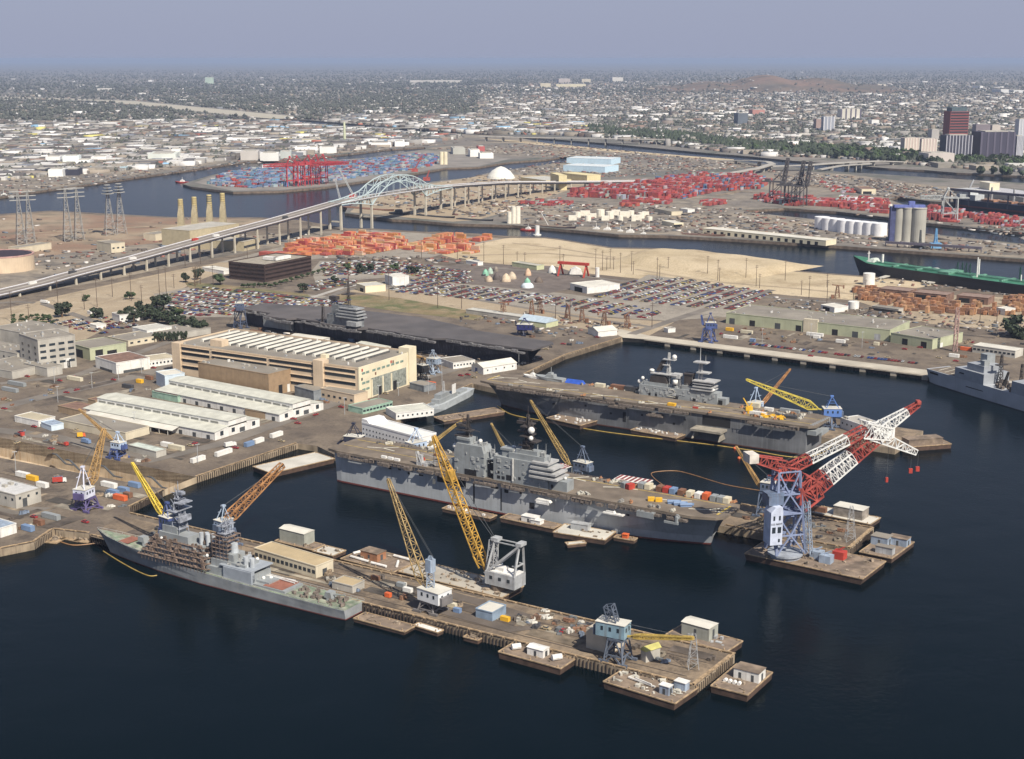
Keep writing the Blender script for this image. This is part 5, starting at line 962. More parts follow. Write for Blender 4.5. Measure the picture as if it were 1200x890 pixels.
# container quay cranes, far channel (red) and far slip (dark)
def quay_crane(label, px, H_, arm, mat, group, ang, boomup=False, name='container_crane', w_=1.6):
    B = G(*px); t = thing(name, label, 'crane', B, ang, group); s = 11
    for x, y in ((-s, -9), (s, -9), (s, 9), (-s, 9)): m = MB(); m.beam((x, y, 0), (x*.95, y*.8, H_), w_); m.build('leg', mat, t)
    m = MB()
    for y in (-1, 1): m.beam((-s, y*9, 12), (s, y*9, 12), w_*.8); m.beam((-s, y*7.5, H_), (s, y*7.5, H_), w_); m.beam((-s, y*9, 12), (s, y*7.5, H_), w_*.6)
    for x in (-s, s): m.beam((x, -9, 12), (x, 9, 12), w_*.8); m.beam((x, -7.5, H_), (x, 7.5, H_), w_)
    m.build('portal_frame', mat, t)
    m = MB()
    for y in (-1, 1): m.beam((-28, y*4, H_), (s+2, y*4, H_), w_)
    m.box(-18, 0, H_, 9, 8, 5); m.build('girder', mat, t)
    ap = Vector((4, 0, H_*1.38)); m = MB()
    for y in (-1, 1): m.beam((s, y*6, H_), ap+Vector((0, y*2, 0)), w_*.8); m.beam((-s, y*6, H_), ap+Vector((0, y*2, 0)), w_*.6)
    m.sph(ap, 2.4, 8); m.build('apex_frame', mat, t)
    e = Vector((s+arm, 0, H_)) if not boomup else Vector((s+7, 0, H_+arm)); m = MB(); m.truss((s+1, 0, H_), e, 6, 4, 8, w_*.8); m.beam(ap, Vector((s, 0, H_)).lerp(e, .75), .5); m.build('boom', mat, t)
    return t
for k, (u_, v_, ang) in enumerate(((343, 222, -.5), (351, 221.2, -.5), (360, 220.3, -.5), (369, 219.4, -.5), (377, 218.6, -.5))):
    quay_crane(['leftmost of five red gantry cranes on the container island', 'second red gantry crane from the left on the island', 'middle one of the five red gantry cranes on the island', 'fourth red gantry crane from the left on the island', 'rightmost of five red gantry cranes, its boom nearest the arch bridge'][k], (u_, v_-3), 42, 45, mk('crane_crimson', (.38, .04, .05), .6, .15), 'red gantry cranes on the island', R_(195 if k < 2 else -5), name='container_crane')
for k, (u_, v_) in enumerate(((910, 236), (928, 240.5), (936, 241.5))):
    quay_crane(['dark gantry crane with raised boom, left of the three by the slip', 'middle one of the three dark gantry cranes by the slip', 'dark gantry crane with raised boom, right of the three by the slip'][k], (u_, v_), 34, 42, mk('crane_dark_grey', (.09, .085, .09), .6), 'dark gantry cranes by the slip', -.55, True)
quay_crane('slim grey gantry crane with a blue head behind the tall silos', (1112, 259), 36, 34, mk('crane_pale_grey', (.4, .42, .42), .6), None, 3.0)
def jibcrane(label, px, tip, col, base_c=RED, z=GZ, wd=2.4):
    B = G(*px, z); a = R_(100); e = VP(B, 0, *tip)-B; t = thing('harbour_crane', label, 'crane', B, 0); m = MB(); m.box(0, 0, 0, 14, 9, 7); m.build('base', base_c, t); m = MB(); m.truss((0, 0, 5), e, wd, 1, 7, .9); m.build('boom', col, t)
jibcrane('small crane with a grey boom and red base left of the arch bridge', (414, 232), (397, 197), mk('crane_pale_grey', (.4, .42, .42), .6), PB['red'])
jibcrane('small crane with an orange tipped boom seen over the road bridge', (399, 238), (393, 211), SILV, DGREY)
jibcrane('red crane arm standing behind the arch on the island', (486, 201.5), (495, 182), RED)
jibcrane('short red crane arm just right of the arch top', (500, 212), (503, 200), RED)
jibcrane('sky blue pillar crane on the quay right of the silos', (1096, 291), (1097.5, 268), mk('sky_blue_crane', (.16, .36, .6), .5), MATS['sky_blue_crane'], wd=4)
jibcrane('slim dark pillar crane in front of the silos', (1078, 291), (1079, 270), DGREY, DGREY)
jibcrane('thin crane boom raised over the far grain terminal', (1134, 228), (1141, 211), SILV, SILV)
# red travelling gantry in the boat yard
B = G(672, 324); t = thing('travelling_gantry', 'red travelling gantry with a heavy top girder in the boat yard', 'gantry', B, 0); P1 = rel(VP(B, R_(-25), 657, 307), B); P2 = rel(VP(B, R_(-25), 687, 309), B); d = (P2-P1).normalized(); nn = Vector((-d.y, d.x, 0)); m = MB(); m.beam(P1-d*3+Vector((0, 0, -1)), P2+d*3+Vector((0, 0, -1)), 5, 3); m.build('girder', PB['red'], t)
for p in (P1, P2):
    for s in (-1, 1): m = MB(); m.beam(p+Vector((0, 0, -2)), Vector((p.x, p.y, 0))+nn*8*s, 1.6); m.build('leg', PB['red'], t)
# ================================================================= YARD BUILDINGS
OLIVE = mk('pale_olive_wall', (.42, .44, .3), .85, .1, .1, streak=.25, rust=(.25, .24, .16)); PEACH = mk('peach_wall', (.58, .46, .33), .85, .1, .08, streak=.25, rust=(.34, .25, .18)); CRM = mk('bright_cream_wall', (.7, .63, .46), .8, .08, .08, streak=.15, rust=(.4, .33, .22))
GRW = mk('grey_concrete_wall', (.4, .38, .34), .9, .15, .1, streak=.35, rust=(.25, .22, .18)); DBR = mk('dark_brown_wall', (.06, .038, .032), .6, .2)
WMESH = {}
def wmesh(sx, sy, sz, mat):
    k = (round(sx, 1), round(sy, 1), round(sz, 1), mat.name)
    if k not in WMESH: WMESH[k] = MB().box(0, 0, 0, sx, sy, sz).mesh('window', mat)
    return WMESH[k]
def windows(par, a, b, face, xs, zs, w_, h_, mat=GLASS, name='window'):
    for z in zs:
        for x in xs:
            if face == 'f': inst(name, wmesh(w_, .2, h_, mat), par, (x, -b/2-.02, z))
            elif face == 'r': inst(name, wmesh(.2, w_, h_, mat), par, (a/2+.02, x, z))
def bld(label, C, L, R, h, wall=LWALL, roof=ROOF, cat='building', name='warehouse', group=None, gable=0, axis='x', par=.5, win=(), doors=(), z=GZ, depth=None, roofbits=0, seed=1):
    """C, L, R: roof corners in the photograph; h wall height"""
    c, ang, a, b = frame(C, L, R, z+h)
    if depth: 
        n = Vector((-sin(ang), cos(ang), 0)); c = c+n*((depth-b)/2); b = depth
    t = thing(name, label, cat, (c.x, c.y, z), ang, group); m = MB(); m.bb(-a/2, a/2, -b/2, b/2, 0, h); wl = m.build('wall', wall, t)
    m = MB()
    if gable: m.gable(-a/2, a/2, -b/2, b/2, h, gable, axis, .4); m.box(0, 0, h-.02, a-.1, b-.1, .04)
    else:
        m.bb(-a/2+.3, a/2-.3, -b/2+.3, b/2-.3, h, h+.15)
    rf = m.build('roof', roof, t, split=False)
    if not gable and par:
        m = MB()
        for s in (-1, 1): m.bb(-a/2-.05, a/2+.05, s*b/2-.2, s*b/2+.2, h, h+par); m.bb(s*a/2-.2, s*a/2+.2, -b/2+.2, b/2-.2, h+.01, h+par-.01)
        m.build('parapet', wall, t, split=False)
    r = random.Random(seed)
    if roofbits:
        me = [MB().box(0, 0, 0, *s_).mesh('roof_vent', mm) for s_, mm in (((1.6, 1.2, 1.1), SILV), ((3, 2, 1.4), GRW), ((1, 1, 1.8), WHITE))]
        for k in range(roofbits): inst('roof_vent', r.choice(me), rf, (r.uniform(-a/2+2, a/2-2), r.uniform(-b/2+2, b/2-2), h+.15))
    for fc, x, w_, hh, mat in doors:
        m = MB()
        if fc == 'f': m.bb(-a/2+a*x-w_/2, -a/2+a*x+w_/2, -b/2-.08, -b/2+.1, 0, hh)
        else: m.bb(a/2-.1, a/2+.08, -b/2+b*x-w_/2, -b/2+b*x+w_/2, 0, hh)
        m.build('door', mat, wl)
    for fc, n, rows, w_, hh, z0, dz in win:
        le = a if fc == 'f' else b
        windows(wl, a, b, fc, [-le/2+le*(i+.5)/n for i in range(n)], [z0+dz*j for j in range(rows)], w_, hh)
    return t, a, b
# big beige shop
t, a, b = bld('huge beige shop building with a ribbed roof of skylights beside the dry dock carrier', (420, 433), (203, 403.6), (476, 412), 24, PEACH, ROOF, name='factory_building', par=1.2, roofbits=20)
m = MB()
for i in range(17): x = -a/2+14+i*(a-32)/16; m.box(x, 4, 24.2, 3.6, b*.62, 2.4, tx=.45)
m.build('roof_monitor', WROOF, t)
m = MB()
for i in range(17): x = -a/2+14+i*(a-32)/16; m.box(x+2.2, 4, 24.2, .9, b*.6, 1.4)
m.build('skylight', mk('skylight_strip', (.1, .1, .1), .4), t)
for z_ in (5.5, 11, 16.5, 20.5):
    for x0, x1 in ((-a/2+9, -a/2+38), (-a/2+41, -a/2+96), (-a/2+99, a/2-42), (a/2-31, a/2-3)): m = MB(); m.bb(x0, x1, -b/2-.15, -b/2+.2, z_, z_+2.3); m.build('window_band', GLASS, t); m = MB(); m.bb(x0, x1, -b/2-.9, -b/2+.1, z_+2.5, z_+2.9); m.build('sunshade', PEACH, t)
m = MB(); m.bb(a/2-41, a/2-32, -b/2-1.6, -b/2+6, 0, 27); m.build('stair_tower', PEACH, t); m = MB(); m.bb(-a/2-.5, -a/2+8, -b/2-1.4, -b/2+5, 0, 25.6); m.build('stair_tower', PEACH, t)
m = MB(); m.box(a/2-37, -b/2+8, 27, 5, 4, 3); m.build('rooftop_hut', CRM, t); m = MB(); m.box(-a/2+36, -b/2+14, 24.2, 12, 8, 5); m.build('rooftop_hut', PEACH, t)
m = MB(); m.bb(a/2-.3, a/2+.7, -b/2-.3, b/2-9, 0, 25.3); m.build('end_facade', CRM, t); m = MB(); m.bb(a/2-8, a/2+1.6, b/2-9, b/2+1, 0, 29); m.build('corner_tower', CRM, t)
m = MB(); m.bb(a/2+.6, a/2+.85, -b/2+14, b/2-12, 1, 14.5); m.build('glazed_wall', mk('grey_glazing', (.26, .28, .25), .4, .3, .6), t)
for y0, w_, hh in ((-b/2+23, 4, 6.5), (-b/2+42, 4.5, 7)): m = MB(); m.bb(a/2+.8, a/2+1.05, y0, y0+w_, 0, hh); m.build('doorway', BLACK, t)
for y0 in (-b/2+14, -b/2+28, -b/2+39): m = MB(); m.bb(a/2+.8, a/2+1.3, y0, y0+1.5, 0, 13.5); m.build('pilaster', CRM, t)
for y0, z_ in [(-b/2+y_, z__) for y_ in (3, 8) for z__ in (7, 12, 19.4)]+[(-b/2+y_, 19.4) for y_ in (16, 22, 28, 34, 40, 46, 52)]: inst('window', wmesh(.2, 4, 1.6, mk('pale_green_glass', (.2, .28, .24), .3)), t, (a/2+.8, y0+2, z_))
for y0, z_, c_ in ((-b/2+3.5, 22.3, 'red'), (-b/2+40, 22, 'red'), (-b/2+42.6, 21.6, 'brown'), (-b/2+20, 16.8, 'brown'), (-b/2+3, 15.6, 'dark')): inst('wall_plaque', wmesh(.2, 1.6, 2, PB[c_]), t, (a/2+.82, y0, z_-.6))
bld('low beige annex with grey roof at the foot of the big shop', (415, 463.5), (375.5, 455.5), (423.5, 460), 8, PEACH, ROOF, name='annex', win=(('f', 6, 1, 2.4, 1.6, 3, 0),), depth=14)
bld('tall brown corrugated building in front of the big beige shop', (314.5, 439.4), (232, 425.3), (345, 428.6), 17, mk('corrugated_brown', (.3, .21, .13), .8, .1, .3, streak=.6, rust=(.2, .13, .08)), ROOF, name='corrugated_hall', roofbits=14, doors=(('r', .35, 4, 7, BLACK), ('r', .6, 3, 6, WHITE)))
c = G(350, 452); m = MB()
for k in range(5): m.cyl((c.x-3+k*1.6, c.y+k, 4), (c.x-3+k*1.6, c.y+k, 13-k), .9, .9, 8); m.beam((c.x-3+k*1.6, c.y+k, 13-k), (c.x+k*1.2+1, c.y+k, 15-k), 1.2)
tag(m.build('duct_stack', WHITE), 'cluster of white ducts against the end of the brown corrugated building', 'ducting')
bld('small blue grey block between the brown building and the beige shop', (367.5, 459), (345, 453), (373, 451.5), 7, mk('slate_wall', (.2, .22, .24), .8), ROOF, name='workshop', depth=14)
def basilica(label, C, L, R, he, hn, extra=None, wallm=WHITE, ext=0):
    c, ang, a, b = frame(C, L, R, GZ+he); t = thing('long_shed', label, 'shed', (c.x, c.y, GZ), ang, 'long white sheds')
    m = MB(); m.bb(-a/2, a/2, -b/2, b/2, 0, he); w_ = m.build('wall', wallm, t); nw = b*.2
    m = MB(); m.bb(-a/2, a/2, -nw, nw, he+1.4, hn); m.build('clerestory', wallm, t)
    m = MB(); m.add([(-a/2-.4, -b/2-.6, he), (a/2+.4, -b/2-.6, he), (a/2+.4, -nw, he+1.6), (-a/2-.4, -nw, he+1.6)], [(0, 1, 2, 3)]); m.build('roof', mk('pale_green_grey_roof', (.5, .5, .44), .85, .12, .15, streak=.2, rust=(.3, .28, .24)), t)
    m = MB(); m.add([(-a/2-.4, b/2+.6, he), (a/2+.4, b/2+.6, he), (a/2+.4, nw, he+1.6), (-a/2-.4, nw, he+1.6)], [(3, 2, 1, 0)]); m.build('roof', MATS['pale_green_grey_roof'], t)
    m = MB(); m.gable(-a/2, a/2, -nw, nw, hn, 1.1, 'x', .5); m.build('roof', MATS['pale_green_grey_roof'], t)
    m = MB(); m.add([(a/2+.05, -b/2, he), (a/2+.05, -nw, he), (a/2+.05, -nw, he+1.6)], [(0, 1, 2)]); m.add([(a/2+.05, b/2, he), (a/2+.05, nw, he+1.6), (a/2+.05, nw, he)], [(0, 1, 2)]); m.build('gable_wall', wallm, t)
    me = wmesh(7, .2, 1.2, mk('clerestory_glass', (.22, .22, .2), .4))
    for i in range(int(a/9)): inst('window', me, t, (-a/2+5+i*9, -nw-.05, he+2))
    for y, dw in ((-b*.35, 3), (-b*.1, 3), (b*.1, 5), (b*.36, 3)): inst('window' if dw < 4 else 'door', wmesh(.2, dw, 3, GLASS if dw < 4 else DGREY), w_, (a/2+.05, y, .5 if dw > 4 else 2))
    for i in range(10): inst('door', wmesh(3, .2, 3, DGREY), w_, (-a/2+6+i*(a-12)/9, -b/2-.03, 0))
    return t, a, b
ta, a, b = basilica('upper of the two long white sheds with raised centre roofs', (327.5, 486), (182, 457), (383, 472.5), 5.5, 10.5)
tb, a, b = basilica('lower of the two long white sheds, nearer the quay', (251.6, 507), (97.6, 478.5), (300, 490), 5.5, 10.5)
m = MB(); m.add([(-a/2+8, -b/2-7, 3.6), (a/2-32, -b/2-7, 3.6), (a/2-32, -b/2+1, 5.4), (-a/2+8, -b/2+1, 5.4)], [(0, 1, 2, 3)]); [m.beam((x, -b/2-6.6, 0), (x, -b/2-6.6, 3.6), .3) for x in np.arange(-a/2+9, a/2-32, 8)]; m.build('awning', WROOF, tb, split=False)
bld('white walled building on a dark base with a reddish brown roof', (136, 426), (111.5, 418.5), (162, 417.5), 9, WHITE, BRROOF, name='office_block', win=(), depth=30, doors=(('f', .5, 20, 2.2, DGREY), ('r', .5, 18, 2.2, DGREY)))
bld('low beige roofed building right of the white walled one', (173, 424), (160, 419), (205, 414), 5, WHITE, mk('beige_roof', (.42, .37, .27), .9, .12, .1), name='workshop', win=(('r', 8, 1, 1.5, 1.5, 2, 0),), depth=26)
bld('small tall pale blue box beside the left end of the upper shed', (193, 441), (182.5, 436), (205, 436), 10, mk('pale_blue_wall', (.55, .64, .72), .6, .06), WROOF, name='boiler_house', depth=16)
bld('low grey roofed building with an orange stained wall in front of the lower shed', (147, 508), (70, 492), (168.5, 499), 5, LWALL, ROOF, name='store_building', roofbits=3)
bld('small brown roofed shed left of the lower long shed', (95, 482), (68, 476), (101, 478), 4.5, TANW, BRROOF, name='shed', depth=16)
bld('dark brown roofed shed just behind the left end of the lower shed', (112, 470), (103, 468), (116.5, 467), 4, TANW, BRROOF, name='shed', depth=12)
bld('cream flat roofed building near the left edge of the dock road', (45, 494), (17, 488), (57, 490.5), 4, WHITE, mk('beige_roof', (.42, .37, .27)), name='store_building', depth=14)
bld('pale blue low building next to the cream one by the dock road', (60, 499.5), (48, 495), (69, 495), 3.6, mk('pale_blue_wall', (.55, .64, .72)), LBLUE, name='store_building', depth=9)
bld('brown roofed open lean-to between the two long sheds', (312, 484.5), (287, 480), (316, 480), 4.5, TANW, BRROOF, name='shed', depth=12)
bld('small green walled shed with brown roof between the long sheds', (208, 465), (178, 459), (213, 462), 4.5, mk('mint_wall', (.3, .45, .36), .8), BRROOF, name='shed', depth=9)
bld('two storey grey block at the bottom left quay with a pale roof', (18, 581), (-28, 569), (46.6, 572), 8, GRW, mk('light_flat_roof', (.5, .5, .5), .85, .1), name='quay_building', roofbits=5, doors=(('r', .35, 3, 5, DGREY),), win=(('f', 6, 1, 1.6, 1.4, 4.5, 0), ('r', 3, 1, 1.4, 1.4, 5, 0)))
bld('small white and blue hut at the very left above the water', (0, 620), (-20, 614), (8, 614), 5, WHITE, LBLUE, name='hut', depth=10)
bld('low corrugated store with pale panels right of the grey roofed building', (183, 530), (150, 522), (187, 527.5), 4, GRW, mk('striped_roof', (.5, .55, .5), .8), name='store_building', depth=8)
# office block cluster on the left
t, a, b = bld('five storey grey office block standing over the left yard', (44, 399), (22, 391.5), (81, 391), 26, GRW, ROOF, name='office_block', roofbits=8, win=(('r', 4, 4, 5, 2, 5, 5), ('f', 3, 3, 3, 2, 8, 5)), doors=(('r', .75, 6, 8, WHITE), ('r', .78, 3, 6, BLACK)))
bld('flat grey mass of lower roofs behind the grey office block', (34, 392), (-10, 384), (82, 384), 17, GRW, ROOF, name='office_annex', roofbits=10)
bld('long low grey wing left of the office block', (20, 415), (-30, 405), (28, 406), 9, GRW, ROOF, name='office_annex', roofbits=6, win=(('f', 8, 1, 2, 1.6, 4, 0),))
bld('stepped grey block at the foot of the office tower', (55, 432), (28, 426), (88, 424), 7, GRW, ROOF, name='office_annex', roofbits=4, depth=14, doors=(('f', .3, 4, 4, BLACK),))
bld('low grey complex at the left edge below the office wing', (14, 436), (-30, 428), (30, 428), 6, GRW, ROOF, name='office_annex', roofbits=6, depth=40)
bld('olive walled workshop with wide dark openings beside the office block', (105, 409), (80, 402), (140, 399), 10, OLIVE, ROOF, name='workshop', doors=(('r', .25, 7, 8, BLACK), ('r', .6, 9, 6, BLACK), ('f', .5, 12, 7, BLACK)), depth=34)
bld('long low pale roofed building right of the olive workshop', (150, 400), (126, 395), (198, 391), 5, LWALL, ROOF, name='store_building', win=(('r', 6, 1, 3, 1.6, 2, 0),), roofbits=4)
bld('white stepped building in front of the trees near the left car park', (172, 388), (155, 384), (197, 379), 7, WHITE, mk('pale_flat_roof', (.45, .44, .4), .85, .1), name='store_building', depth=26)
bld('grey roofed building between the white stepped one and the trees', (205, 392), (176, 386), (243, 384), 5, GRW, ROOF, name='store_building', roofbits=5)
bld('white canteen building near the dirt lot at the upper left', (140, 370), (131, 367), (155, 365.5), 7, WHITE, ROOF, name='store_building', win=(('r', 5, 1, 2, 1.5, 2.5, 0),), depth=24)
bld('low white building among the left parked cars', (113, 382), (105, 380), (122, 379), 3.5, WHITE, WROOF, name='store_building', depth=10)
bld('long thin pale blue roofed shelter by the dirt lot', (106, 366), (102, 365), (123, 361.5), 3, WHITE, LBLUE, name='shelter', depth=10)
# around carrier and inner basin
bld('white gabled shed near the head of the inner basin', (566.5, 431.5), (552.5, 427.5), (590, 421), 5.5, WHITE, WROOF, name='shed', gable=3, axis='y', doors=(('f', .4, 3, 4, BLUE),), win=(('r', 4, 1, 1.2, 1.2, 2.5, 0),))
bld('white flat building between the pale crane and the gabled shed', (531, 426), (515, 420.5), (546, 419), 5, WHITE, ROOF, name='store_building', win=(('r', 7, 1, 1.4, 1.4, 2.2, 0),))
bld('long low teal windowed building beside the beige shop facade', (425, 479.5), (408, 475.5), (451, 469), 4, mk('mint_wall', (.3, .45, .36)), ROOF, name='store_building', win=(('r', 9, 1, 2.4, 1.4, 1.6, 0),))
bld('white flat roofed building by the inner basin quay', (464, 485), (452, 478), (494, 472), 4.5, WHITE, mk('pale_green_grey_roof', (.5, .5, .44)), name='store_building', win=(('r', 8, 1, 1.2, 1.2, 1.8, 0),))
bld('white long shed between the carrier and the ribbed roof', (449, 408), (419, 402), (456, 405), 4.5, WHITE, mk('pale_green_grey_roof', (.5, .5, .44)), name='shed', gable=1, depth=9)
bld('second white long shed right in front of the carrier hull', (378, 398), (341, 393), (384, 395), 4.5, WHITE, WROOF, name='shed', gable=.8, depth=10)
bld('grey hut with an orange awning right of the beige shop', (497, 453), (480, 449), (506, 448), 4.5, mk('slate_wall', (.2, .22, .24)), ROOF, name='hut', depth=12)
t, a, b = bld('pale green quonset style hall at the right end of the carrier', (640, 379), (608, 374.5), (654, 375.5), 5, mk('pale_lime_wall', (.5, .52, .33), .8, .08), mk('quonset_blue_grey', (.4, .48, .55), .7, .1), name='arched_hall', gable=4, axis='x', depth=19)
bld('white gabled building at the head of the basin', (701, 389), (689, 385), (716, 384), 5, WHITE, WROOF, name='shed', gable=3, axis='y', depth=20)
bld('long low pale roofed shed along the grass bank beyond the carrier', (610, 372), (546, 363), (612, 369), 4, GRW, mk('pale_flat_roof', (.45, .44, .4)), name='shed', depth=12)
bld('small kiosk at the corner of the far quay road', (783, 386), (778, 384.5), (789, 384), 3.5, WHITE, ROOF, name='hut', depth=8)
# white barracks barge
t, a, b = bld('white four storey barracks barge with rows of small dark windows beyond the near carrier', (491, 514), (424, 496), (500, 503), 12.5, mk('barracks_white', (.74, .74, .74), .5, .04), mk('barracks_roof', (.66, .66, .64), .7, .05), 'barracks', 'barracks_barge', z=1.5, par=1, win=(('f', 17, 3, .9, .9, 2.2, 3.1), ('r', 4, 3, .9, .9, 2.2, 3.1)), depth=15)
m = MB(); m.bb(-a/2, -a/2+5, -b/2, b/2, 12.5, 15.5); m.add([(-a/2+5, -b/2, 12.5), (-a/2+5, -b/2, 15.5), (-a/2+9, -b/2, 12.6), (-a/2+5, b/2, 12.5), (-a/2+5, b/2, 15.5), (-a/2+9, b/2, 12.6)], [(0, 2, 1), (3, 4, 5), (1, 2, 5, 4)]); m.build('stair_head', MATS['barracks_white'], t, split=False)
m = MB(); m.bb(-a/2-1, a/2+1, -b/2-1, b/2+1, -2.5, .2); m.build('pontoon', BHULL, t)
# machinery houses on the furthest pier
t, a, b = bld('long white two storey barge house on the furthest pier', (1028, 505), (985, 490), (1037, 499.5), 7, mk('barracks_white', (.74, .74, .74)), GRW, name='pier_house', par=.4, win=(('f', 8, 1, 1.2, 1.2, 3.4, 0),), roofbits=8, depth=15)
# near pier buildings
bld('long tan roofed shed on the near pier beside the cruiser', (370, 664.5), (298, 643), (385, 655), 6, LWALL, mk('tan_roof', (.42, .33, .2), .9, .1, .1), name='pier_shed', win=(('f', 14, 1, 2, 1.8, 2.2, 0),), doors=(('r', .5, 3, 3.5, DGREY),))
bld('small pale roofed shelter near the middle of the near pier', (577, 719), (557.5, 714), (587.5, 712.5), 4, mk('sky_wall', (.22, .29, .38), .7), WROOF, name='shelter', depth=11)
bld('yellow roofed hut near the outer end of the pier', (757, 764), (751, 761), (769, 757.5), 5, GRW, mk('lime_yellow_roof', (.45, .42, .14), .85), name='hut', gable=1.8, axis='y', depth=8)
bld('tall tan canvas box beside the outer pier crane', (715, 744), (687, 736), (727, 737), 9, mk('canvas', (.5, .45, .36), .9, .12, .2), mk('canvas_top', (.46, .41, .33), .9, .1), name='canvas_enclosure', doors=(), par=0, depth=13)
bld('small tan roofed shelter beside the pier shed', (413, 688), (389, 682), (416, 681), 3.4, GRW, mk('tan_roof', (.42, .33, .2)), name='shelter', depth=9)
# green white warehouse on the far quay
t, a, b = bld('long pale olive warehouse with dark square doors behind the far quay', (1043, 387.4), (851, 367), (1067, 376.8), 10, OLIVE, ROOF, roofbits=22, doors=[('f', x, 5.5, 5.5, d_) for x, d_ in ((.04, DGREY), (.17, BLACK), (.33, DGREY), (.46, BLACK), (.68, BLACK), (.8, DGREY), (.93, SILV))])
m = MB(); m.bb(-a*.01, a*.075, -b/2-.6, -b/2+3, 0, 12.5); m.build('raised_bay', LWALL, t)
t, a, b = bld('lower right wing of the pale olive warehouse', (1093, 398.5), (1044, 390.5), (1114.5, 388), 8.5, OLIVE, ROOF, roofbits=6, doors=(('f', .35, 5.5, 5.5, BLACK), ('f', .8, 5.5, 5.5, BLACK), ('r', .3, 4, 4, WHITE)))
bld('white open sided shed behind the olive warehouse', (978, 361), (962, 357.5), (986, 357), 5, WHITE, WROOF, name='shed', doors=(('f', .4, 10, 4, BLACK),), depth=18)
bld('low dark windowed shed right of the white tank', (1053, 363), (1022, 359), (1057, 361), 4, GRW, ROOF, name='shed', doors=(('f', .5, 36, 2.6, BLACK),), depth=10)
for k, (C, L, R) in enumerate((((1065, 342), (1030, 338.5), (1072, 338)), ((1109, 346.5), (1070, 342.5), (1116, 343)), ((1158, 350), (1121, 346.5), (1165, 346.5)))):
    bld(['left', 'middle', 'right'][k]+' one of three long brown roofed timber sheds in the lumber yard', C, L, R, 7, BRROOF, mk('faded_brown_roof', (.24, .17, .14), .9, .15), name='timber_shed', depth=22, doors=(('f', .25, 11, 5, BLACK), ('f', .7, 11, 5, BLACK)), group='lumber yard sheds')
bld('white and cream hut at the right end of the lumber yard', (1178, 363), (1168, 361), (1187, 359), 6, WHITE, WROOF, name='hut', depth=14)
bld('long white roofed building behind the landing ship', (1190, 412), (1140, 405), (1195, 406), 6, CONC2, WROOF, name='quay_building', win=(('f', 10, 1, 2.4, 1.6, 2.4, 0),), depth=16)
# dark office
t, a, b = bld('square dark brown office building with a flat tan roof', (310, 311.5), (267.8, 307.6), (374, 302), 19, DBR, mk('tan_flat_roof', (.3, .27, .22), .9), name='office_building', par=1.2)
for z_ in (3, 7.6, 12.2, 16.2):
    m = MB(); m.bb(-a/2+1, a/2-1, -b/2-.3, -b/2+.1, z_, z_+1.8); m.bb(a/2-.1, a/2+.3, -b/2+1, b/2-1, z_, z_+1.8); m.build('window_band', mk('tinted_glass', (.025, .016, .015), .2), t)
m = MB(); m.bb(-a*.05, a*.3, -b*.12, -b*.05, 20, 23.5); m.bb(a*.24, a*.32, -b*.12, b*.2, 20, 23.5); m.build('rooftop_screen', WHITE, t)
bld('cream low building with a dark end door in the upper car park', (428, 336), (417.5, 332.5), (456, 326), 7, CRM, mk('pale_flat_roof', (.45, .44, .4)), name='store_building', doors=(('f', .6, 9, 4, BLACK),), depth=24)
bld('white block joined to the cream building in the upper car park', (460, 325), (451, 322), (471, 320.5), 10, WHITE, WROOF, name='store_building', depth=20)
bld('white hangar with a dark open front in the fenced compound', (688, 337), (668, 332.3), (708, 329), 7, WHITE, WROOF, name='hangar', doors=(('f', .5, 15, 5, BLACK),))
bld('pale yellow long shed at the back of the boat yard', (629, 312), (600, 307.5), (632, 309.5), 5, mk('pale_lime_wall', (.5, .52, .33)), GRW, name='shed', depth=12)
bld('long white trailer office by the boat yard fence', (560, 308), (546, 305.5), (562, 306.5), 4, WHITE, WROOF, name='shed', depth=8)
bld('low white building behind the dark office block', (262, 318), (237, 313.5), (266, 315.5), 4, WHITE, WROOF, name='store_building', depth=16)
for k, (u_, v_, c, r_, h_) in enumerate((u_, v_, c, r_*.8, h_*.85) for u_, v_, c, r_, h_ in ((569, 323, (.2, .42, .3), 5, 9), (574.5, 321, (.35, .45, .38), 4.4, 9), (581, 318, (.2, .17, .14), 4, 7), (582, 328, (.1, .08, .075), 5.5, 10), (573, 330, (.45, .36, .26), 5.5, 8), (593, 330, (.55, .44, .32), 7, 11), (600, 327, (.48, .4, .3), 6.5, 10), (618.7, 323, (.55, .38, .26), 5, 10), (618, 337, (.6, .66, .7), 9, 8), (631.5, 331, (.13, .1, .08), 6, 8), (647, 320, (.68, .67, .62), 6, 11))):
    p = G(u_, v_); m = MB(); m.lathe(p.x, p.y, [(r_, GZ), (r_*.98, GZ+h_*.25), (r_*.75, GZ+h_*.6), (r_*.35, GZ+h_*.88), (.1, GZ+h_)], 14)
    o = m.build('fairing_dome', mk('dome_paint_%d' % k, c, .7, .2, .3), smooth=True); tag(o, ['teal pointed dome at the left of the boat yard', 'pale green dome right behind the teal one', 'small dark dome behind the others on the left', 'near black pointed dome left of the tan pair', 'low tan dome below the teal one', 'left and larger of the pair of tan domes', 'right one of the pair of tan domes', 'peach pointed dome behind the white based one', 'wide white base dome in the middle of the boat yard', 'dark brown dome right of the white based one', 'tall white dome beside the red gantry'][k], 'dome', 'pointed domes in the boat yard')
p = G(618, 337); m = MB(); m.lathe(p.x, p.y, [(3.6, GZ+5.6), (2.9, GZ+8), (.2, GZ+11)], 12); tag(m.build('dome_cap', MATS['dome_paint_0'], smooth=True), 'green pointed cap sitting on the wide white dome', 'dome')
p = G(675, 322); m = MB()
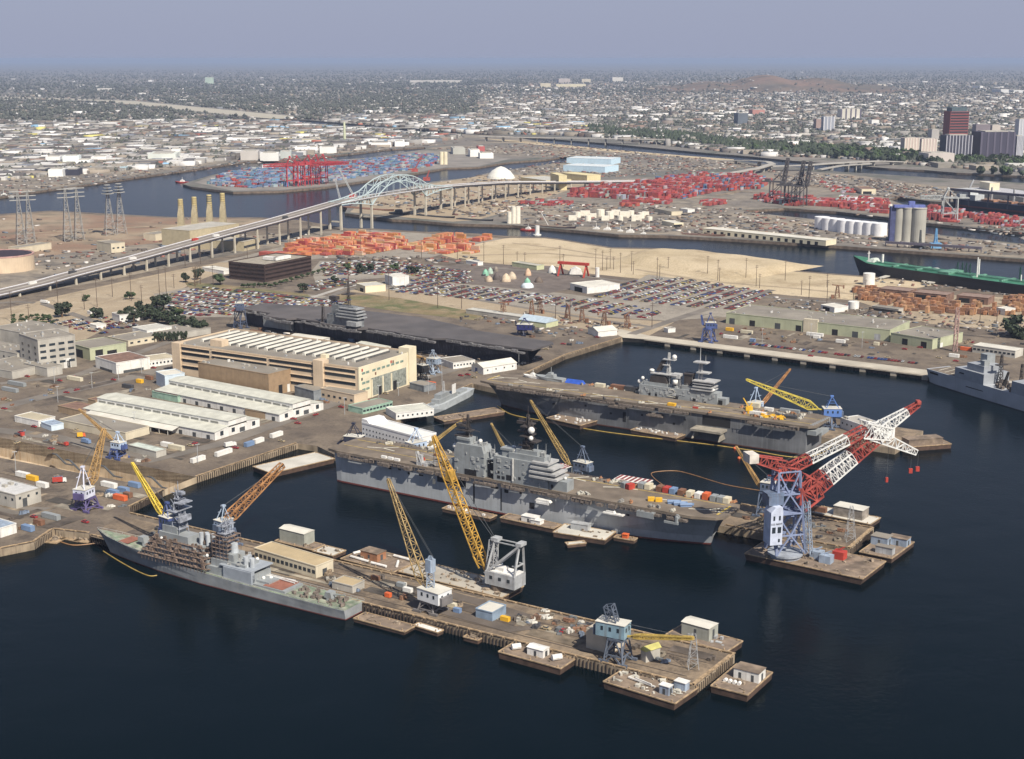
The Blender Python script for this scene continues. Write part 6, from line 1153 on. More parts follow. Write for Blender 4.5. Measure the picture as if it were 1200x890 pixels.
m.add([(p.x-8, p.y, 4), (p.x+8, p.y, 4), (p.x+6, p.y, 9), (p.x, p.y, 12), (p.x-6, p.y, 9), (p.x-8, p.y+14, 4), (p.x+8, p.y+14, 4), (p.x+6, p.y+14, 9), (p.x, p.y+14, 12), (p.x-6, p.y+14, 9)], [(0, 1, 2, 3, 4), (1, 6, 7, 2), (2, 7, 8, 3), (3, 8, 9, 4), (4, 9, 5, 0)]); tag(m.build('arched_shelter', [WHITE]), 'small white arched shelter under the red gantry', 'shelter')
def tank(label, px, r, h, wall, top, name='storage_tank', group=None, z=GZ, rim=None):
    p = G(*px); t = thing(name, label, 'tank', (p.x, p.y, z), 0, group); m = MB(); m.lathe(0, 0, [(r, 0), (r, h)], 36); m.build('shell', wall, t); m = MB(); m.lathe(0, 0, [(r*.97, h+.05), (.1, h+r*.05+.1)], 36); m.build('roof', top, t)
    if rim: m = MB(); m.lathe(0, 0, [(r+.3, h-1), (r+.3, h+.6), (r-.6, h+.6), (r-.6, h+.1)], 36); m.build('rim', rim, t)
    return t
p = G(10, 322); tank('large peach oil tank with a dark sunken roof at the left edge', (4, 316), 36, 19, PEACH, mk('dark_tank_roof', (.03, .02, .03), .8), rim=mk('pink_rim', (.45, .28, .25), .8))
tank('small white tank behind the olive warehouse', (1000, 361.5), 5.5, 7, WHITE, WHITE); tank('white tank with a slim column at the oil berth', (1018, 334), 6.5, 13, WHITE, WHITE); tank('small white cylinder right of the boat yard', (700, 325), 2.4, 11, WHITE, WHITE)
for k, (u_, v_) in enumerate(((963, 268.5), (972, 270), (981, 271), (990, 272.5), (1000, 273.5), (1010, 274.5), (1020, 275.5), (1030, 276.5))): tank(['first', 'second', 'third', 'fourth', 'fifth', 'sixth', 'seventh', 'eighth'][k]+' from the left in the row of white tanks beside the tall silos', (u_, v_), 11, 18, mk('tank_white', (.8, .8, .82), .5, .06), MATS['tank_white'], group='row of white tanks')
for k, (u_, v_) in enumerate(((1052, 283), (1062, 283.5), (1075, 284))):
    p = G(u_, v_); t = thing('silo', ['left', 'middle', 'right'][k]+' one of the three tall grey concrete silos', 'silo', p, 0, 'tall silos'); m = MB(); r_ = (7.5, 7.5, 10)[k]; m.lathe(0, 0, [(r_, 0), (r_, 46)], 24); m.build('shell', mk('silo_concrete', (.38, .37, .33), .85, .1, .05, streak=.3, rust=(.26, .24, .2)), t)
    m = MB(); m.lathe(0, 0, [(r_+.5, 46), (r_+.5, 47.2)], 24); m.build('roof', GRW, t)
p = G(1063, 283.5); m = MB(); m.box(p.x, p.y, 51.2, 42, 8, 3.4); m.box(p.x+3, p.y, 54.6, 8, 6, 5); tag(m.build('silo_headhouse', mk('headhouse_blue', (.12, .15, .4), .7)), 'blue conveyor house running across the tops of the silos', 'headhouse')
p = G(1044, 283); m = MB(); m.box(p.x, p.y, 4, 7, 9, 48); tag(m.build('elevator_tower', mk('tower_navy', (.06, .07, .17), .7)), 'narrow dark blue tower against the left silo', 'tower')
m = MB(); a_, b_ = G(1038, 284, 10), G(1150, 291, 10); m.beam(a_, b_, 5, 3); [m.beam(a_.lerp(b_, k/8), Vector((a_.lerp(b_, k/8).x, a_.lerp(b_, k/8).y, 4)), 1) for k in range(9)]; tag(m.build('conveyor', mk('conveyor_grey', (.1, .09, .12), .8)), 'long covered conveyor running right from the foot of the silos', 'conveyor')
# transit shed and other far quay sheds
t, a, b = bld('long cream transit shed with a row of dark doors on the far bank', (968, 282.5), (823.5, 268), (980, 277.5), 7, CRM, WROOF, name='transit_shed', depth=26, doors=[('f', .05+.0585*k, 5, 4.6, BLACK) for k in range(16)])
bld('cream shed with dark doors behind the brown moored barge', (790, 262), (776, 259), (828, 252), 6, CRM, WROOF, name='transit_shed', doors=[('r', .12+.2*k, 5, 4, BLACK) for k in range(4)], depth=16)
bld('two joined cream offices left of the transit sheds', (787, 248.5), (767, 244.5), (792, 246), 6, LWALL, ROOF, name='store_building', depth=20)
bld('white roofed shed above the cream shed', (806, 246), (797, 244.5), (822, 241), 5, WHITE, WROOF, name='store_building', depth=14)
bld('cream shed with arched openings beyond the near slip', (1010, 222), (1002, 218.5), (1030, 217.5), 9, CRM, BRROOF, name='transit_shed', depth=26, doors=(('r', .4, 16, 5, BLACK),))
bld('grey blue long roofed warehouse of the grain terminal at the far right', (1200, 232), (1118, 221), (1215, 222), 9, GRW, mk('lilac_roof', (.42, .42, .45), .8), name='warehouse', depth=90)
bld('cream block on the grain terminal roofline at the far right', (1160, 215), (1148, 213), (1165, 214), 22, CRM, WROOF, name='store_building', depth=20)
m = MB(); a_, b_ = G(1114, 222, 30), G(1230, 232, 30); m.beam(a_, b_, 6, 4); [m.beam(a_.lerp(b_, k/5), Vector((a_.lerp(b_, k/5).x, a_.lerp(b_, k/5).y, 4)), 2) for k in range(6)]; tag(m.build('conveyor', MATS['conveyor_grey']), 'elevated conveyor in front of the grain terminal at the far right', 'conveyor')
r = random.Random(4)
for k in range(16):
    u_ = 672+k*6+r.uniform(-2, 2); v_ = 259-(k % 3)*3+r.uniform(-1, 1); p = G(u_, v_); s_ = r.uniform(7, 12); m = MB()
    (m.lathe(p.x, p.y, [(s_*.6, GZ), (s_*.6, GZ+s_)], 12) if k % 2 else m.box(p.x, p.y, GZ, s_*1.4, s_, s_*.8)); tag(m.build('plant_unit', mk('plant_white', (.72, .68, .58), .7, .08)), 'white unit of the small tank plant on the far bank', 'tank', 'white plant on the far bank')
for k, (u_, h_, w_) in enumerate(((602, 26, 4.5), (606.5, 26, 4.5), (597, 18, 4))): p = G(u_, 262); m = MB(); m.lathe(p.x, p.y, [(w_, GZ), (w_, GZ+h_)], 14); tag(m.build('cement_silo', mk('plant_white', (.72, .68, .58))), ['left tall white silo at the waterside', 'right tall white silo at the waterside', 'shorter white silo left of the tall pair'][k], 'silo')
p = G(629.5, 276, 0); m = MB(); m.cyl((p.x, p.y, -1), (p.x, p.y, 14), 3.4, 3.4, 12); m.cyl((p.x, p.y, -1), (p.x, p.y, 1.5), 6, 6, 12); tag(m.build('channel_beacon', WHITE), 'white cylindrical beacon standing in the channel', 'beacon')
# dome, cream plant and blue striped warehouses by the back channel
p = G(587, 209); m = MB(); m.lathe(p.x, p.y, [(30, GZ), (28, 9), (20, 19), (9, 26), (.1, 29)], 26); tag(m.build('storage_dome', mk('dome_white', (.66, .65, .6), .7, .06)), 'broad white cone shaped storage dome by the back channel', 'dome')
CRY = mk('cream_yellow_wall', (.62, .54, .32), .8, .08)
bld('tall cream yellow plant block right of the white dome', (655, 206), (645, 203), (661, 203), 28, CRY, CRY, name='factory_building', depth=16)
bld('low cream yellow wing right of the tall plant block', (688, 206), (659, 203), (697, 202), 13, CRY, CRY, name='factory_building', depth=36)
bld('low pale roofed store between the dome and the plant', (640, 212), (610, 208), (646, 204), 8, CRY, mk('pale_flat_roof', (.45, .44, .4)), name='store_building', depth=60)
for k, (C, L, R) in enumerate((((709, 196), (660, 194), (720, 188)), ((716, 187), (664, 185.5), (719, 182)))): bld(['nearer', 'farther'][k]+' pale blue and white warehouse beyond the cream yellow plant', C, L, R, 13, mk('pale_azure_wall', (.5, .66, .78), .7, .06), mk('azure_white_roof', (.6, .64, .66), .7), group='blue and white warehouses', depth=70)
# ================================================================= ROAD BRIDGE
def bridge():
    base = [(60, 340.6), (91, 334), (120, 328), (147, 323), (173, 318), (199, 313), (223.8, 306.7), (248, 303), (276, 296.7), (303.6, 292), (329, 287.5), (353.6, 282.4), (377, 276.5), (401, 270), (436.8, 265), (500, 253.3), (530.3, 246), (545.5, 243), (561.5, 240), (578, 237), (593, 234), (608.6, 231), (621.8, 229), (635.7, 227), (650.7, 225)]
    H_ = [12, 14.4, 16.2, 18.2, 20.4, 22.8, 25, 27.6, 30.4, 33.2, 36, 39, 41.3, 43.6, 47, 47, 43, 41.2, 39, 36.5, 34, 31, 28, 25, 22]
    P_ = [G(*b) for b in base]
    for _ in range(2): P_ = [P_[0]]+[(P_[i-1]+P_[i]*2+P_[i+1])/4 if i not in (13, 14, 15, 16) else P_[i] for i in range(1, len(P_)-1)]+[P_[-1]]
    d0 = (P_[0]-P_[3]).normalized()
    pre = [P_[0]+d0*k*45 for k in (7, 5, 3.4, 2.2, 1)]; hp = [4.4, 6, 7.6, 9, 10.6]
    d1 = (P_[-1]-P_[-3]).normalized(); post = []
    for k, h in zip((1, 2, 3, 4.5, 6), (19, 16, 13.5, 11, 10)): post.append(P_[-1]+d1*k*48+Vector((1, -.2, 0))*k*k*5)
    A = pre+P_+post; HH = hp+H_+[19, 16, 13.5, 11, 10]; W_ = 24
    t = thing('road_bridge', 'long road bridge with a pale green steel arch over the channel', 'bridge', (0, 0, 0), 0)
    N = []
    for i in range(len(A)): d = (A[min(i+1, len(A)-1)]-A[max(i-1, 0)]).normalized(); N.append(Vector((-d.y, d.x, 0)))
    m = MB(); e = MB(); f = MB(); g = MB(); ie = len(pre)+14
    for i in range(len(A)-1):
        p, q = A[i]+Vector((0, 0, HH[i]-GZ)), A[i+1]+Vector((0, 0, HH[i+1]-GZ)); n0, n1 = N[i], N[i+1]; up = Vector((0, 0, 1))
        a0, a1, b0, b1 = p-n0*1, p+n0*W_, q-n1*1, q+n1*W_
        m.add([a0, b0, b1, a1, a0-up*1, b0-up*1, b1-up*1, a1-up*1], [(0, 1, 2, 3), (7, 6, 5, 4), (0, 4, 5, 1), (2, 6, 7, 3)])
        for x, y in ((a0, b0), (a1, b1)): e.beam(x+up*.5, y+up*.5, .35, .9)
        if not 13 <= i-len(pre) <= 15:
            for s in (2, W_-4, W_/2): f.beam(p+n0*s-up*2.2, q+n1*s-up*2.2, 1.0, 2.6)
        g.beam(p+n0*(W_/2)+up*.1, q+n1*(W_/2)+up*.1, 1.2, .9)
    m.build('deck', mk('bridge_deck', (.2, .175, .155), .9, .1, .05), t, split=False); e.build('parapet', mk('bridge_parapet', (.66, .66, .7), .7, .08), t); f.build('girder', mk('bridge_girder', (.2, .22, .26), .7), t); g.build('median', PALER, t, split=False)
    COLM = mk('pier_concrete', (.5, .46, .38), .85, .1, .1, streak=.25, rust=(.32, .28, .22))
    for i in range(2, len(A)-2):
        h = HH[i]-3.4; wd = 3.2 if 13 <= i-len(pre) <= 16 else 2.2
        for s in (1.5, W_-2.5):
            p = A[i]+N[i]*s; c = MB(); c.box(p.x, p.y, -2, wd, wd, h+2, rot=atan2(N[i].y, N[i].x), tx=.85, ty=.85); c.build('pier_column', COLM, t)
        p = A[i]+N[i]*1.5; q = A[i]+N[i]*(W_-2.5); c = MB(); c.beam(Vector((p.x, p.y, h-.6)), Vector((q.x, q.y, h-.6)), 1.8, 2.2)
        if 12 <= i-len(pre) <= 16: c.beam(Vector((p.x, p.y, h*.4)), Vector((q.x, q.y, h*.4)), 1.6, 2)
        c.build('cross_head', COLM, t, split=False)
    # steel arch: towers at index len(pre)+14 and +15, side spans to +13 and +16
    AR = mk('arch_green_steel', (.46, .55, .57), .5, .08); k0 = len(pre)+13; pts = [A[k0+j] for j in range(4)]; hh = [HH[k0+j] for j in range(4)]
    def lerp3(s):      # s 0..1 side span, 1..2 main, 2..3 side
        i = min(int(s), 2); q = s-i; p = pts[i].lerp(pts[i+1], q); n = N[k0+i].lerp(N[k0+i+1], q); return p, n, hh[i]+(hh[i+1]-hh[i])*q
    up = Vector((0, 0, 1)); S = [i/8 for i in range(0, 25)]
    def hts(s, z):
        if s < 1: lo = z-2.5-8.5*s**2; hi = z+1+8*s**2
        elif s > 2: q = 3-s; lo = z-2.5-8.5*q**2; hi = z+1+8*q**2
        else:
            q = (s-1)*2-1; lo = z-11+30*(1-abs(q)**2.2); hi = z+9+19*(1-abs(q)**2)
        return lo, hi
    for off in (0, W_-1):
        m = MB(); prev = None
        for i, s in enumerate(S):
            p, n, z = lerp3(s); b_ = Vector((p.x, p.y, 0))+n*off; lo, hi = hts(s, z); L0, H0 = b_+up*lo, b_+up*hi
            m.beam(L0, H0, .7)
            if prev:
                m.beam(prev[0], L0, 1.3); m.beam(prev[1], H0, 1.3); m.beam(prev[0] if i % 2 else prev[1], H0 if i % 2 else L0, .8)
            if 1 < s < 2 and lo > z: m.beam(L0, b_+up*z, .35)
            prev = (L0, H0)
        m.build('arch_truss', AR, t, split=False)
    m = MB()
    for s in S:
        p, n, z = lerp3(s); lo, hi = hts(s, z); b_ = Vector((p.x, p.y, 0))
        if s == 0 or s == 3 or lo > z+6 or hi > z+7: m.beam(b_+up*hi, b_+n*(W_-1)+up*hi, .6)
        if lo > z+7: m.beam(b_+up*lo, b_+n*(W_-1)+up*lo, .5)
        m.beam(b_+up*(z-1.6), b_+n*(W_-1)+up*(z-1.6), .7)
    m.build('sway_bracing', AR, t, split=True)
    return A, HH, N
BA, BH, BN = bridge()
# other far bridges: deck strips with piers
def farbridge(label, pts, wd, h, mat=PALER, pw=2.5, step=45, group='river bridges and ramps', name='road_bridge'):
    t = thing(name, label, 'bridge', (0, 0, 0), 0, group); P_ = [G(*p[:2], p[2] if len(p) > 2 else GZ+h) for p in pts]; m = MB(); 
    for a, b in zip(P_[:-1], P_[1:]): m.beam(a, b, wd, 1.8)
    m.build('deck', mat, t, split=False)
    for a, b in zip(P_[:-1], P_[1:]):
        n = max(1, int((b-a).length/step))
        for k in range(n): p = a.lerp(b, (k+.5)/n); m = MB(); m.box(p.x, p.y, -1, pw, wd*.6, p.z, rot=atan2((b-a).y, (b-a).x)); m.build('pier_column', GRW, t)
farbridge('long low road bridge crossing the river beyond the back channel', [(560, 160), (620, 161.5), (700, 162.5), (780, 164)], 22, 14)
farbridge('curved concrete flyover beside the red container yard', [(838, 206, 8), (860, 202.5, 12), (890, 197, 16), (905, 192.5, 16), (900, 190, 16), (880, 188.5, 14), (845, 188.5, 10)], 16, 12)
farbridge('long flyover crossing the river toward downtown', [(905, 195, 14), (940, 194, 16), (985, 191, 16), (1030, 189, 14), (1060, 190, 10)], 20, 14)
farbridge('lower ramp splitting off below the downtown flyover', [(960, 199, 8), (985, 194.5, 12), (1020, 192, 14)], 12, 10)
farbridge('small rail bridge over the river at the left', [(455, 150.5), (500, 149.5), (545, 150)], 14, 10)
farbridge('distant bridge over the flood channel at the upper left', [(70, 117.5), (125, 118.5)], 40, 10, step=60)
# ================================================================= POWER PLANT, PYLONS
t, a, b = bld('long tan power station hall beneath the four striped chimneys', (222, 271), (189, 268.5), (277, 262), 24, mk('station_tan', (.42, .36, .24), .85, .08), GRW, name='power_station', roofbits=0, depth=None)
bld('lower tan turbine hall between the power station and the bridge', (286, 284), (226, 281), (322, 270), 12, mk('station_tan', (.42, .36, .24)), GRW, name='power_station', win=(('r', 9, 1, 5, 3, 4, 0),), depth=40)
for k, (u_, v0, v1) in enumerate(((213, 267, 233.5), (229, 265.5, 231), (246.5, 264, 228.5), (262, 261, 226.5))):
    B = G(u_, v0+3); hgt = VP(B, 0, u_, v1).z-GZ; t = thing('chimney', ['leftmost', 'second from left', 'third from left, dark banded', 'rightmost'][k]+' of the four yellow banded power station chimneys', 'chimney', B, 0, 'power station chimneys')
    m = MB(); m.lathe(0, 0, [(4.4, 0), (3.6, hgt)], 16); m.build('shaft', mk('chimney_yellow', (.5, .42, .2), .8, .08), t)
    for i in range(9): z_ = hgt*(.4+.066*i); rr = 4.4-.8*z_/hgt+.15; m = MB(); m.lathe(0, 0, [(rr, z_), (rr, z_+1.6)], 16); m.build('band', mk('chimney_band', (.33, .26, .13), .8) if k != 2 or i < 6 else DGREY, t)
    m = MB(); m.box(0, -2, 0, 10, 9, 24, tx=.8, ty=.8); m.box(0, -2, 24, 8, 7, 12, tx=.5, ty=.5); m.build('boiler_duct', mk('duct_tan', (.36, .31, .2), .8), t, split=False)
bld('small tan control building behind the utility yard', (130, 286), (113, 283), (141, 281.5), 12, LWALL, ROOF, name='control_building', depth=20, win=(('r', 3, 1, 3, 2, 5, 0),))
bld('long low cream wall building behind the peach tank', (60, 285), (22, 291), (80, 281), 8, LWALL, ROOF, name='store_building', depth=18)
bld('two low cream sheds left of the power station', (182, 275), (168, 274), (188, 270), 9, LWALL, ROOF, name='store_building', depth=30)
def pylon(label, u_, v0, v1, top=False, hw=6):
    B = G(u_, v0); h = VP(B, 0, u_, v1).z-GZ; t = thing('lattice_pylon', label, 'pylon', B, .5, 'lattice pylons by the channel'); m = MB(); m.truss((0, 0, 0), (0, 0, h*.9), hw*2, 2.4, 9, .6, td=.35); m.build('tower', mk('galvanised_lattice', (.32, .32, .31), .7), t, split=False); m = MB()
    if top: [m.lathe(0, 0, [(9-k*1.5, h*.87+k*4), (9-k*1.5, h*.87+k*4+.8)], 12) for k in range(4)]; m.cyl((0, 0, h*.86), (0, 0, h+2), 1.2, 1, 6)
    else: [m.box(0, 0, h*z_, 22, 1.2, 1.2) for z_ in (.82, .9, .98)]; m.truss((0, 0, h*.9), (0, 0, h), 3, .6, 2, .6)
    m.build('crossarm', MATS['galvanised_lattice'], t, split=False)
for a_ in (('pylon nearest the left edge above the peach tank', 25, 287, 224), ('second pylon from the left edge', 36, 285, 224), ('left leg tower of the tall goal post pair', 80, 283, 221), ('right leg tower of the tall goal post pair', 93, 281, 220)): pylon(*a_)
for a_ in (('left one of the two pylons topped with round rings', 129, 276, 220), ('right one of the two pylons topped with round rings', 142, 274, 218.5)): pylon(*a_, top=True, hw=7)
B1, B2 = G(80, 283), G(93, 281); m = MB(); zt = VP(B1, 0, 80, 222).z; m.beam(Vector((B1.x, B1.y, zt)), Vector((B2.x, B2.y, zt)), 2, 3); tag(m.build('gantry_beam', MATS['galvanised_lattice']), 'beam joining the tops of the goal post pylons', 'beam')
# utility poles
def pole(u_, v_, h_, label='tall dark utility pole standing in the dirt and car park area', k=0, arm=True):
    p = G(u_, v_)
    if 'pole%d' % h_ not in WMESH:
        m = MB(); m.cyl((0, 0, 0), (0, 0, h_), .35, .22, 6); 
        for z_ in (h_-1.2, h_-3): m.box(0, 0, z_, 4.6, .3, .3, rot=.6)
        WMESH['pole%d' % h_] = m.mesh('utility_pole', mk('pole_wood', (.09, .065, .05), .9))
    o = bpy.data.objects.new('utility_pole', WMESH['pole%d' % h_]); COL.objects.link(o); o.location = p; tag(o, label, 'utility pole', 'utility poles')
for u_, v_, h_ in ((14, 378, 30), (68, 356, 24), (114, 360, 30), (132, 348, 20), (154, 353, 30), (187, 346, 30), (195, 345, 30), (99, 363, 16), (34, 376, 16), (166, 352, 16), (204, 338, 16), (250, 336, 24), (217, 312, 24), (235, 310, 16), (247, 303, 24), (275, 297, 24), (290, 303, 16), (340, 290, 24), (379, 295, 24), (423, 297, 24), (434, 290, 24), (450, 296, 16), (494, 304, 24), (536, 306, 24),
                    (567, 306, 24), (590, 310, 24), (606, 310, 16), (615, 311, 16), (656, 311, 24), (660, 313, 16), (698, 315, 24), (706, 317, 24), (711, 317, 16), (715, 315, 24), (719, 316, 16), (727, 320, 24), (740, 318, 24), (742, 322, 16), (770, 326, 24), (773, 326, 16), (783, 317, 16), (829, 324, 24), (841, 329, 24), (843, 330, 16), (874, 327, 24), (886, 336, 24), (890, 338, 16), (920, 329, 24),
                    (939, 346, 16), (948, 350, 24), (969, 337, 16), (969, 355, 24), (409, 349, 30), (456, 352, 30), (513, 361, 30), (541, 362, 24), (587, 370, 16), (651, 376, 24), (668, 379, 24), (710, 384, 16), (764, 384, 24), (1000, 352, 16), (1014, 345, 16), (1148, 380, 24), (1168, 378, 16)): pole(u_, v_, h_)
m = MB(); m.truss((0, 0, 0), (0, 0, 38), 3, 2.4, 9, .5); t = m.build('radio_mast', mk('mast_red_white', (.45, .3, .27), .7, .5, .3)); t.location = G(1119, 412); tag(t, 'slim red and white lattice radio mast by the right end of the olive warehouse', 'radio mast')
for k, (u_, v_, h_) in enumerate(((68, 472, 12), (64, 449, 12), (108, 455, 12), (139, 446, 12), (166, 438, 12), (338, 492, 10), (404, 486, 12), (467, 464, 10), (444, 474, 14), (518, 452, 18), (502, 462, 14), (591, 424, 14), (608, 430, 12), (19, 556, 14), (232, 543, 12), (158, 500, 10), (893, 404, 14), (950, 398, 14), (1010, 408, 14))):
    p = G(u_, v_); m = MB(); m.cyl((0, 0, 0), (0, 0, h_), .22, .14, 6); m.box(0, 0, h_, 2.6, .3, .3, rot=.5); m.box(1, .5, h_-.1, .9, .5, .35); t = m.build('lamp_post', SILV); t.location = p; tag(t, 'tall pale lamp post along the yard roads and quays', 'lamp post', 'lamp posts in the yard')
t = m = MB(); m.truss((0, 0, 0), (0, 0, 15), 4.4, 1.6, 5, .16); o = m.build('floodlight_tower', SILV); o.location = G(812, 783); tag(o, 'slender lattice floodlight tower at the near pier end', 'light tower')
m = MB(); m.truss((0, 0, 0), (0, 0, 19), 5, 1.4, 6, .16); o = m.build('floodlight_tower', SILV); o.location = G(996, 634); tag(o, 'slender lattice floodlight tower at the middle pier end', 'light tower')
# oil pump jacks
for k, (u_, v_) in enumerate(((981, 350), (590, 371), (623, 369), (633, 367), (682, 378), (708, 382), (735, 385), (665, 374))):
    p = G(u_, v_); m = MB(); m.truss((0, 0, 0), (0, 0, 13), 5, 2, 4, .4); m.beam((-6, 0, 14.5), (6, 0, 13), .9); m.box(6.3, 0, 10.5, 1.4, 1, 3.5); m.box(-5, 0, 0, 3, 2, 4); o = m.build('pump_jack', RUSTY); o.location = p; o.rotation_euler = (0, 0, k*.7); tag(o, 'rusty brown oil pump jack on the dirt behind the quays', 'pump jack', 'oil pump jacks')
# ================================================================= PIER EDGES, RAILS, FAR QUAY FACE
def edge(label, pts, piles=True, hgt=.8):
    P_ = [G(*p) for p in pts]; m = MB(); f = MB(); r = random.Random(len(pts))
    for a, b in zip(P_[:-1], P_[1:]):
        d = (b-a); L_ = d.length; d.normalize(); n = Vector((-d.y, d.x, 0)); k = int(L_/6)
        for i in range(k):
            p, q = a+d*(i*L_/k+.3), a+d*((i+.88)*L_/k); m.beam(p+Vector((0, 0, .7)), q+Vector((0, 0, .7)), .5, .5); m.beam(p+Vector((0, 0, 0)), p+Vector((0, 0, .7)), .5)
        m.beam(a+n*1.2+Vector((0, 0, .1)), b+n*1.2+Vector((0, 0, .1)), 1.6, .16)
        for i in range(int(L_/1.8)):
            p = a+d*(i*1.8); s = r.uniform(-.15, .15)
            for sg in (-1, 1): f.beam((p.x+n.x*(.35+s)*sg, p.y+n.y*(.35+s)*sg, -2), (p.x+n.x*.3*sg, p.y+n.y*.3*sg, GZ+r.uniform(-.9, .2)), .42)
    o = m.build('edge_kerb', TIMBER); tag(o, label, 'kerb', 'timber kerbs along the piers')
    if piles: tag(f.build('fender_piles', PILE), kind='structure')
edge('timber kerb along the near water edge of the front pier', [(106, 627.5), (813, 804.5)]); edge('timber kerb along the far edge of the front pier', [(152, 602), (860, 767.5)]); edge('timber kerb across the outer end of the front pier', [(814, 804), (860.5, 767.5)])
edge('timber kerb along the near edge of the middle pier', [(850, 616), (995, 643.5)]); edge('timber kerb along the far edge of the middle pier', [(868, 591.5), (1023, 619.5)]); edge('timber kerb across the outer end of the middle pier', [(996, 643.5), (1023.5, 619.5)])
edge('timber kerb along the short quay right of the dry dock mouth', [(231, 558.7), (348, 519.8)]); edge('timber kerb along the quay of the inner basin', [(470, 491), (523, 463), (554, 450.3)]); edge('timber kerb along the quay behind the dark carrier bow', [(616, 438), (663, 416), (729, 395.8)])
edge('timber kerb beside the dock entrance on the left', [(153, 593.8), (193, 574.2)]); edge('timber kerb of the curved quay at the left', [(0, 643.5), (40, 635.5), (62, 620.7), (103, 625)])
# far quay piled face with pale pilasters
a, b = G(757, 397), G(1350, 473); d = (b-a).normalized(); n = Vector((d.y, -d.x, 0)); L_ = (b-a).length; dk_ = MB(); pl = MB(); s = 0
while s < L_:
    p = a+d*s+n*.6; q = a+d*(s+21)+n*.6; dk_.beam(Vector((p.x, p.y, 1)), Vector((q.x, q.y, 1)), 1.2, 4.2); c = a+d*(s+23.5)+n*1.4; pl.box(c.x, c.y, -2, 5, 3.4, 5.7, rot=atan2(d.y, d.x))
    for k in range(8): c2 = a+d*(s+1.5+k*2.6)+n*1.5; dk_.box(c2.x, c2.y, -2, .5, .5, 5.4)
    s += 26
m = MB(); m.beam(a+n*1+Vector((0, 0, -.5)), b+n*1+Vector((0, 0, -.5)), 5, 1); tag(m.build('quay_cap', CONC), kind='structure'); tag(dk_.build('quay_face', PILE), kind='structure'); tag(pl.build('quay_pilasters', CONC), kind='structure')
STN = [0]
def strip(name, pts, wd, mat, z=.3):
    P_ = [G(*p) for p in pts]; A = []; B = []
    for i, p in enumerate(P_): dd = (P_[min(i+1, len(P_)-1)]-P_[max(i-1, 0)]).normalized(); nn = Vector((-dd.y, dd.x, 0)); A.append(p+nn*wd/2); B.append(p-nn*wd/2)
    STN[0] += 1; zz = GZ+.145+.001*STN[0]; m = MB()
    for i in range(len(P_)-1): m.quad((B[i].x, B[i].y, zz), (B[i+1].x, B[i+1].y, zz), (A[i+1].x, A[i+1].y, zz), (A[i].x, A[i].y, zz))
    return tag(m.build(name, mat), kind='structure')
RAIL = mk('crane_rail_strip', (.08, .065, .055), .7, .1); LINE = mk('road_line', (.6, .58, .5), .8, .1)
for p0, p1 in (((150, 631), (805, 793)), ((165, 626.5), (815, 786)), ((190, 617), (835, 772)), ((180, 621), (828, 777))): strip('crane_rail', [p0, p1], .5, RAIL)
for pts, w_ in (([(0, 478), (60, 463), (150, 444), (200, 430), (260, 400)], 14), ([(-40, 500), (60, 512), (180, 540), (260, 520), (400, 470), (560, 425), (640, 400)], 12), ([(205, 445), (260, 400), (290, 385)], 9), ([(0, 450), (90, 440), (200, 400)], 9), ([(60, 600), (0, 598), (-60, 600)], 14)): strip('road', pts, w_, ROADM, .32)
for pts, w_ in (([(-40, 358), (20, 354), (50, 356), (90, 370), (110, 377)], 9), ([(740, 392), (790, 375), (860, 352), (905, 340)], 10), ([(375, 353), (400, 342), (440, 333), (470, 325)], 8), ([(440, 333), (560, 352), (700, 375), (760, 383)], 7), ([(500, 303), (560, 312), (700, 326), (870, 346), (1000, 357)], 9)): strip('road', pts, w_, ROADM, .34)
DTR = mk('dirt_track', (.34, .27, .185), .95, .15, .1)
for pts, w_ in (([(540, 300), (640, 297), (740, 306), (860, 318)], 9), ([(600, 285), (660, 292), (720, 302)], 6), ([(0, 372), (60, 350), (150, 330), (230, 313)], 8), ([(20, 384), (110, 358), (200, 330)], 5), ([(745, 316), (830, 330), (930, 338), (1010, 346)], 7), ([(20, 275), (120, 268), (220, 264)], 8), ([(1040, 380), (1120, 372), (1200, 378)], 6)): strip('dirt_track', pts, w_, DTR)
strip('pale_ramp', [(350, 354), (375, 346), (400, 338), (420, 334)], 7, PALER, .36)
# rounded darker turning loop on the pier
strip('worn_track', [(480, 706), (560, 727), (600, 738), (630, 735), (612, 722), (560, 706), (500, 690)], 7, mk('worn_track', (.11, .09, .075), .95, .2, .1), .33)
# dock wall stairs
for k, (u_, v_) in enumerate(((66, 533), (82, 540), (122, 547), (178, 560))):
    p = G(u_, v_, 2); m = MB(); m.beam((0, 0, 0), (7, -4.5, -5), 1.3, .5); m.beam((7, -4.5, -5), (13, -8, -5), 1.3, .5); m.beam((-3, 2, 0), (0, 0, 0), 1.3, .5); o = m.build('dock_stair', DGREY); o.location = (p.x, p.y, 2.2); tag(o, 'dark steel stair hanging on the dry dock wall', 'stair', 'stairs on the dry dock wall')
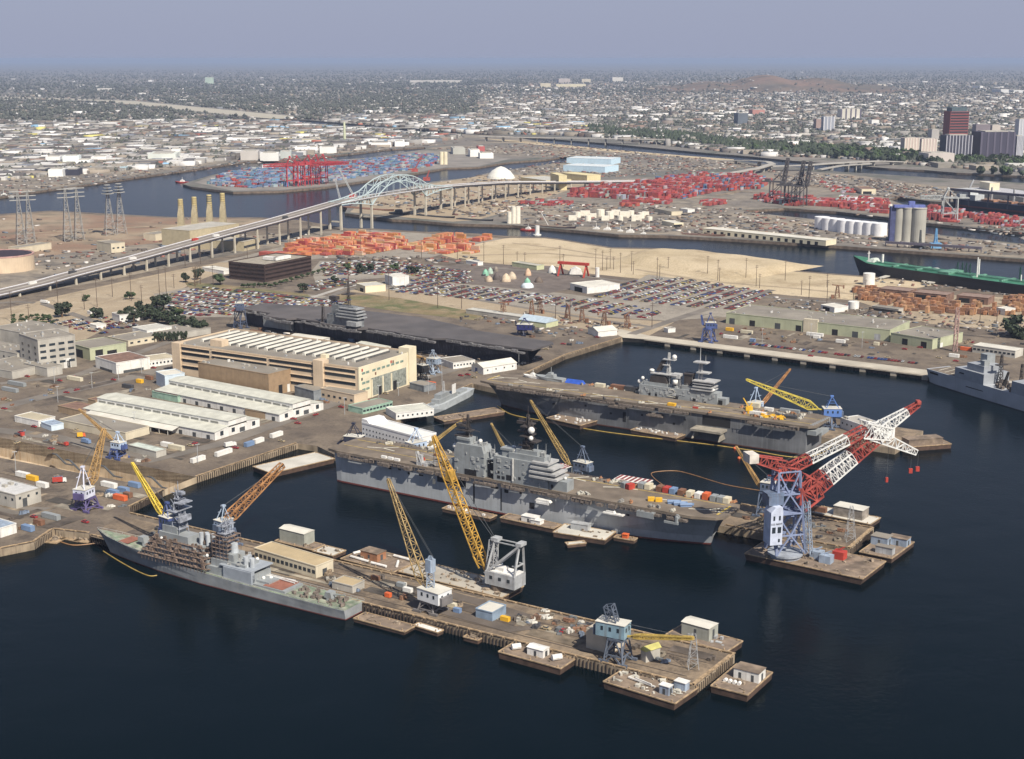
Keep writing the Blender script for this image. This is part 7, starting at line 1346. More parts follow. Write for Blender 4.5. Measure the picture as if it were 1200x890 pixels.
# ================================================================= VEHICLES
CARC = {'red': (.3, .03, .03), 'white': (.75, .75, .73), 'silver': (.45, .46, .47), 'blue': (.04, .08, .28), 'black': (.025, .025, .03), 'tan': (.4, .32, .2), 'maroon': (.17, .03, .03), 'yellow': (.5, .4, .12), 'green': (.06, .12, .09)}
CARP = ['red', 'white', 'maroon', 'silver', 'black', 'blue', 'black', 'tan', 'maroon', 'white', 'black', 'red', 'maroon', 'tan', 'red', 'silver', 'black', 'maroon', 'white', 'blue', 'yellow']
def carmb(m, x=0, y=0, z=0, rot=0, col=None):
    c, s = cos(rot), sin(rot); m.col = col; m.c = 0
    m.box(x, y, z+.3, 4.6, 1.8, .62, rot=rot, tx=.97, ty=.95); m.c = 1; m.col = (.03, .035, .04)
    m.box(x-.25*c, y-.25*s, z+.92, 2.5, 1.6, .5, rot=rot, tx=.7, ty=.85); m.c = 0; m.col = col; m.box(x-.25*c, y-.25*s, z+1.42, 1.7, 1.35, .05, rot=rot)
CARME = {}
for k, c in CARC.items():
    m = MB(); carmb(m); m.c = 1
    for a_ in (-1.4, 1.4):
        for b_ in (-.85, .85): m.cyl((a_, b_-.1, .33), (a_, b_+.1, .33), .33, .33, 8)
    m.cols = [None]*len(m.cols); CARME[k] = m.mesh('parked_car', [mk('car_'+k, c, .35, .05), GLASS])
NCAR = [0]
def car(x, y, rot, col, label=None, group='cars parked in the lots', z=GZ+.18):
    o = bpy.data.objects.new('parked_car', CARME[col]); COL.objects.link(o); o.location = (x, y, z); o.rotation_euler = (0, 0, rot); NCAR[0] += 1
    return tag(o, label or 'small %s car among the rows of the big car parks' % col, 'car', group)
cands = []
def lot(poly_, seed, rowdir=None, occ=.85, step=2.9, per=18.5):
    P_ = [G(*p) for p in poly_]; Q = [(p.x, p.y) for p in P_]; r = random.Random(seed); e1 = rowdir or E2; e2 = Vector((e1.y, -e1.x, 0)); o = P_[0]
    A = [(p-o).dot(e1) for p in P_]; B = [(p-o).dot(e2) for p in P_]; b = min(B)
    while b < max(B):
        for off in (0, 5.4):
            a = min(A)
            while a < max(A):
                p = o+e1*a+e2*(b+off)
                if r.random() < occ and inpoly(p.x, p.y, Q): cands.append((p.x, p.y, atan2(e2.y, e2.x)+(pi if r.random() < .5 else 0)+r.uniform(-.04, .04), r.choice(CARP)))
                a += step*r.choice((1, 1, 1, 1, 1, 1, 1, 1, 1, 1, 2))
        b += per
lot([(188, 347), (240, 337), (330, 346), (415, 353), (380, 362), (262, 370), (205, 372)], 1, E1*-1, .93)
lot([(375, 309), (420, 306), (480, 309), (552, 318), (540, 329), (460, 322), (380, 324)], 2, E1, .92)
lot([(360, 334), (390, 326), (420, 330), (400, 336), (370, 342)], 3, E2, .75)
lot([(460, 334), (492, 331), (590, 340), (664, 350), (636, 358), (560, 352), (458, 343)], 4, E2, .95); lot([(470, 327), (545, 322), (560, 332), (500, 334)], 5, E2, .8)
lot([(645, 358), (668, 351), (700, 352), (778, 366), (760, 374), (700, 368)], 6, E2, .75)
lot([(690, 347), (735, 331), (790, 326), (820, 330), (905, 343), (866, 364), (800, 360)], 7, E2, .97)
lot([(40, 382), (60, 376), (108, 375), (140, 385), (120, 392), (60, 384)], 8, E2, .7); lot([(110, 376), (122, 372), (150, 376), (165, 384), (140, 386)], 9, E2, .6)
lot([(410, 392), (440, 392), (440, 394), (410, 394)], 10, E2, .3)
cands.sort(key=lambda c: c[0]**2+c[1]**2)
near = 190
for x, y, rt, c in cands[:near]: car(x, y, rt, c)
m = MB(); m.c = 0
for x, y, rt, c in cands[near:]:
    k = CARC[c]; cc, s = cos(rt), sin(rt); m.col = k; m.box(x, y, GZ+.6, 4.6, 1.8, .65, rot=rt); m.col = (.05, .055, .06) if c != 'white' else (.3, .32, .34); m.box(x-.25*cc, y-.25*s, GZ+1.25, 2.5, 1.6, .5, rot=rt, tx=.7, ty=.85)
if len(m.v): tag(m.build('parked_cars', PAINT), 'dense rows of cars filling the far car parks', None, None, 'stuff')
# row of cars along the far quay and scattered ones in the yard
a, b = G(880, 404), G(1078, 427); r = random.Random(8)
for k in range(52):
    if r.random() < .85: p = a.lerp(b, k/52); c = r.choice(['red', 'maroon', 'red', 'black', 'blue', 'white', 'silver']); car(p.x, p.y, atan2(E2.y, E2.x)+r.uniform(-.05, .05), c, '%s car in the single row along the far quay' % c, 'cars along the far quay', GZ+.15)
yard = [(133, 446), (146, 436), (155, 432), (190, 425), (60, 462), (78, 461), (90, 458), (108, 450), (40, 501), (25, 508), (90, 505), (344, 492), (349, 497), (330, 518), (276, 526), (228, 521), (223, 523), (352, 480), (370, 487), (560, 437), (548, 440), (540, 441), (556, 443), (418, 447), (430, 470), (452, 462), (20, 440), (32, 442), (46, 439), (70, 447), (88, 443), (10, 470), (5, 480), (400, 478), (498, 410), (515, 414), (622, 402), (640, 410), (40, 607), (30, 570), (52, 568), (70, 565), (240, 470), (238, 480), (100, 613), (570, 715), (640, 738), (660, 741), (505, 700), (420, 680), (950, 418), (985, 417), (1040, 420), (1060, 410), (1078, 408), (920, 397), (868, 390), (845, 392), (1100, 420), (1120, 424), (1140, 402), (1170, 395), (700, 396), (660, 404), (1150, 420), (180, 432), (200, 455), (20, 520), (60, 527)]
for i, (u_, v_) in enumerate(yard):
    p = G(u_, v_); c = CARP[(i*7) % len(CARP)]; car(p.x, p.y, YANG+r.choice((0, pi/2, .2)), c, '%s car or pickup parked loose in the working yard' % c, 'vehicles scattered in the yard')
def truck(label, u_, v_, rot, cab, box, L_=8, flat=False):
    p = G(u_, v_); t = thing('truck', label, 'truck', (p.x, p.y, GZ+.18), rot); m = MB(); m.box(L_*.36, 0, .5, 2.2, 2.3, 2.1, tx=.85); m.build('cab', PB[cab], t); m = MB()
    m.bb(-L_*.5, L_*.22, -1.2, 1.2, .8, 1.2 if flat else 3.2); m.build('load_bed', PB[box], t); m = MB(); [m.cyl((x, y-.15, .5), (x, y+.15, .5), .5, .5, 8) for x in (-L_*.35, -L_*.2, L_*.33) for y in (-1.1, 1.1)]; m.build('wheel', DGREY, t)
truck('white box truck parked on the dock road', 270, 524, YANG+pi/2-.3, 'white', 'white'); truck('blue van truck by the dry dock edge road', 101, 520, YANG, 'blue', 'blue', 7); truck('red flatbed truck beside the dry dock', 73, 522, YANG, 'red', 'brown', 11, True); truck('red truck with long bed left of the other by the dry dock', 23, 511, YANG-.1, 'red', 'dark', 9, True)
truck('yellow loader truck by the grey roofed store', 95, 513, .4, 'orange', 'yellow', 5); truck('white bus on the dirt road below the bridge', 53, 356, -.5, 'white', 'white', 12); truck('red and white truck on the left lower yard', 70, 566, .3, 'white', 'red', 8); truck('white truck crossing the road bridge approach yard', 190, 352, 0, 'white', 'white', 8)
p = BA[14]+BN[14]*15; 
for k, (i, s, c) in enumerate(((12, .3, 'white'), (11, .6, 'red'), (8, .5, 'white'), (6, .2, 'dark'), (15, .4, 'dark'), (4, .7, 'white'), (20, .3, 'white'))):
    q = BA[i+0].lerp(BA[i+1], s)+(BN[i]*(6+8*(k % 2))); z_ = BH[i]+(BH[i+1]-BH[i])*s; d = BA[i+1]-BA[i]; m = MB(); m.box(0, 0, .5, 9, 2.4, 2.9); m.box(5.6, 0, .5, 2, 2.3, 2.2); o = m.build('truck', PB[c]); o.location = (q.x, q.y, z_+.02); o.rotation_euler = (0, 0, atan2(d.y, d.x)); tag(o, ['white truck nearest the arch on the bridge', 'red truck next behind it on the bridge', 'white truck halfway along the bridge viaduct', 'dark truck on the lower bridge viaduct', 'dark truck passing under the arch', 'white truck low on the left end of the bridge', 'white truck beyond the arch on the viaduct'][k], 'truck')
# trailers, boxes and stacked material in the yard: (pixel, length factor, colour, label)
YB_ = [((232, 541), 2.1, 'white', 'long white trailer nearest the dock mouth on the quay'), ((262, 533), 2.6, 'white', 'longer white trailer right of the first one on the quay'), ((292, 523), 1.4, 'blue', 'pale blue trailer at the right end of the quay trailers'), ((303, 519), 1.6, 'white', 'white cabin beside the lamp post on the dock quay'), ((324, 512), 2.0, 'white', 'larger white cabin at the right of the quay cabins'), ((196, 524), 1.8, 'white', 'white trailer beside the pale panel store'), ((207, 527), 2.4, 'cream', 'pinkish cream office trailer beside the white one'),
       ((128, 571), 2.2, 'white', 'long white trailer behind the purple legged crane'), ((133, 580), 1.4, 'blue', 'blue box in the group behind the purple legged crane'), ((145, 577), 1.4, 'blue', 'second blue box in the group behind the purple crane'), ((158, 571), 1.6, 'blue', 'blue box nearest the dock gate'), ((141, 586), 1.8, 'orange', 'rust orange box beside the blue ones'), ((150, 583), 1.0, 'brown', 'small brown box by the rust orange one'), ((27, 559), 2.0, 'white', 'white and blue box near the bottom left block'), ((38, 563), 1.6, 'yellow', 'yellow box near the bottom left block'), ((50, 571), 1.6, 'white', 'small white trailer right of the bottom left block'),
       ((60, 608), 2.4, 'grey', 'grey blue box by the curved quay'), ((33, 622), 1.5, 'blue', 'light blue box on the curved quay'), ((46, 615), 1.2, 'brown', 'brown box on the curved quay'), ((20, 452), 3.6, 'grey', 'long blue grey pipe bundle on the left road'), ((12, 459), 3.2, 'grey', 'second blue grey pipe bundle on the left road'), ((88, 446), 3, 'cream', 'low cream stack left of the white walled building'), ((505, 452), 1.5, 'orange', 'bright orange awning box beside the black crane'), ((374, 393), 1.0, 'blue', 'blue covered box in front of the carrier'), ((412, 401), 1.2, 'blue', 'small blue box before the carrier hull'), ((300, 391), 2.4, 'brown', 'rust brown flat box by the carrier bow end'),
       ((285, 392), 1.0, 'yellow', 'yellow machine beside the rust brown box'), ((445, 416), 1.4, 'brown', 'dark brown box right of the beige shop tower'), ((553, 420), 1.2, 'blue', 'pale blue box right of the white flat building'), ((582, 431), 1.6, 'grey', 'grey box beside the white gabled shed'), ((568, 432), 1.0, 'grey', 'small grey box in front of the white gabled shed'), ((856, 397), 2.6, 'white', 'white trailer on the far quay by the royal blue crane'), ((882, 401), .9, 'blue', 'pale blue box on the far quay apron'), ((957, 397), 1.2, 'white', 'white box in front of the olive warehouse'), ((985, 402), 1.6, 'white', 'white boat shaped box in the warehouse yard'), ((1027, 405), .9, 'cream', 'cream box in the warehouse yard'), ((855, 388), 1.4, 'yellow', 'yellow machinery by the royal blue crane'),
       ((875, 391), 2.2, 'cream', 'cream box pile behind the far quay'), ((955, 394), 3, 'white', 'white and red trailer against the olive warehouse'), ((1118, 419), 1.6, 'white', 'pale blue white box by the landing ship stern'), ((1132, 411), 1.8, 'orange', 'orange brown pile behind the landing ship'), ((440, 680), 1.2, 'brown', 'brown box on the front pier near the tan crane'), ((470, 688), 1.2, 'grey', 'silver machinery box beside the tan boom crane'), ((478, 694), 1.3, 'white', 'white box beside the tan boom crane'), ((536, 718), 1, 'blue', 'small blue box beside the pale shelter'), ((530, 712), 1.2, 'cream', 'cream crate near the pale shelter'), ((592, 728), 1.2, 'yellow', 'yellow gear pile at the turning loop'), ((576, 725), 1.0, 'brown', 'brown gear beside the turning loop'),
       ((960, 600), 1.6, 'brown', 'brown crate on the middle pier'), ((400, 688), 1.2, 'cream', 'cream crate beside the pier shed'), ((455, 700), .8, 'orange', 'single small orange box in the open of the front pier'), ((175, 445), 1.3, 'brown', 'dark red box in the road junction'), ((164, 449), 1.1, 'yellow', 'yellow machine in the road junction'), ((150, 455), 2, 'dark', 'dark scrap pile in the road junction'), ((120, 419), 1.0, 'cream', 'cream box by the olive workshop')]
for k, ((u_, v_), s_, c, l) in enumerate(YB_): p = G(u_, v_); crate((1, 0), (p.x, p.y), 0, 0, GZ+.18, c, YANG+(pi/2 if k in (0, 1, 2, 3, 4) else 0), l, (s_*(.6 if v_ > 640 else .85), 1.15 if v_ < 640 else .8, 1.1 if v_ < 640 else .8), 'trailers and boxes in the yard', 'yard_box', 'trailer' if 'trailer' in l else 'box')
# small loose gear, stacked materials
r = random.Random(11); GM = []
for k, c in enumerate(((.26, .2, .14), (.2, .12, .08), (.36, .34, .3), (.07, .07, .08), (.16, .2, .27), (.24, .13, .08), (.12, .1, .085), (.6, .58, .53), (.2, .17, .13), (.15, .16, .17))):
    m = MB(); rr = random.Random(k)
    for i in range(6): m.box(rr.uniform(-2.4, 2.4), rr.uniform(-1.5, 1.5), 0, rr.uniform(1, 3), rr.uniform(.6, 1.8), rr.uniform(.5, 2), rot=rr.choice((0, 0, .4)))
    GM.append(m.mesh('material_pile', mk('pile_%d' % k, c, .8, .4, .6)))
zones = [([(30, 505), (170, 535), (180, 545), (0, 511)], 26), ([(0, 600), (90, 605), (60, 618), (0, 636)], 26), ([(60, 560), (180, 585), (150, 597), (60, 590)], 20), ([(170, 440), (200, 450), (200, 458), (140, 460)], 14), ([(0, 440), (100, 445), (60, 470), (0, 480)], 20), ([(640, 716), (700, 730), (690, 748), (590, 728)], 60), ([(430, 672), (500, 690), (560, 712), (520, 716), (440, 690)], 26), ([(160, 612), (300, 645), (290, 655), (150, 622)], 16), ([(380, 672), (440, 690), (430, 700), (380, 690)], 16),
         ([(860, 382), (1040, 404), (1030, 416), (850, 392)], 44), ([(900, 352), (1060, 366), (1040, 376), (900, 362)], 55), ([(300, 382), (400, 396), (470, 412), (300, 392)], 36), ([(480, 405), (640, 425), (560, 440), (480, 432)], 28), ([(620, 388), (700, 396), (660, 410), (630, 415)], 24), ([(560, 366), (600, 370), (590, 388), (520, 376)], 26), ([(1060, 390), (1200, 400), (1200, 420), (1110, 420)], 40), ([(870, 598), (1005, 624), (985, 636), (870, 612)], 30), ([(700, 752), (850, 772), (820, 795), (740, 780)], 14), ([(205, 460), (320, 478), (300, 484), (200, 470)], 22), ([(500, 312), (550, 318), (640, 335), (520, 328)], 20), ([(340, 455), (415, 466), (400, 478), (350, 470)], 12)]
cand = []
for Z, n_ in zones:
    Q = [G(*p) for p in Z]; q = [(p.x, p.y) for p in Q]; xs = [p[0] for p in q]; ys = [p[1] for p in q]; k = 0
    while k < n_:
        x, y = r.uniform(min(xs), max(xs)), r.uniform(min(ys), max(ys))
        if inpoly(x, y, q): cand.append((x, y)); k += 1
r.shuffle(cand)
for x, y in cand[:300]:
    i = r.randrange(len(GM)); o = bpy.data.objects.new('material_pile', GM[i]); COL.objects.link(o); o.location = (x, y, GZ+.17); o.rotation_euler = (0, 0, YANG+r.choice((0, pi/2, r.random()))); s_ = r.uniform(.5, 1.15); o.scale = (s_, s_, s_); tag(o, 'small heap of stored parts and material lying in the yard', 'material', 'material piles in the yard')
# ================================================================= CONTAINERS AND TIMBER
cc_ = []
def yardc(poly_, seed, cols, rowdir, maxst=3, occ=.8, gap=16, run=13, L_=12.2, cl=.5):
    P_ = [G(*p) for p in poly_]; Q = [(p.x, p.y) for p in P_]; rr = random.Random(seed); e1 = rowdir; e2 = Vector((-e1.y, e1.x, 0)); o = P_[0]; A = [(p-o).dot(e1) for p in P_]; B = [(p-o).dot(e2) for p in P_]; b = min(B)
    while b < max(B):
        a = min(A); last = rr.choice(cols); hst = rr.randint(1, maxst)
        while a < max(A):
            p = o+e1*a+e2*b
            if rr.random() < occ and inpoly(p.x, p.y, Q):
                if rr.random() < .16: hst = rr.randint(1, maxst)
                for k in range(hst):
                    if rr.random() > cl: last = rr.choice(cols)
                    cc_.append((p.x, p.y, GZ+.4+k*2.6, atan2(e2.y, e2.x), L_, last))
            a += 2.6 if rr.random() < .93 else 9
        b += run if rr.random() < .6 else gap+run
OR_ = ['orange', 'orange2', 'orange3', 'red2', 'orange', 'peach']; RD_ = ['red', 'red3', 'red2', 'red3', 'red', 'red', 'grey']; BL_ = ['blue', 'blue2', 'blue', 'red3', 'blue2', 'teal', 'grey', 'red', 'blue', 'grey']
CCOL = {'orange': (.5, .19, .08), 'orange2': (.56, .27, .14), 'orange3': (.45, .15, .07), 'peach': (.56, .36, .23), 'red': (.34, .065, .06), 'red2': (.38, .09, .07), 'red3': (.25, .06, .065), 'blue': (.1, .17, .29), 'blue2': (.17, .25, .37), 'teal': (.2, .27, .32), 'white': (.7, .7, .68), 'grey': (.35, .35, .36)}
yardc([(292, 302), (345, 293), (400, 290), (398, 299), (330, 303)], 1, ['orange3', 'orange', 'red2'], E1, 2, .9, 10); yardc([(330, 292), (400, 276), (440, 274), (470, 280), (478, 291), (450, 299), (400, 300), (372, 292)], 2, OR_+['red'], E2, 3, .85, 12); yardc([(470, 292), (510, 278), (540, 276), (543, 284), (560, 298), (500, 298)], 3, OR_, E2, 3, .8, 12); yardc([(545, 279), (572, 277), (574, 283), (548, 284)], 4, OR_, E2, 2, .9, 12)
yardc([(657, 232), (700, 220), (760, 217), (800, 213), (835, 214), (800, 232), (760, 236), (700, 232)], 5, RD_, E1, 5, .8, 12); yardc([(770, 212), (830, 206), (880, 206), (905, 213), (890, 222), (840, 225), (800, 234), (765, 231)], 6, RD_+['blue'], E1, 4, .72, 12); yardc([(725, 237), (760, 234), (790, 234), (785, 240), (730, 243)], 7, RD_, E1, 2, .8, 16)
yardc([(605, 237), (640, 236), (670, 239), (665, 242), (610, 240)], 8, RD_+['grey'], E1, 2, .5, 10); yardc([(882, 233), (905, 228), (980, 238), (1045, 248), (1040, 252), (980, 244), (920, 241), (890, 236)], 9, RD_, E1, 3, .75, 8); yardc([(985, 232), (1040, 237), (1045, 247), (985, 240)], 10, RD_+['white'], E1, 3, .7, 8)
yardc([(1086, 246), (1130, 252), (1122, 262), (1087, 258)], 11, RD_, E1, 4, .8, 8); yardc([(1122, 252), (1160, 253), (1200, 259), (1260, 268), (1260, 275), (1200, 268), (1150, 263)], 12, RD_, E1, 3, .6, 12); yardc([(820, 238), (850, 235), (850, 240), (825, 242)], 13, RD_, E1, 2, .8, 8); yardc([(960, 213), (990, 220), (1010, 226), (980, 228)], 14, RD_+['grey'], E1, 1, .25, 12)
yardc([(245, 216), (262, 205), (300, 199), (338, 195), (338, 219), (290, 221), (262, 219)], 15, BL_, E1, 3, .7, 10); yardc([(385, 214), (400, 190), (440, 187), (492, 181), (520, 184), (510, 194), (480, 200), (430, 207)], 16, BL_, E1, 2, .62, 14); yardc([(340, 197), (395, 191), (385, 214), (345, 218)], 17, BL_, E1, 2, .5, 14)
cc_.sort(key=lambda c: (c[1]+(0 if c[5][:2] in ('or', 'pe') else -700)))
CM = {k: MB().box(0, 0, 0, 12.2, 2.44, 2.58).mesh('container', mk('container_'+k, c, .6, .15, .3, streak=.15)) for k, c in CCOL.items()}
CL = {'or': 'orange', 'pe': 'pale orange', 're': 'red', 'bl': 'blue', 'te': 'teal', 'wh': 'white', 'gr': 'grey'}
for x, y, z, rt, L_, c in cc_[:260]:
    o = bpy.data.objects.new('shipping_container', CM[c]); COL.objects.link(o); o.location = (x, y, z); o.rotation_euler = (0, 0, rt); k = CL[c[:2]]
    tag(o, '%s shipping container in the crowded terminal stacks' % k, 'container', 'shipping containers in the terminals')
m = MB()
for x, y, z, rt, L_, c in cc_[260:]: m.col = tuple(q*random.uniform(.8, 1.15) for q in CCOL[c]); m.box(x, y, z, L_, 2.44, 2.58, rot=rt)
tag(m.build('stacked_containers', PAINT), 'mass of red, orange and blue containers stacked across the far terminals', None, None, 'stuff')
TM_ = [MB().box(0, 0, 0, 7, 3, 3).mesh('timber_stack', mk('timber_pack_%d' % k, c, .85, .25, .8)) for k, c in enumerate(((.36, .17, .085), (.3, .15, .08), (.42, .24, .13), (.22, .12, .08)))]
r = random.Random(21); nT = 0
for Z, n_ in (([(1010, 352), (1028, 343), (1075, 352), (1160, 360), (1240, 360), (1240, 372), (1130, 370), (1060, 366)], 190), ([(1175, 350), (1240, 352), (1240, 364), (1178, 360)], 60), ([(1000, 340), (1030, 340), (1028, 352), (1004, 352)], 30)):
    q = [(G(*p).x, G(*p).y) for p in Z]; xs = [p[0] for p in q]; ys = [p[1] for p in q]; k = 0
    while k < n_:
        x = r.uniform(min(xs), max(xs)); y = r.uniform(min(ys), max(ys))
        if inpoly(x, y, q):
            o = bpy.data.objects.new('timber_stack', r.choice(TM_)); COL.objects.link(o); o.location = (x, y, GZ+.4); o.rotation_euler = (0, 0, YANG+r.choice((0, pi/2))); o.scale = (1, 1, r.uniform(.8, 2.2)); tag(o, 'orange brown pack of sawn timber stacked in the lumber yard', 'timber', 'timber packs in the lumber yard'); k += 1
# ================================================================= TREES
def crown_mesh(n, rx, rz, seed, size, mat):
    rr = np.random.default_rng(seed); nc = 9; cc = rr.normal(size=(nc, 3)); cc /= np.linalg.norm(cc, axis=1)[:, None]; cc *= rr.uniform(.35, .8, (nc, 1)); cr = rr.uniform(.3, .5, nc)
    i = rr.integers(0, nc, n); d = rr.normal(size=(n, 3)); d /= np.linalg.norm(d, axis=1)[:, None]; p = cc[i]+d*(cr[i]*rr.uniform(.55, 1, n))[:, None]; p *= (rx, rx, rz)
    u = rr.normal(size=(n, 3)); u /= np.linalg.norm(u, axis=1)[:, None]; v = np.cross(u, d+.01); v /= np.linalg.norm(v, axis=1)[:, None]; s = (size*rr.uniform(.6, 1.3, n))[:, None]
    V = np.stack([p-u*s-v*s, p+u*s-v*s, p+u*s+v*s, p-u*s+v*s], 1).reshape(-1, 3); me = bpy.data.meshes.new('crown'); me.from_pydata(V.tolist(), [], [(4*k, 4*k+1, 4*k+2, 4*k+3) for k in range(n)]); me.materials.append(mat); return me
CRW = [crown_mesh(700, 1, .85, k, .1, m_) for k, m_ in enumerate((LEAFD, LEAF, LEAFD))]; SLIM = crown_mesh(400, 1, 1, 9, .14, LEAFD)
TRK = MB(); TRK.cyl((0, 0, 0), (0, 0, .62), .07, .045, 7); TRK.beam((0, 0, .4), (.3, .1, .75), .04); TRK.beam((0, 0, .45), (-.25, .15, .8), .035); TRK.beam((0, 0, .5), (.05, -.3, .8), .035); TRK = TRK.mesh('trunk', TRUNK)
PALM = MB(); 
for k in range(12):
    a_ = k*pi/6; p = Vector((0, 0, 0)); 
    for j in range(3): q = p+Vector((cos(a_), sin(a_), .35-.5*j))*.5; PALM.beam(p, q, .22-.05*j, .03); p = q
PALM = PALM.mesh('crown', LEAFD)
def tree(u_, v_, r_, h_, label, kind=0, group='trees in and around the yard', name='broadleaf_tree'):
    p = G(u_, v_); t = thing(name, label, 'tree', p, random.random()*6, group); o = inst('trunk', TRK, t); 
    if kind == 'palm': o.scale = (h_*.35, h_*.35, h_*1.6); c = inst('crown', PALM, t, (0, 0, h_)); c.scale = (2.4, 2.4, 2.4)
    elif kind == 'slim': o.scale = (h_*.6, h_*.6, h_*.6); c = inst('crown', SLIM, t, (0, 0, h_*.55)); c.scale = (r_, r_, h_*.5)
    else: o.scale = (h_, h_, h_); c = inst('crown', CRW[kind], t, (0, 0, h_*.62)); c.scale = (r_, r_, r_*.85)
for a_ in ((73, 372, 9, 14, 'large round dark tree standing alone at the edge of the dirt lot'), (114, 373, 8, 8, 'low spreading tree beside the left car park'), (192, 364, 9, 15, 'tallest dark tree above the yard tree clump'), (184, 362, 8, 13, 'dark tree touching the left of the tallest one'), (207, 374, 7, 11, 'tree right of the clump near the rounded yard road'), (152, 351, 6, 8, 'small scrubby tree in the dirt lot by a pole'), (100, 353, 5, 6, 'little dry tree alone on the dirt lot'), (258, 334, 8, 12, 'dark tree left of the dark brown office'), (232, 328, 7, 12, 'ragged tree group tree left of the office, upper'), (218, 331, 6, 10, 'ragged tree left of the office, lower'),
           (424, 320, 8, 8, 'wide dark tree in the upper car park'), (408, 317, 6, 8, 'smaller tree left of the wide one in the car park'), (434, 318, 6, 8, 'low tree right of the wide one in the car park'), (463, 317, 6, 8, 'round tree by the dark asphalt corner'), (481, 320, 5, 8, 'dark bush tree at the dark asphalt corner'), (487, 321, 5, 8, 'second bush tree at the dark asphalt corner'), (356, 343, 6, 10, 'tree beside the pale ramp road'), (392, 332, 5, 8, 'tree by the cream building car park'), (1192, 395, 16, 12, 'grey green scrub tree mass at the right edge')): tree(*a_, kind=random.choice((0, 1, 2)))
for u_, v_ in ((146, 376), (151, 373), (157, 378), (162, 371), (168, 375), (173, 370), (178, 374), (183, 378), (190, 376), (196, 380), (205, 385), (212, 384), (218, 388), (224, 386), (232, 390), (238, 389), (200, 374), (166, 366)): tree(u_, v_, random.uniform(5.5, 8), random.uniform(9, 12), 'leafy tree in the green clump behind the shop building', random.choice((0, 0, 2)), 'trees of the green clump')
for k in range(9): tree(181+k*4.6+random.uniform(-.6, .6), 401-k*.2, 2.6, 9, 'slim dark tree in the row left of the beige shop', 'slim', 'row of slim trees', 'slim_tree')
for u_, v_ in ((231, 334), (235, 333), (229, 336), (1005, 420), (228, 335)): tree(u_, v_, 2, 17, 'tall thin palm near the dark office building', 'palm', 'palms by the office', 'palm_tree') if u_ < 1000 else None
for k in range(16): u_ = 285+k*6.3; v_ = 336-k*.35 if u_ < 313 else 337-(u_-313)*.3; tree(u_, v_+2, 3.2, 5.5, 'small shrub tree at the foot of the dark office', 1, 'shrubs around the office')
r = random.Random(5)
for k in range(22): tree(r.uniform(15, 62), r.uniform(374, 382) if k % 2 else r.uniform(372, 378), 2.6, 4.5, 'dry bush along the edge of the dirt lot', 1, 'dry bushes by the dirt lot', 'bush')
# ================================================================= CITY
def blob_field(name, pts, mats_rgb, kindlabel, shape):
    """pts: x,y,z,sx,sy,sz,rot arrays; builds one mesh with a paint attribute"""
    n = len(pts); P_ = np.array(pts); c, s = np.cos(P_[:, 6]), np.sin(P_[:, 6])
    if shape == 'box': B = np.array([(-.5, -.5, 0), (.5, -.5, 0), (.5, .5, 0), (-.5, .5, 0), (-.5, -.5, 1), (.5, -.5, 1), (.5, .5, 1), (-.5, .5, 1)]); F = np.array([(4, 5, 6, 7), (0, 1, 5, 4), (1, 2, 6, 5), (2, 3, 7, 6), (3, 0, 4, 7)]); k = 4
    else: B = np.array([(0, 0, 1), (.5, 0, .45), (.1, .5, .5), (-.45, .2, .4), (-.2, -.45, .5), (.3, -.4, .35), (0, 0, 0)]); F = np.array([(0, 1, 2), (0, 2, 3), (0, 3, 4), (0, 4, 5), (0, 5, 1), (6, 2, 1), (6, 3, 2), (6, 4, 3), (6, 5, 4), (6, 1, 5)]); k = 3
    x = B[None, :, 0]*P_[:, 3:4]; y = B[None, :, 1]*P_[:, 4:5]; z = B[None, :, 2]*P_[:, 5:6]+P_[:, 2:3]
    V = np.stack([P_[:, 0:1]+x*c[:, None]-y*s[:, None], P_[:, 1:2]+x*s[:, None]+y*c[:, None], z], 2).reshape(-1, 3).astype(np.float32)
    nf = len(F); I = (F[None]+np.arange(n)[:, None, None]*len(B)).reshape(-1).astype(np.int32); me = bpy.data.meshes.new(name)
    me.vertices.add(len(V)); me.vertices.foreach_set('co', V.ravel()); me.loops.add(len(I)); me.loops.foreach_set('vertex_index', I); me.polygons.add(n*nf); me.polygons.foreach_set('loop_start', np.arange(n*nf, dtype=np.int32)*k); me.polygons.foreach_set('loop_total', np.full(n*nf, k, dtype=np.int32))
    me.update(calc_edges=True); col = np.ones((n, nf, 4), np.float32); col[:, :, :3] = np.array(mats_rgb)[:, None, :]
    if shape == 'box': col[:, 1:, :3] *= RNG.uniform(.75, 1.25, (n, 1, 1))
    at = me.attributes.new('paint', 'FLOAT_COLOR', 'FACE'); at.data.foreach_set('color', col.ravel()); me.materials.append(PAINT); o = bpy.data.objects.new(name, me); COL.objects.link(o)
    return tag(o, kindlabel, None, None, 'stuff')
def hillz(x, y):
    c = G(905, 106); fx = (x-c.x)/1050; fy = (y-c.y)/800
    return 0 if abs(fx) > 1 or abs(fy) > 1 else 112*max(0, 1-fx*fx)**.8*max(0, 1-fy*fy)*.85
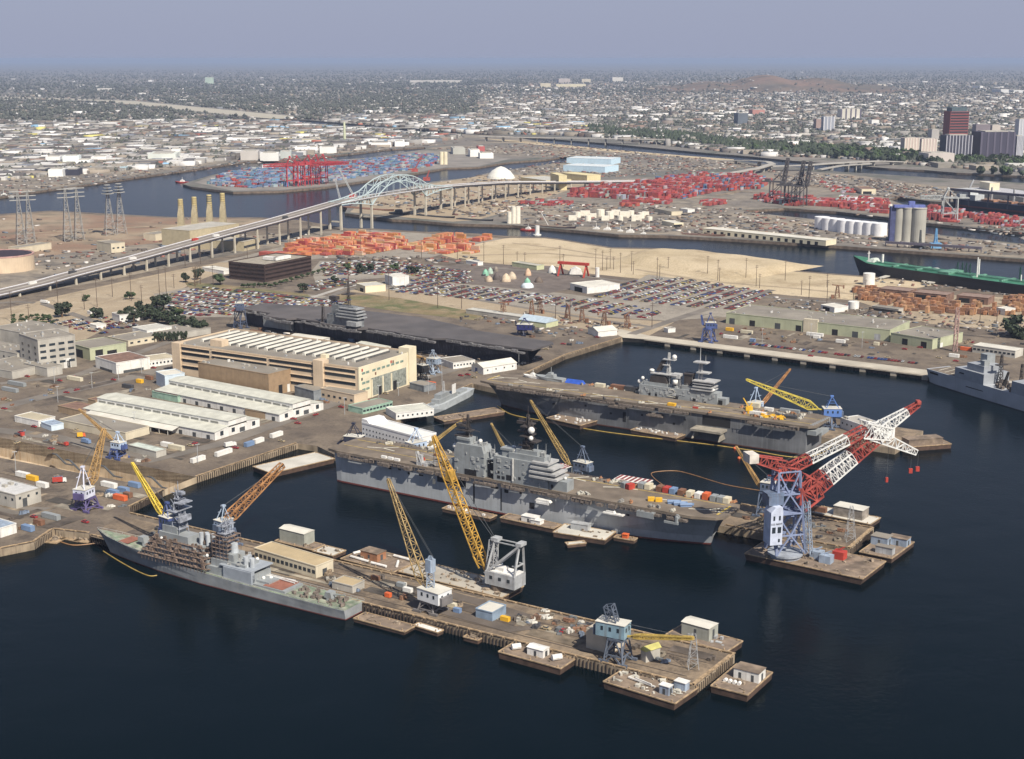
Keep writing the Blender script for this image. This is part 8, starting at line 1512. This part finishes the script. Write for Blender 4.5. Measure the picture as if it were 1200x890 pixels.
# city ground line (photo rows): below this the harbour begins
LIM = [(-100, 214), (0, 212), (80, 205), (150, 200), (220, 194), (288, 184), (345, 183), (420, 175), (500, 168), (560, 158), (640, 158), (700, 161), (800, 173), (900, 183), (960, 185), (1000, 187), (1060, 192), (1100, 196), (1200, 202), (1300, 206)]
def lim(u): 
    for (a, va), (b, vb) in zip(LIM[:-1], LIM[1:]):
        if a <= u <= b: return va+(vb-va)*(u-a)/(b-a)
    return 150
RV = [(p.x, p.y) for p in river]; FC = [(p.x, p.y) for p in thick([(-60, 113), (60, 116), (140, 119), (220, 127), (300, 135), (345, 139)], 230)]
DT = [(1104, 155, 1200, 192), (1056, 158, 1100, 184), (1080, 178, 1122, 194)]
def zone(u, v):
    """0 none, 1 industrial, 2 housing, 3 leafy"""
    if v < 100+(u-600)*.0: 
        return 3 if v < 96 or u < 560 else (2 if u > 620 and v > 96 else 3)
    if u < 560: return 1 if v > 143+(-8 if u > 380 else 0) else 3
    if u < 700 and v > 136: return 1
    return 2
hs = []; hc = []; ts = []; tcol = []; npr = np.random.default_rng(3)
PAL = np.array([(.6, .59, .56), (.66, .65, .63), (.4, .36, .3), (.3, .27, .24), (.5, .44, .36), (.22, .2, .19), (.35, .3, .27), (.7, .69, .66), (.42, .3, .24), (.28, .3, .33), (.52, .5, .45)])
cnt = 0
for k in range(78000):
    u = npr.uniform(-40, 1240); v = 84+ (lim(u)-84)*npr.uniform(0, 1)**.85; z_ = zone(u, v)
    if any(a <= u <= c and b <= v <= d for a, b, c, d in DT) and npr.random() < .7: continue
    if z_ == 3 and npr.random() < .72: continue
    if z_ == 2 and v < 92 and npr.random() < .5: continue
    p = G(u, v)
    if inpoly(p.x, p.y, RV) or (u < 360 and v < 142 and inpoly(p.x, p.y, FC)): continue
    if hillz(p.x, p.y) > 22 and npr.random() < .85: continue
    f = math.sin(p.x*.0021+1)*math.sin(p.y*.0013)+math.sin(p.x*.0007-p.y*.0011)*.8+math.sin(p.x*.006+p.y*.004)*.4
    if z_ != 1 and f > .75 and npr.random() < .6: continue
    big = npr.random() < (.13 if z_ == 1 else .04)
    sx = npr.uniform(8, 18) if not big else npr.uniform(25, 70); sy = npr.uniform(9, 18) if not big else npr.uniform(18, 45); h = npr.uniform(3, 6.5) if not big else npr.uniform(6, 12)
    if npr.random() < .008 and z_ == 2: h = npr.uniform(10, 20)
    c = PAL[npr.integers(0, len(PAL))]*npr.uniform(.32, .62)*np.array((1.03, 1, .99))
    if z_ == 1: c = c*.9
    if big and npr.random() < .22: c = np.array((.55, .54, .53))
    if npr.random() < .05: c = np.array((.55, .54, .53))
    if z_ == 1 and npr.random() < .04: c = np.array([(.2, .35, .5), (.5, .45, .15), (.35, .12, .08)][npr.integers(0, 3)])
    hs.append((p.x, p.y, GZ+hillz(p.x, p.y), sx, sy, h, npr.choice([0, pi/2])+npr.choice([.05, .12, -.3, .5], p=[.6, .2, .1, .1]))); hc.append(c)
for k in range(64000):
    u = npr.uniform(-40, 1240); v = 82.5+(lim(u)-82.5)*npr.uniform(0, 1)**.95; z_ = zone(u, v)
    if z_ == 1 and npr.random() < .6: continue
    if any(a <= u <= c and b <= v <= d-6 for a, b, c, d in DT) and npr.random() < .6: continue
    p = G(u, v)
    if inpoly(p.x, p.y, RV) or (u < 360 and v < 142 and inpoly(p.x, p.y, FC)): continue
    f = math.sin(p.x*.0021+1)*math.sin(p.y*.0013)+math.sin(p.x*.0007-p.y*.0011)*.8
    if f < -.5 and npr.random() < .5: continue
    if hillz(p.x, p.y) > 22 and npr.random() < .8: continue
    if z_ == 2 and npr.random() < .3: continue
    s = npr.uniform(7, 15)*(1+(v < 110)*.5+(z_ == 3)*.3); ts.append((p.x, p.y, GZ+hillz(p.x, p.y), s*1.1, s, s*npr.uniform(.6, 1.1), npr.uniform(0, 6))); tcol.append(np.array((.06, .065, .05))*npr.uniform(.6, 1.5)+npr.uniform(0, .012))
# low clutter over the harbour lands (stuff)
js = []; jc = []; JP = np.array([(.36, .33, .3), (.12, .1, .09), (.26, .2, .15), (.2, .18, .16), (.22, .1, .08), (.08, .07, .07), (.5, .47, .44), (.17, .12, .09), (.12, .14, .17), (.1, .08, .07)])
for Z, n_ in (([(-40, 236), (220, 202), (330, 192), (420, 181), (498, 172), (560, 166), (500, 160), (420, 175), (345, 183), (220, 194), (-40, 216)], 900), ([(430, 240), (508, 215), (571, 204), (640, 204), (660, 232), (560, 256)], 900), ([(560, 240), (640, 236), (760, 242), (860, 244), (960, 262), (960, 280), (780, 273), (600, 261)], 1500), ([(500, 175), (640, 168), (860, 190), (900, 196), (720, 208), (640, 205), (590, 200), (664, 186)], 2200), ([(900, 200), (1000, 207), (1110, 222), (1240, 238), (1040, 232), (910, 212)], 1500), ([(980, 250), (1200, 268), (1240, 288), (1090, 262)], 160), ([(950, 260), (1240, 292), (1240, 304), (980, 286)], 420), ([(0, 256), (330, 258), (270, 272), (110, 296), (0, 300)], 110), ([(20, 300), (250, 276), (390, 274), (240, 300), (60, 330)], 300), ([(380, 300), (560, 302), (560, 312), (380, 306)], 120), ([(1000, 330), (1240, 352), (1240, 345), (1060, 328)], 160), ([(905, 348), (1060, 364), (1240, 385), (1240, 400), (1120, 386), (900, 366)], 500), ([(250, 380), (400, 400), (640, 420), (600, 432), (480, 420), (300, 392)], 260), ([(600, 366), (760, 384), (700, 396), (640, 394), (560, 372)], 200)):
    n_ = int(n_*.55); q = [(G(*p).x, G(*p).y) for p in Z]; us = [p[0] for p in Z]; vs_ = [p[1] for p in Z]; k = 0
    while k < n_:
        u, v = npr.uniform(min(us), max(us)), npr.uniform(min(vs_), max(vs_))
        if not inpoly(u, v, Z): continue
        k += 1; p = G(u, v); s = 1 if p.y < 1700 else 1.6; js.append((p.x, p.y, GZ+.3, npr.uniform(1.5, 7)*s, npr.uniform(.8, 2.5)*s, npr.uniform(.4, 1.4)*s, npr.choice([-.56, 1.0, -.56]))); jc.append(JP[npr.integers(0, len(JP))]*npr.uniform(.6, 1.2))
# bands of park trees along the river and near downtown
for (u0, v0, u1, v1, th_, n_) in ((690, 156, 790, 165, 6, 420), (780, 164, 900, 179, 7, 800), (900, 177, 985, 184, 8, 700), (985, 183, 1060, 190, 8, 700), (1060, 188, 1105, 194, 5, 420), (1105, 190, 1200, 196, 5, 420), (1075, 204, 1110, 207, 3, 60), (1140, 206, 1200, 208, 3, 60)):
    for k in range(n_):
        f = npr.random(); u = u0+(u1-u0)*f; v = v0+(v1-v0)*f+npr.uniform(-th_, th_*.3); p = G(u, v); s = npr.uniform(9, 17)
        if inpoly(p.x, p.y, RV): continue
        ts.append((p.x, p.y, GZ, s, s, s*npr.uniform(.9, 1.5), npr.uniform(0, 6))); tcol.append(np.array((.03, .042, .022))*npr.uniform(.7, 1.5))
# the largest in view as things, the rest as stuff
def split_near(P_, n): 
    size = [q[3]*q[5]/(q[0]**2+q[1]**2) for q in P_]; o = sorted(range(len(P_)), key=lambda i: -size[i]); return o[:n], o[n:]
o1, o2 = split_near(hs, 290)
bm_ = [MB().box(0, 0, 0, 1, 1, 1).mesh('city_building', mk('city_wall_%d' % k, c, .85, .1, 3)) for k, c in enumerate(((.42, .41, .39), (.26, .24, .21), (.33, .29, .24), (.14, .13, .13), (.6, .59, .57), (.2, .21, .24)))]
bl_ = ['white', 'brown grey', 'sandy', 'dark grey', 'bright white', 'blue grey']
def lum(c): return c[0]
for i in o1:
    q = hs[i]; l = lum(hc[i]); k = 4 if l > .5 else 0 if l > .38 else 2 if l > .28 else 1 if l > .19 else (5 if hc[i][2] > hc[i][0] else 3)
    o = bpy.data.objects.new('city_building', bm_[k]); COL.objects.link(o); o.location = q[:3]; o.scale = q[3:6]; o.rotation_euler = (0, 0, q[6]); tag(o, '%s low building among the crowded roofs beyond the water' % bl_[k], 'building', 'low buildings of the city')
blob_field('city_rooftops', [hs[i] for i in o2], [hc[i] for i in o2], 'sea of houses and low roofs spreading to the horizon', 'box')
blob_field('harbour_clutter', js, jc, 'countless small crates, vehicles and scrap strewn over the harbour lands', 'box')
o1, o2 = split_near(ts, 200); tmn = []
for k in range(3):
    me = crown_mesh(90, .55, .5, 40+k, .16, (LEAFD, LEAF, LEAFD)[k]); tmn.append(me)
for i in o1: q = ts[i]; o = bpy.data.objects.new('city_tree', tmn[i % 3]); COL.objects.link(o); o.location = (q[0], q[1], q[2]+q[5]*.5); o.scale = q[3:6]; tag(o, 'dark round tree in the park belt by the river', 'tree', 'trees of the river park')
blob_field('city_trees', [ts[i] for i in o2], [tcol[i] for i in o2], 'dark street trees mixed between the houses of the city', 'tree')
# landmark buildings far away
def block(label, u0, u1, vt, vb, col, depth=None, name='tower_block', rot=.12, ribs=0, ribc=(.6, .6, .62), floors=0, crown=None, group=None):
    B = G((u0+u1)/2, vb); D = B.y; sc_ = D/FPX*1.02; wd = (u1-u0)*sc_; h = VP(B, 0, (u0+u1)/2, vt).z-GZ; dp = depth or wd*.7; ca, sa = cos(rot), abs(sin(rot)); a = max((wd-dp*sa)/ca, wd*.4)
    t = thing(name, label, 'building', (B.x, B.y+dp/2, GZ), rot, group); m = MB(); m.box(0, 0, 0, a, dp, h); m.build('wall', mk('block_%d_%d_%d' % tuple(int(c*100) for c in col), col, .7, .08, .02), t); m = MB(); m.box(0, 0, h, a*.7, dp*.7, max(1.5, h*.03)); m.build('roof', GRW, t)
    if ribs:
        for k in range(ribs+1): m = MB(); m.box(-a/2+a*k/ribs, -dp/2-.4, 0, a/ribs*.28, 1, h+.2); m.build('rib', mk('rib_%d' % int(ribc[0]*100), ribc, .7, .05), t)
    if floors:
        for k in range(floors): m = MB(); m.box(0, -dp/2-.2, h*(k+.35)/floors, a*.96, .8, h/floors*.45); m.build('window_band', GLASS, t)
    if crown: m = MB(); m.box(0, 0, h, a*.8, dp*.8, h*.08); m.build('crown_block', mk('crown_teal', (.08, .12, .14), .5), t)
    return t
block('tall red granite office tower, the highest building downtown', 1108, 1132, 131, 189, (.24, .07, .07), 40, floors=18, crown=1)
block('dark office block with pale ribs standing in front of the red tower', 1105.5, 1137.5, 159, 190, (.05, .05, .075), 40, ribs=8, ribc=(.4, .4, .45)); block('wide dark purple block right of the red tower', 1145, 1187, 155, 189, (.05, .045, .075), 60, ribs=5, ribc=(.1, .09, .13)); block('pale ribbed block at the right end of the wide dark block', 1188, 1198, 160, 188, (.35, .36, .42), 40, ribs=5)
block('pinkish cream apartment tower, left of the pair', 1058, 1076, 162, 183, (.6, .5, .45), 30, ribs=5, ribc=(.72, .68, .6)); block('pinkish cream apartment tower, right of the pair', 1078, 1097, 163, 182, (.55, .46, .43), 30, ribs=5, ribc=(.72, .68, .6)); block('low white windowless hall in front of downtown', 1084, 1118, 180, 193, (.52, .47, .44), 60)
block('grey tower cut by the right edge of the picture', 1192, 1204, 140, 163, (.45, .46, .5), 30, ribs=3); block('dark slab behind the wide dark block', 1142, 1160, 146, 158, (.2, .17, .19), 30); block('sandy slab right of the dark slab', 1161, 1172, 147, 158, (.5, .45, .4), 30); block('pale block between the apartment towers and the red tower', 1090, 1100, 152, 166, (.4, .38, .36), 30)
block('white and dark fronted hospital block on the skyline', 984, 1008, 128, 141, (.6, .57, .5), 50, ribs=4, ribc=(.1, .1, .2)); block('slim grey and white tower left of downtown', 964, 977, 137, 155, (.3, .32, .38), 30, ribs=3); block('brown slab beside the slim grey tower', 955, 963, 140, 152, (.33, .24, .22), 30); block('dark grey box shaped office on its own in the city', 862.5, 876, 133, 147, (.12, .14, .17), 60); block('small red roofed block beyond the dark grey box', 880, 896, 129, 135, (.42, .2, .17), 60)
block('white cube shaped building below the hospital block', 1020, 1030, 141, 147, (.72, .72, .7), 40); block('white slab left of the apartment towers', 935, 950, 157, 162, (.66, .64, .6), 30); block('pale green tall slab alone on the far plain at the left', 240, 250, 91, 99, (.4, .5, .42), 60)
for k, (u0, u1, vt, vb, c) in enumerate(((631, 645, 98, 103, (.55, .5, .38)), (650, 686, 99, 102.5, (.6, .55, .4)), (653, 668, 92.5, 98, (.45, .4, .38)), (680, 692, 93, 97.5, (.55, .5, .4)), (716, 730, 91, 96, (.6, .58, .54)), (1170, 1182, 105, 109, (.66, .66, .66)), (1185, 1200, 106, 109, (.66, .66, .66)), (1146, 1152, 101, 104, (.8, .8, .78)), (1026, 1038, 99, 104, (.55, .5, .42)), (112, 130, 104, 107, (.6, .58, .55)), (172, 178, 94, 96, (.7, .7, .7)), (480, 540, 94.5, 97, (.5, .48, .45)))):
    block(['leftmost cream hangar on the far plain', 'widest cream hangar on the far plain', 'grey hangar behind the widest cream one', 'small cream hangar right of the grey one', 'white far building right of the hangars', 'white shed on the far right skyline', 'second white shed on the far right skyline', 'bright white square building far right', 'cream block on the shoulder of the hill', 'long pale roof far left on the plain', 'tiny bright white building far left', 'long pale strip of roofs beyond the red field'][k], u0, u1, vt, vb, c, 150, name='far_building')
for k, (u0, u1, vt, vb, c, dp) in enumerate(((52, 70, 184, 193, (.75, .75, .74), 40), (72, 92, 183, 195, (.72, .78, .78), 40), (86, 105, 188, 196, (.78, .78, .76), 60), (104, 124, 184, 193, (.76, .74, .73), 60), (38, 54, 199, 206, (.03, .03, .05), 50), (54, 73, 199, 207.5, (.78, .78, .76), 50), (74, 92, 199, 206, (.03, .03, .05), 50), (103, 147, 196, 200, (.4, .52, .58), 30), (148, 172, 177, 180, (.7, .69, .66), 60), (168, 205, 181, 191, (.6, .63, .58), 110), (200, 211, 175, 184, (.75, .74, .7), 30),
                                           (278, 302, 178, 188, (.5, .47, .44), 80), (302, 326, 180, 189, (.72, .71, .68), 60), (326, 341, 178, 186, (.45, .48, .46), 50), (343, 362, 173, 180, (.76, .76, .76), 60), (360, 372, 173, 180.5, (.78, .78, .78), 50), (372, 394, 173, 180, (.72, .72, .7), 60), (338, 378, 164, 168, (.55, .5, .3), 60), (264, 310, 162, 167, (.74, .74, .74), 60), (515, 524, 180, 186, (.72, .7, .66), 40), (548, 562, 176, 184, (.76, .75, .72), 60), (560, 578, 180, 186, (.78, .78, .75), 50), (527, 545, 174, 181, (.42, .42, .38), 80), (558, 568, 172, 178, (.4, .1, .1), 50), (460, 474, 166, 172, (.78, .78, .78), 60), (430, 458, 168, 173, (.76, .76, .76), 60))):
    block('%s industrial building %s' % (('white', 'pale teal', 'white', 'pinkish white', 'black', 'white', 'black', 'pale blue', 'white', 'greenish white', 'tall white', 'brown grey', 'white', 'grey green', 'white', 'white square', 'long white', 'yellowish', 'long white', 'cream', 'white', 'low white', 'grey', 'dark red', 'white', 'long white')[k], ('at the left of the big white plant', 'in the middle of the big white plant', 'in front of the white plant', 'at the right of the big white plant', 'left of the small white block by the channel', 'between two black ones by the channel', 'right of the small white block by the channel', 'lying long and low on the channel bank', 'far behind the sand pile yard', 'beside the tan pile on the channel bank', 'next to the tan pile on the bank', 'at the bend of the north bank', 'right of the brown grey one on the north bank', 'next in line on the north bank', 'above the red cranes, first of three', 'above the red cranes, in the middle', 'above the red cranes, last of three', 'with many windows behind the red cranes', 'with flat roof at the left of the yellowish one', 'near the twin cream silos', 'in the tank area beyond the arch', 'low in the tank area beyond the arch', 'tank like, beyond the arch', 'among the tanks beyond the arch', 'far up the north bank on the right', 'far up the north bank, lengthwise')[k]), u0, u1, vt, vb, c, dp, name='industrial_building')
for k, u_ in enumerate((517.5, 522)): p = G(u_, 193); m = MB(); m.lathe(p.x, p.y, [(5, GZ), (5, GZ+30)], 12); tag(m.build('twin_silo', CRM), ['left', 'right'][k]+' one of the twin cream silos on the island end', 'silo')
p = G(404, 168); m = MB(); m.lathe(p.x, p.y, [(4.5, GZ), (3, GZ+62)], 10); tag(m.build('chimney', mk('pale_lime_stack', (.55, .58, .4), .8)), 'single slim pale chimney far behind the red cranes', 'chimney')
p = G(318, 196); block('long white office by the island cranes', 306, 330, 194, 199, (.76, .76, .76), 30, name='island_office')
hh_ = G(905, 104); m = MB(); m.lathe(hh_.x-120, hh_.y-60, [(5, 80), (5, 108)], 10); tag(m.build('hilltop_tank', WHITE), 'white tank on top of the brown hill', 'tank')
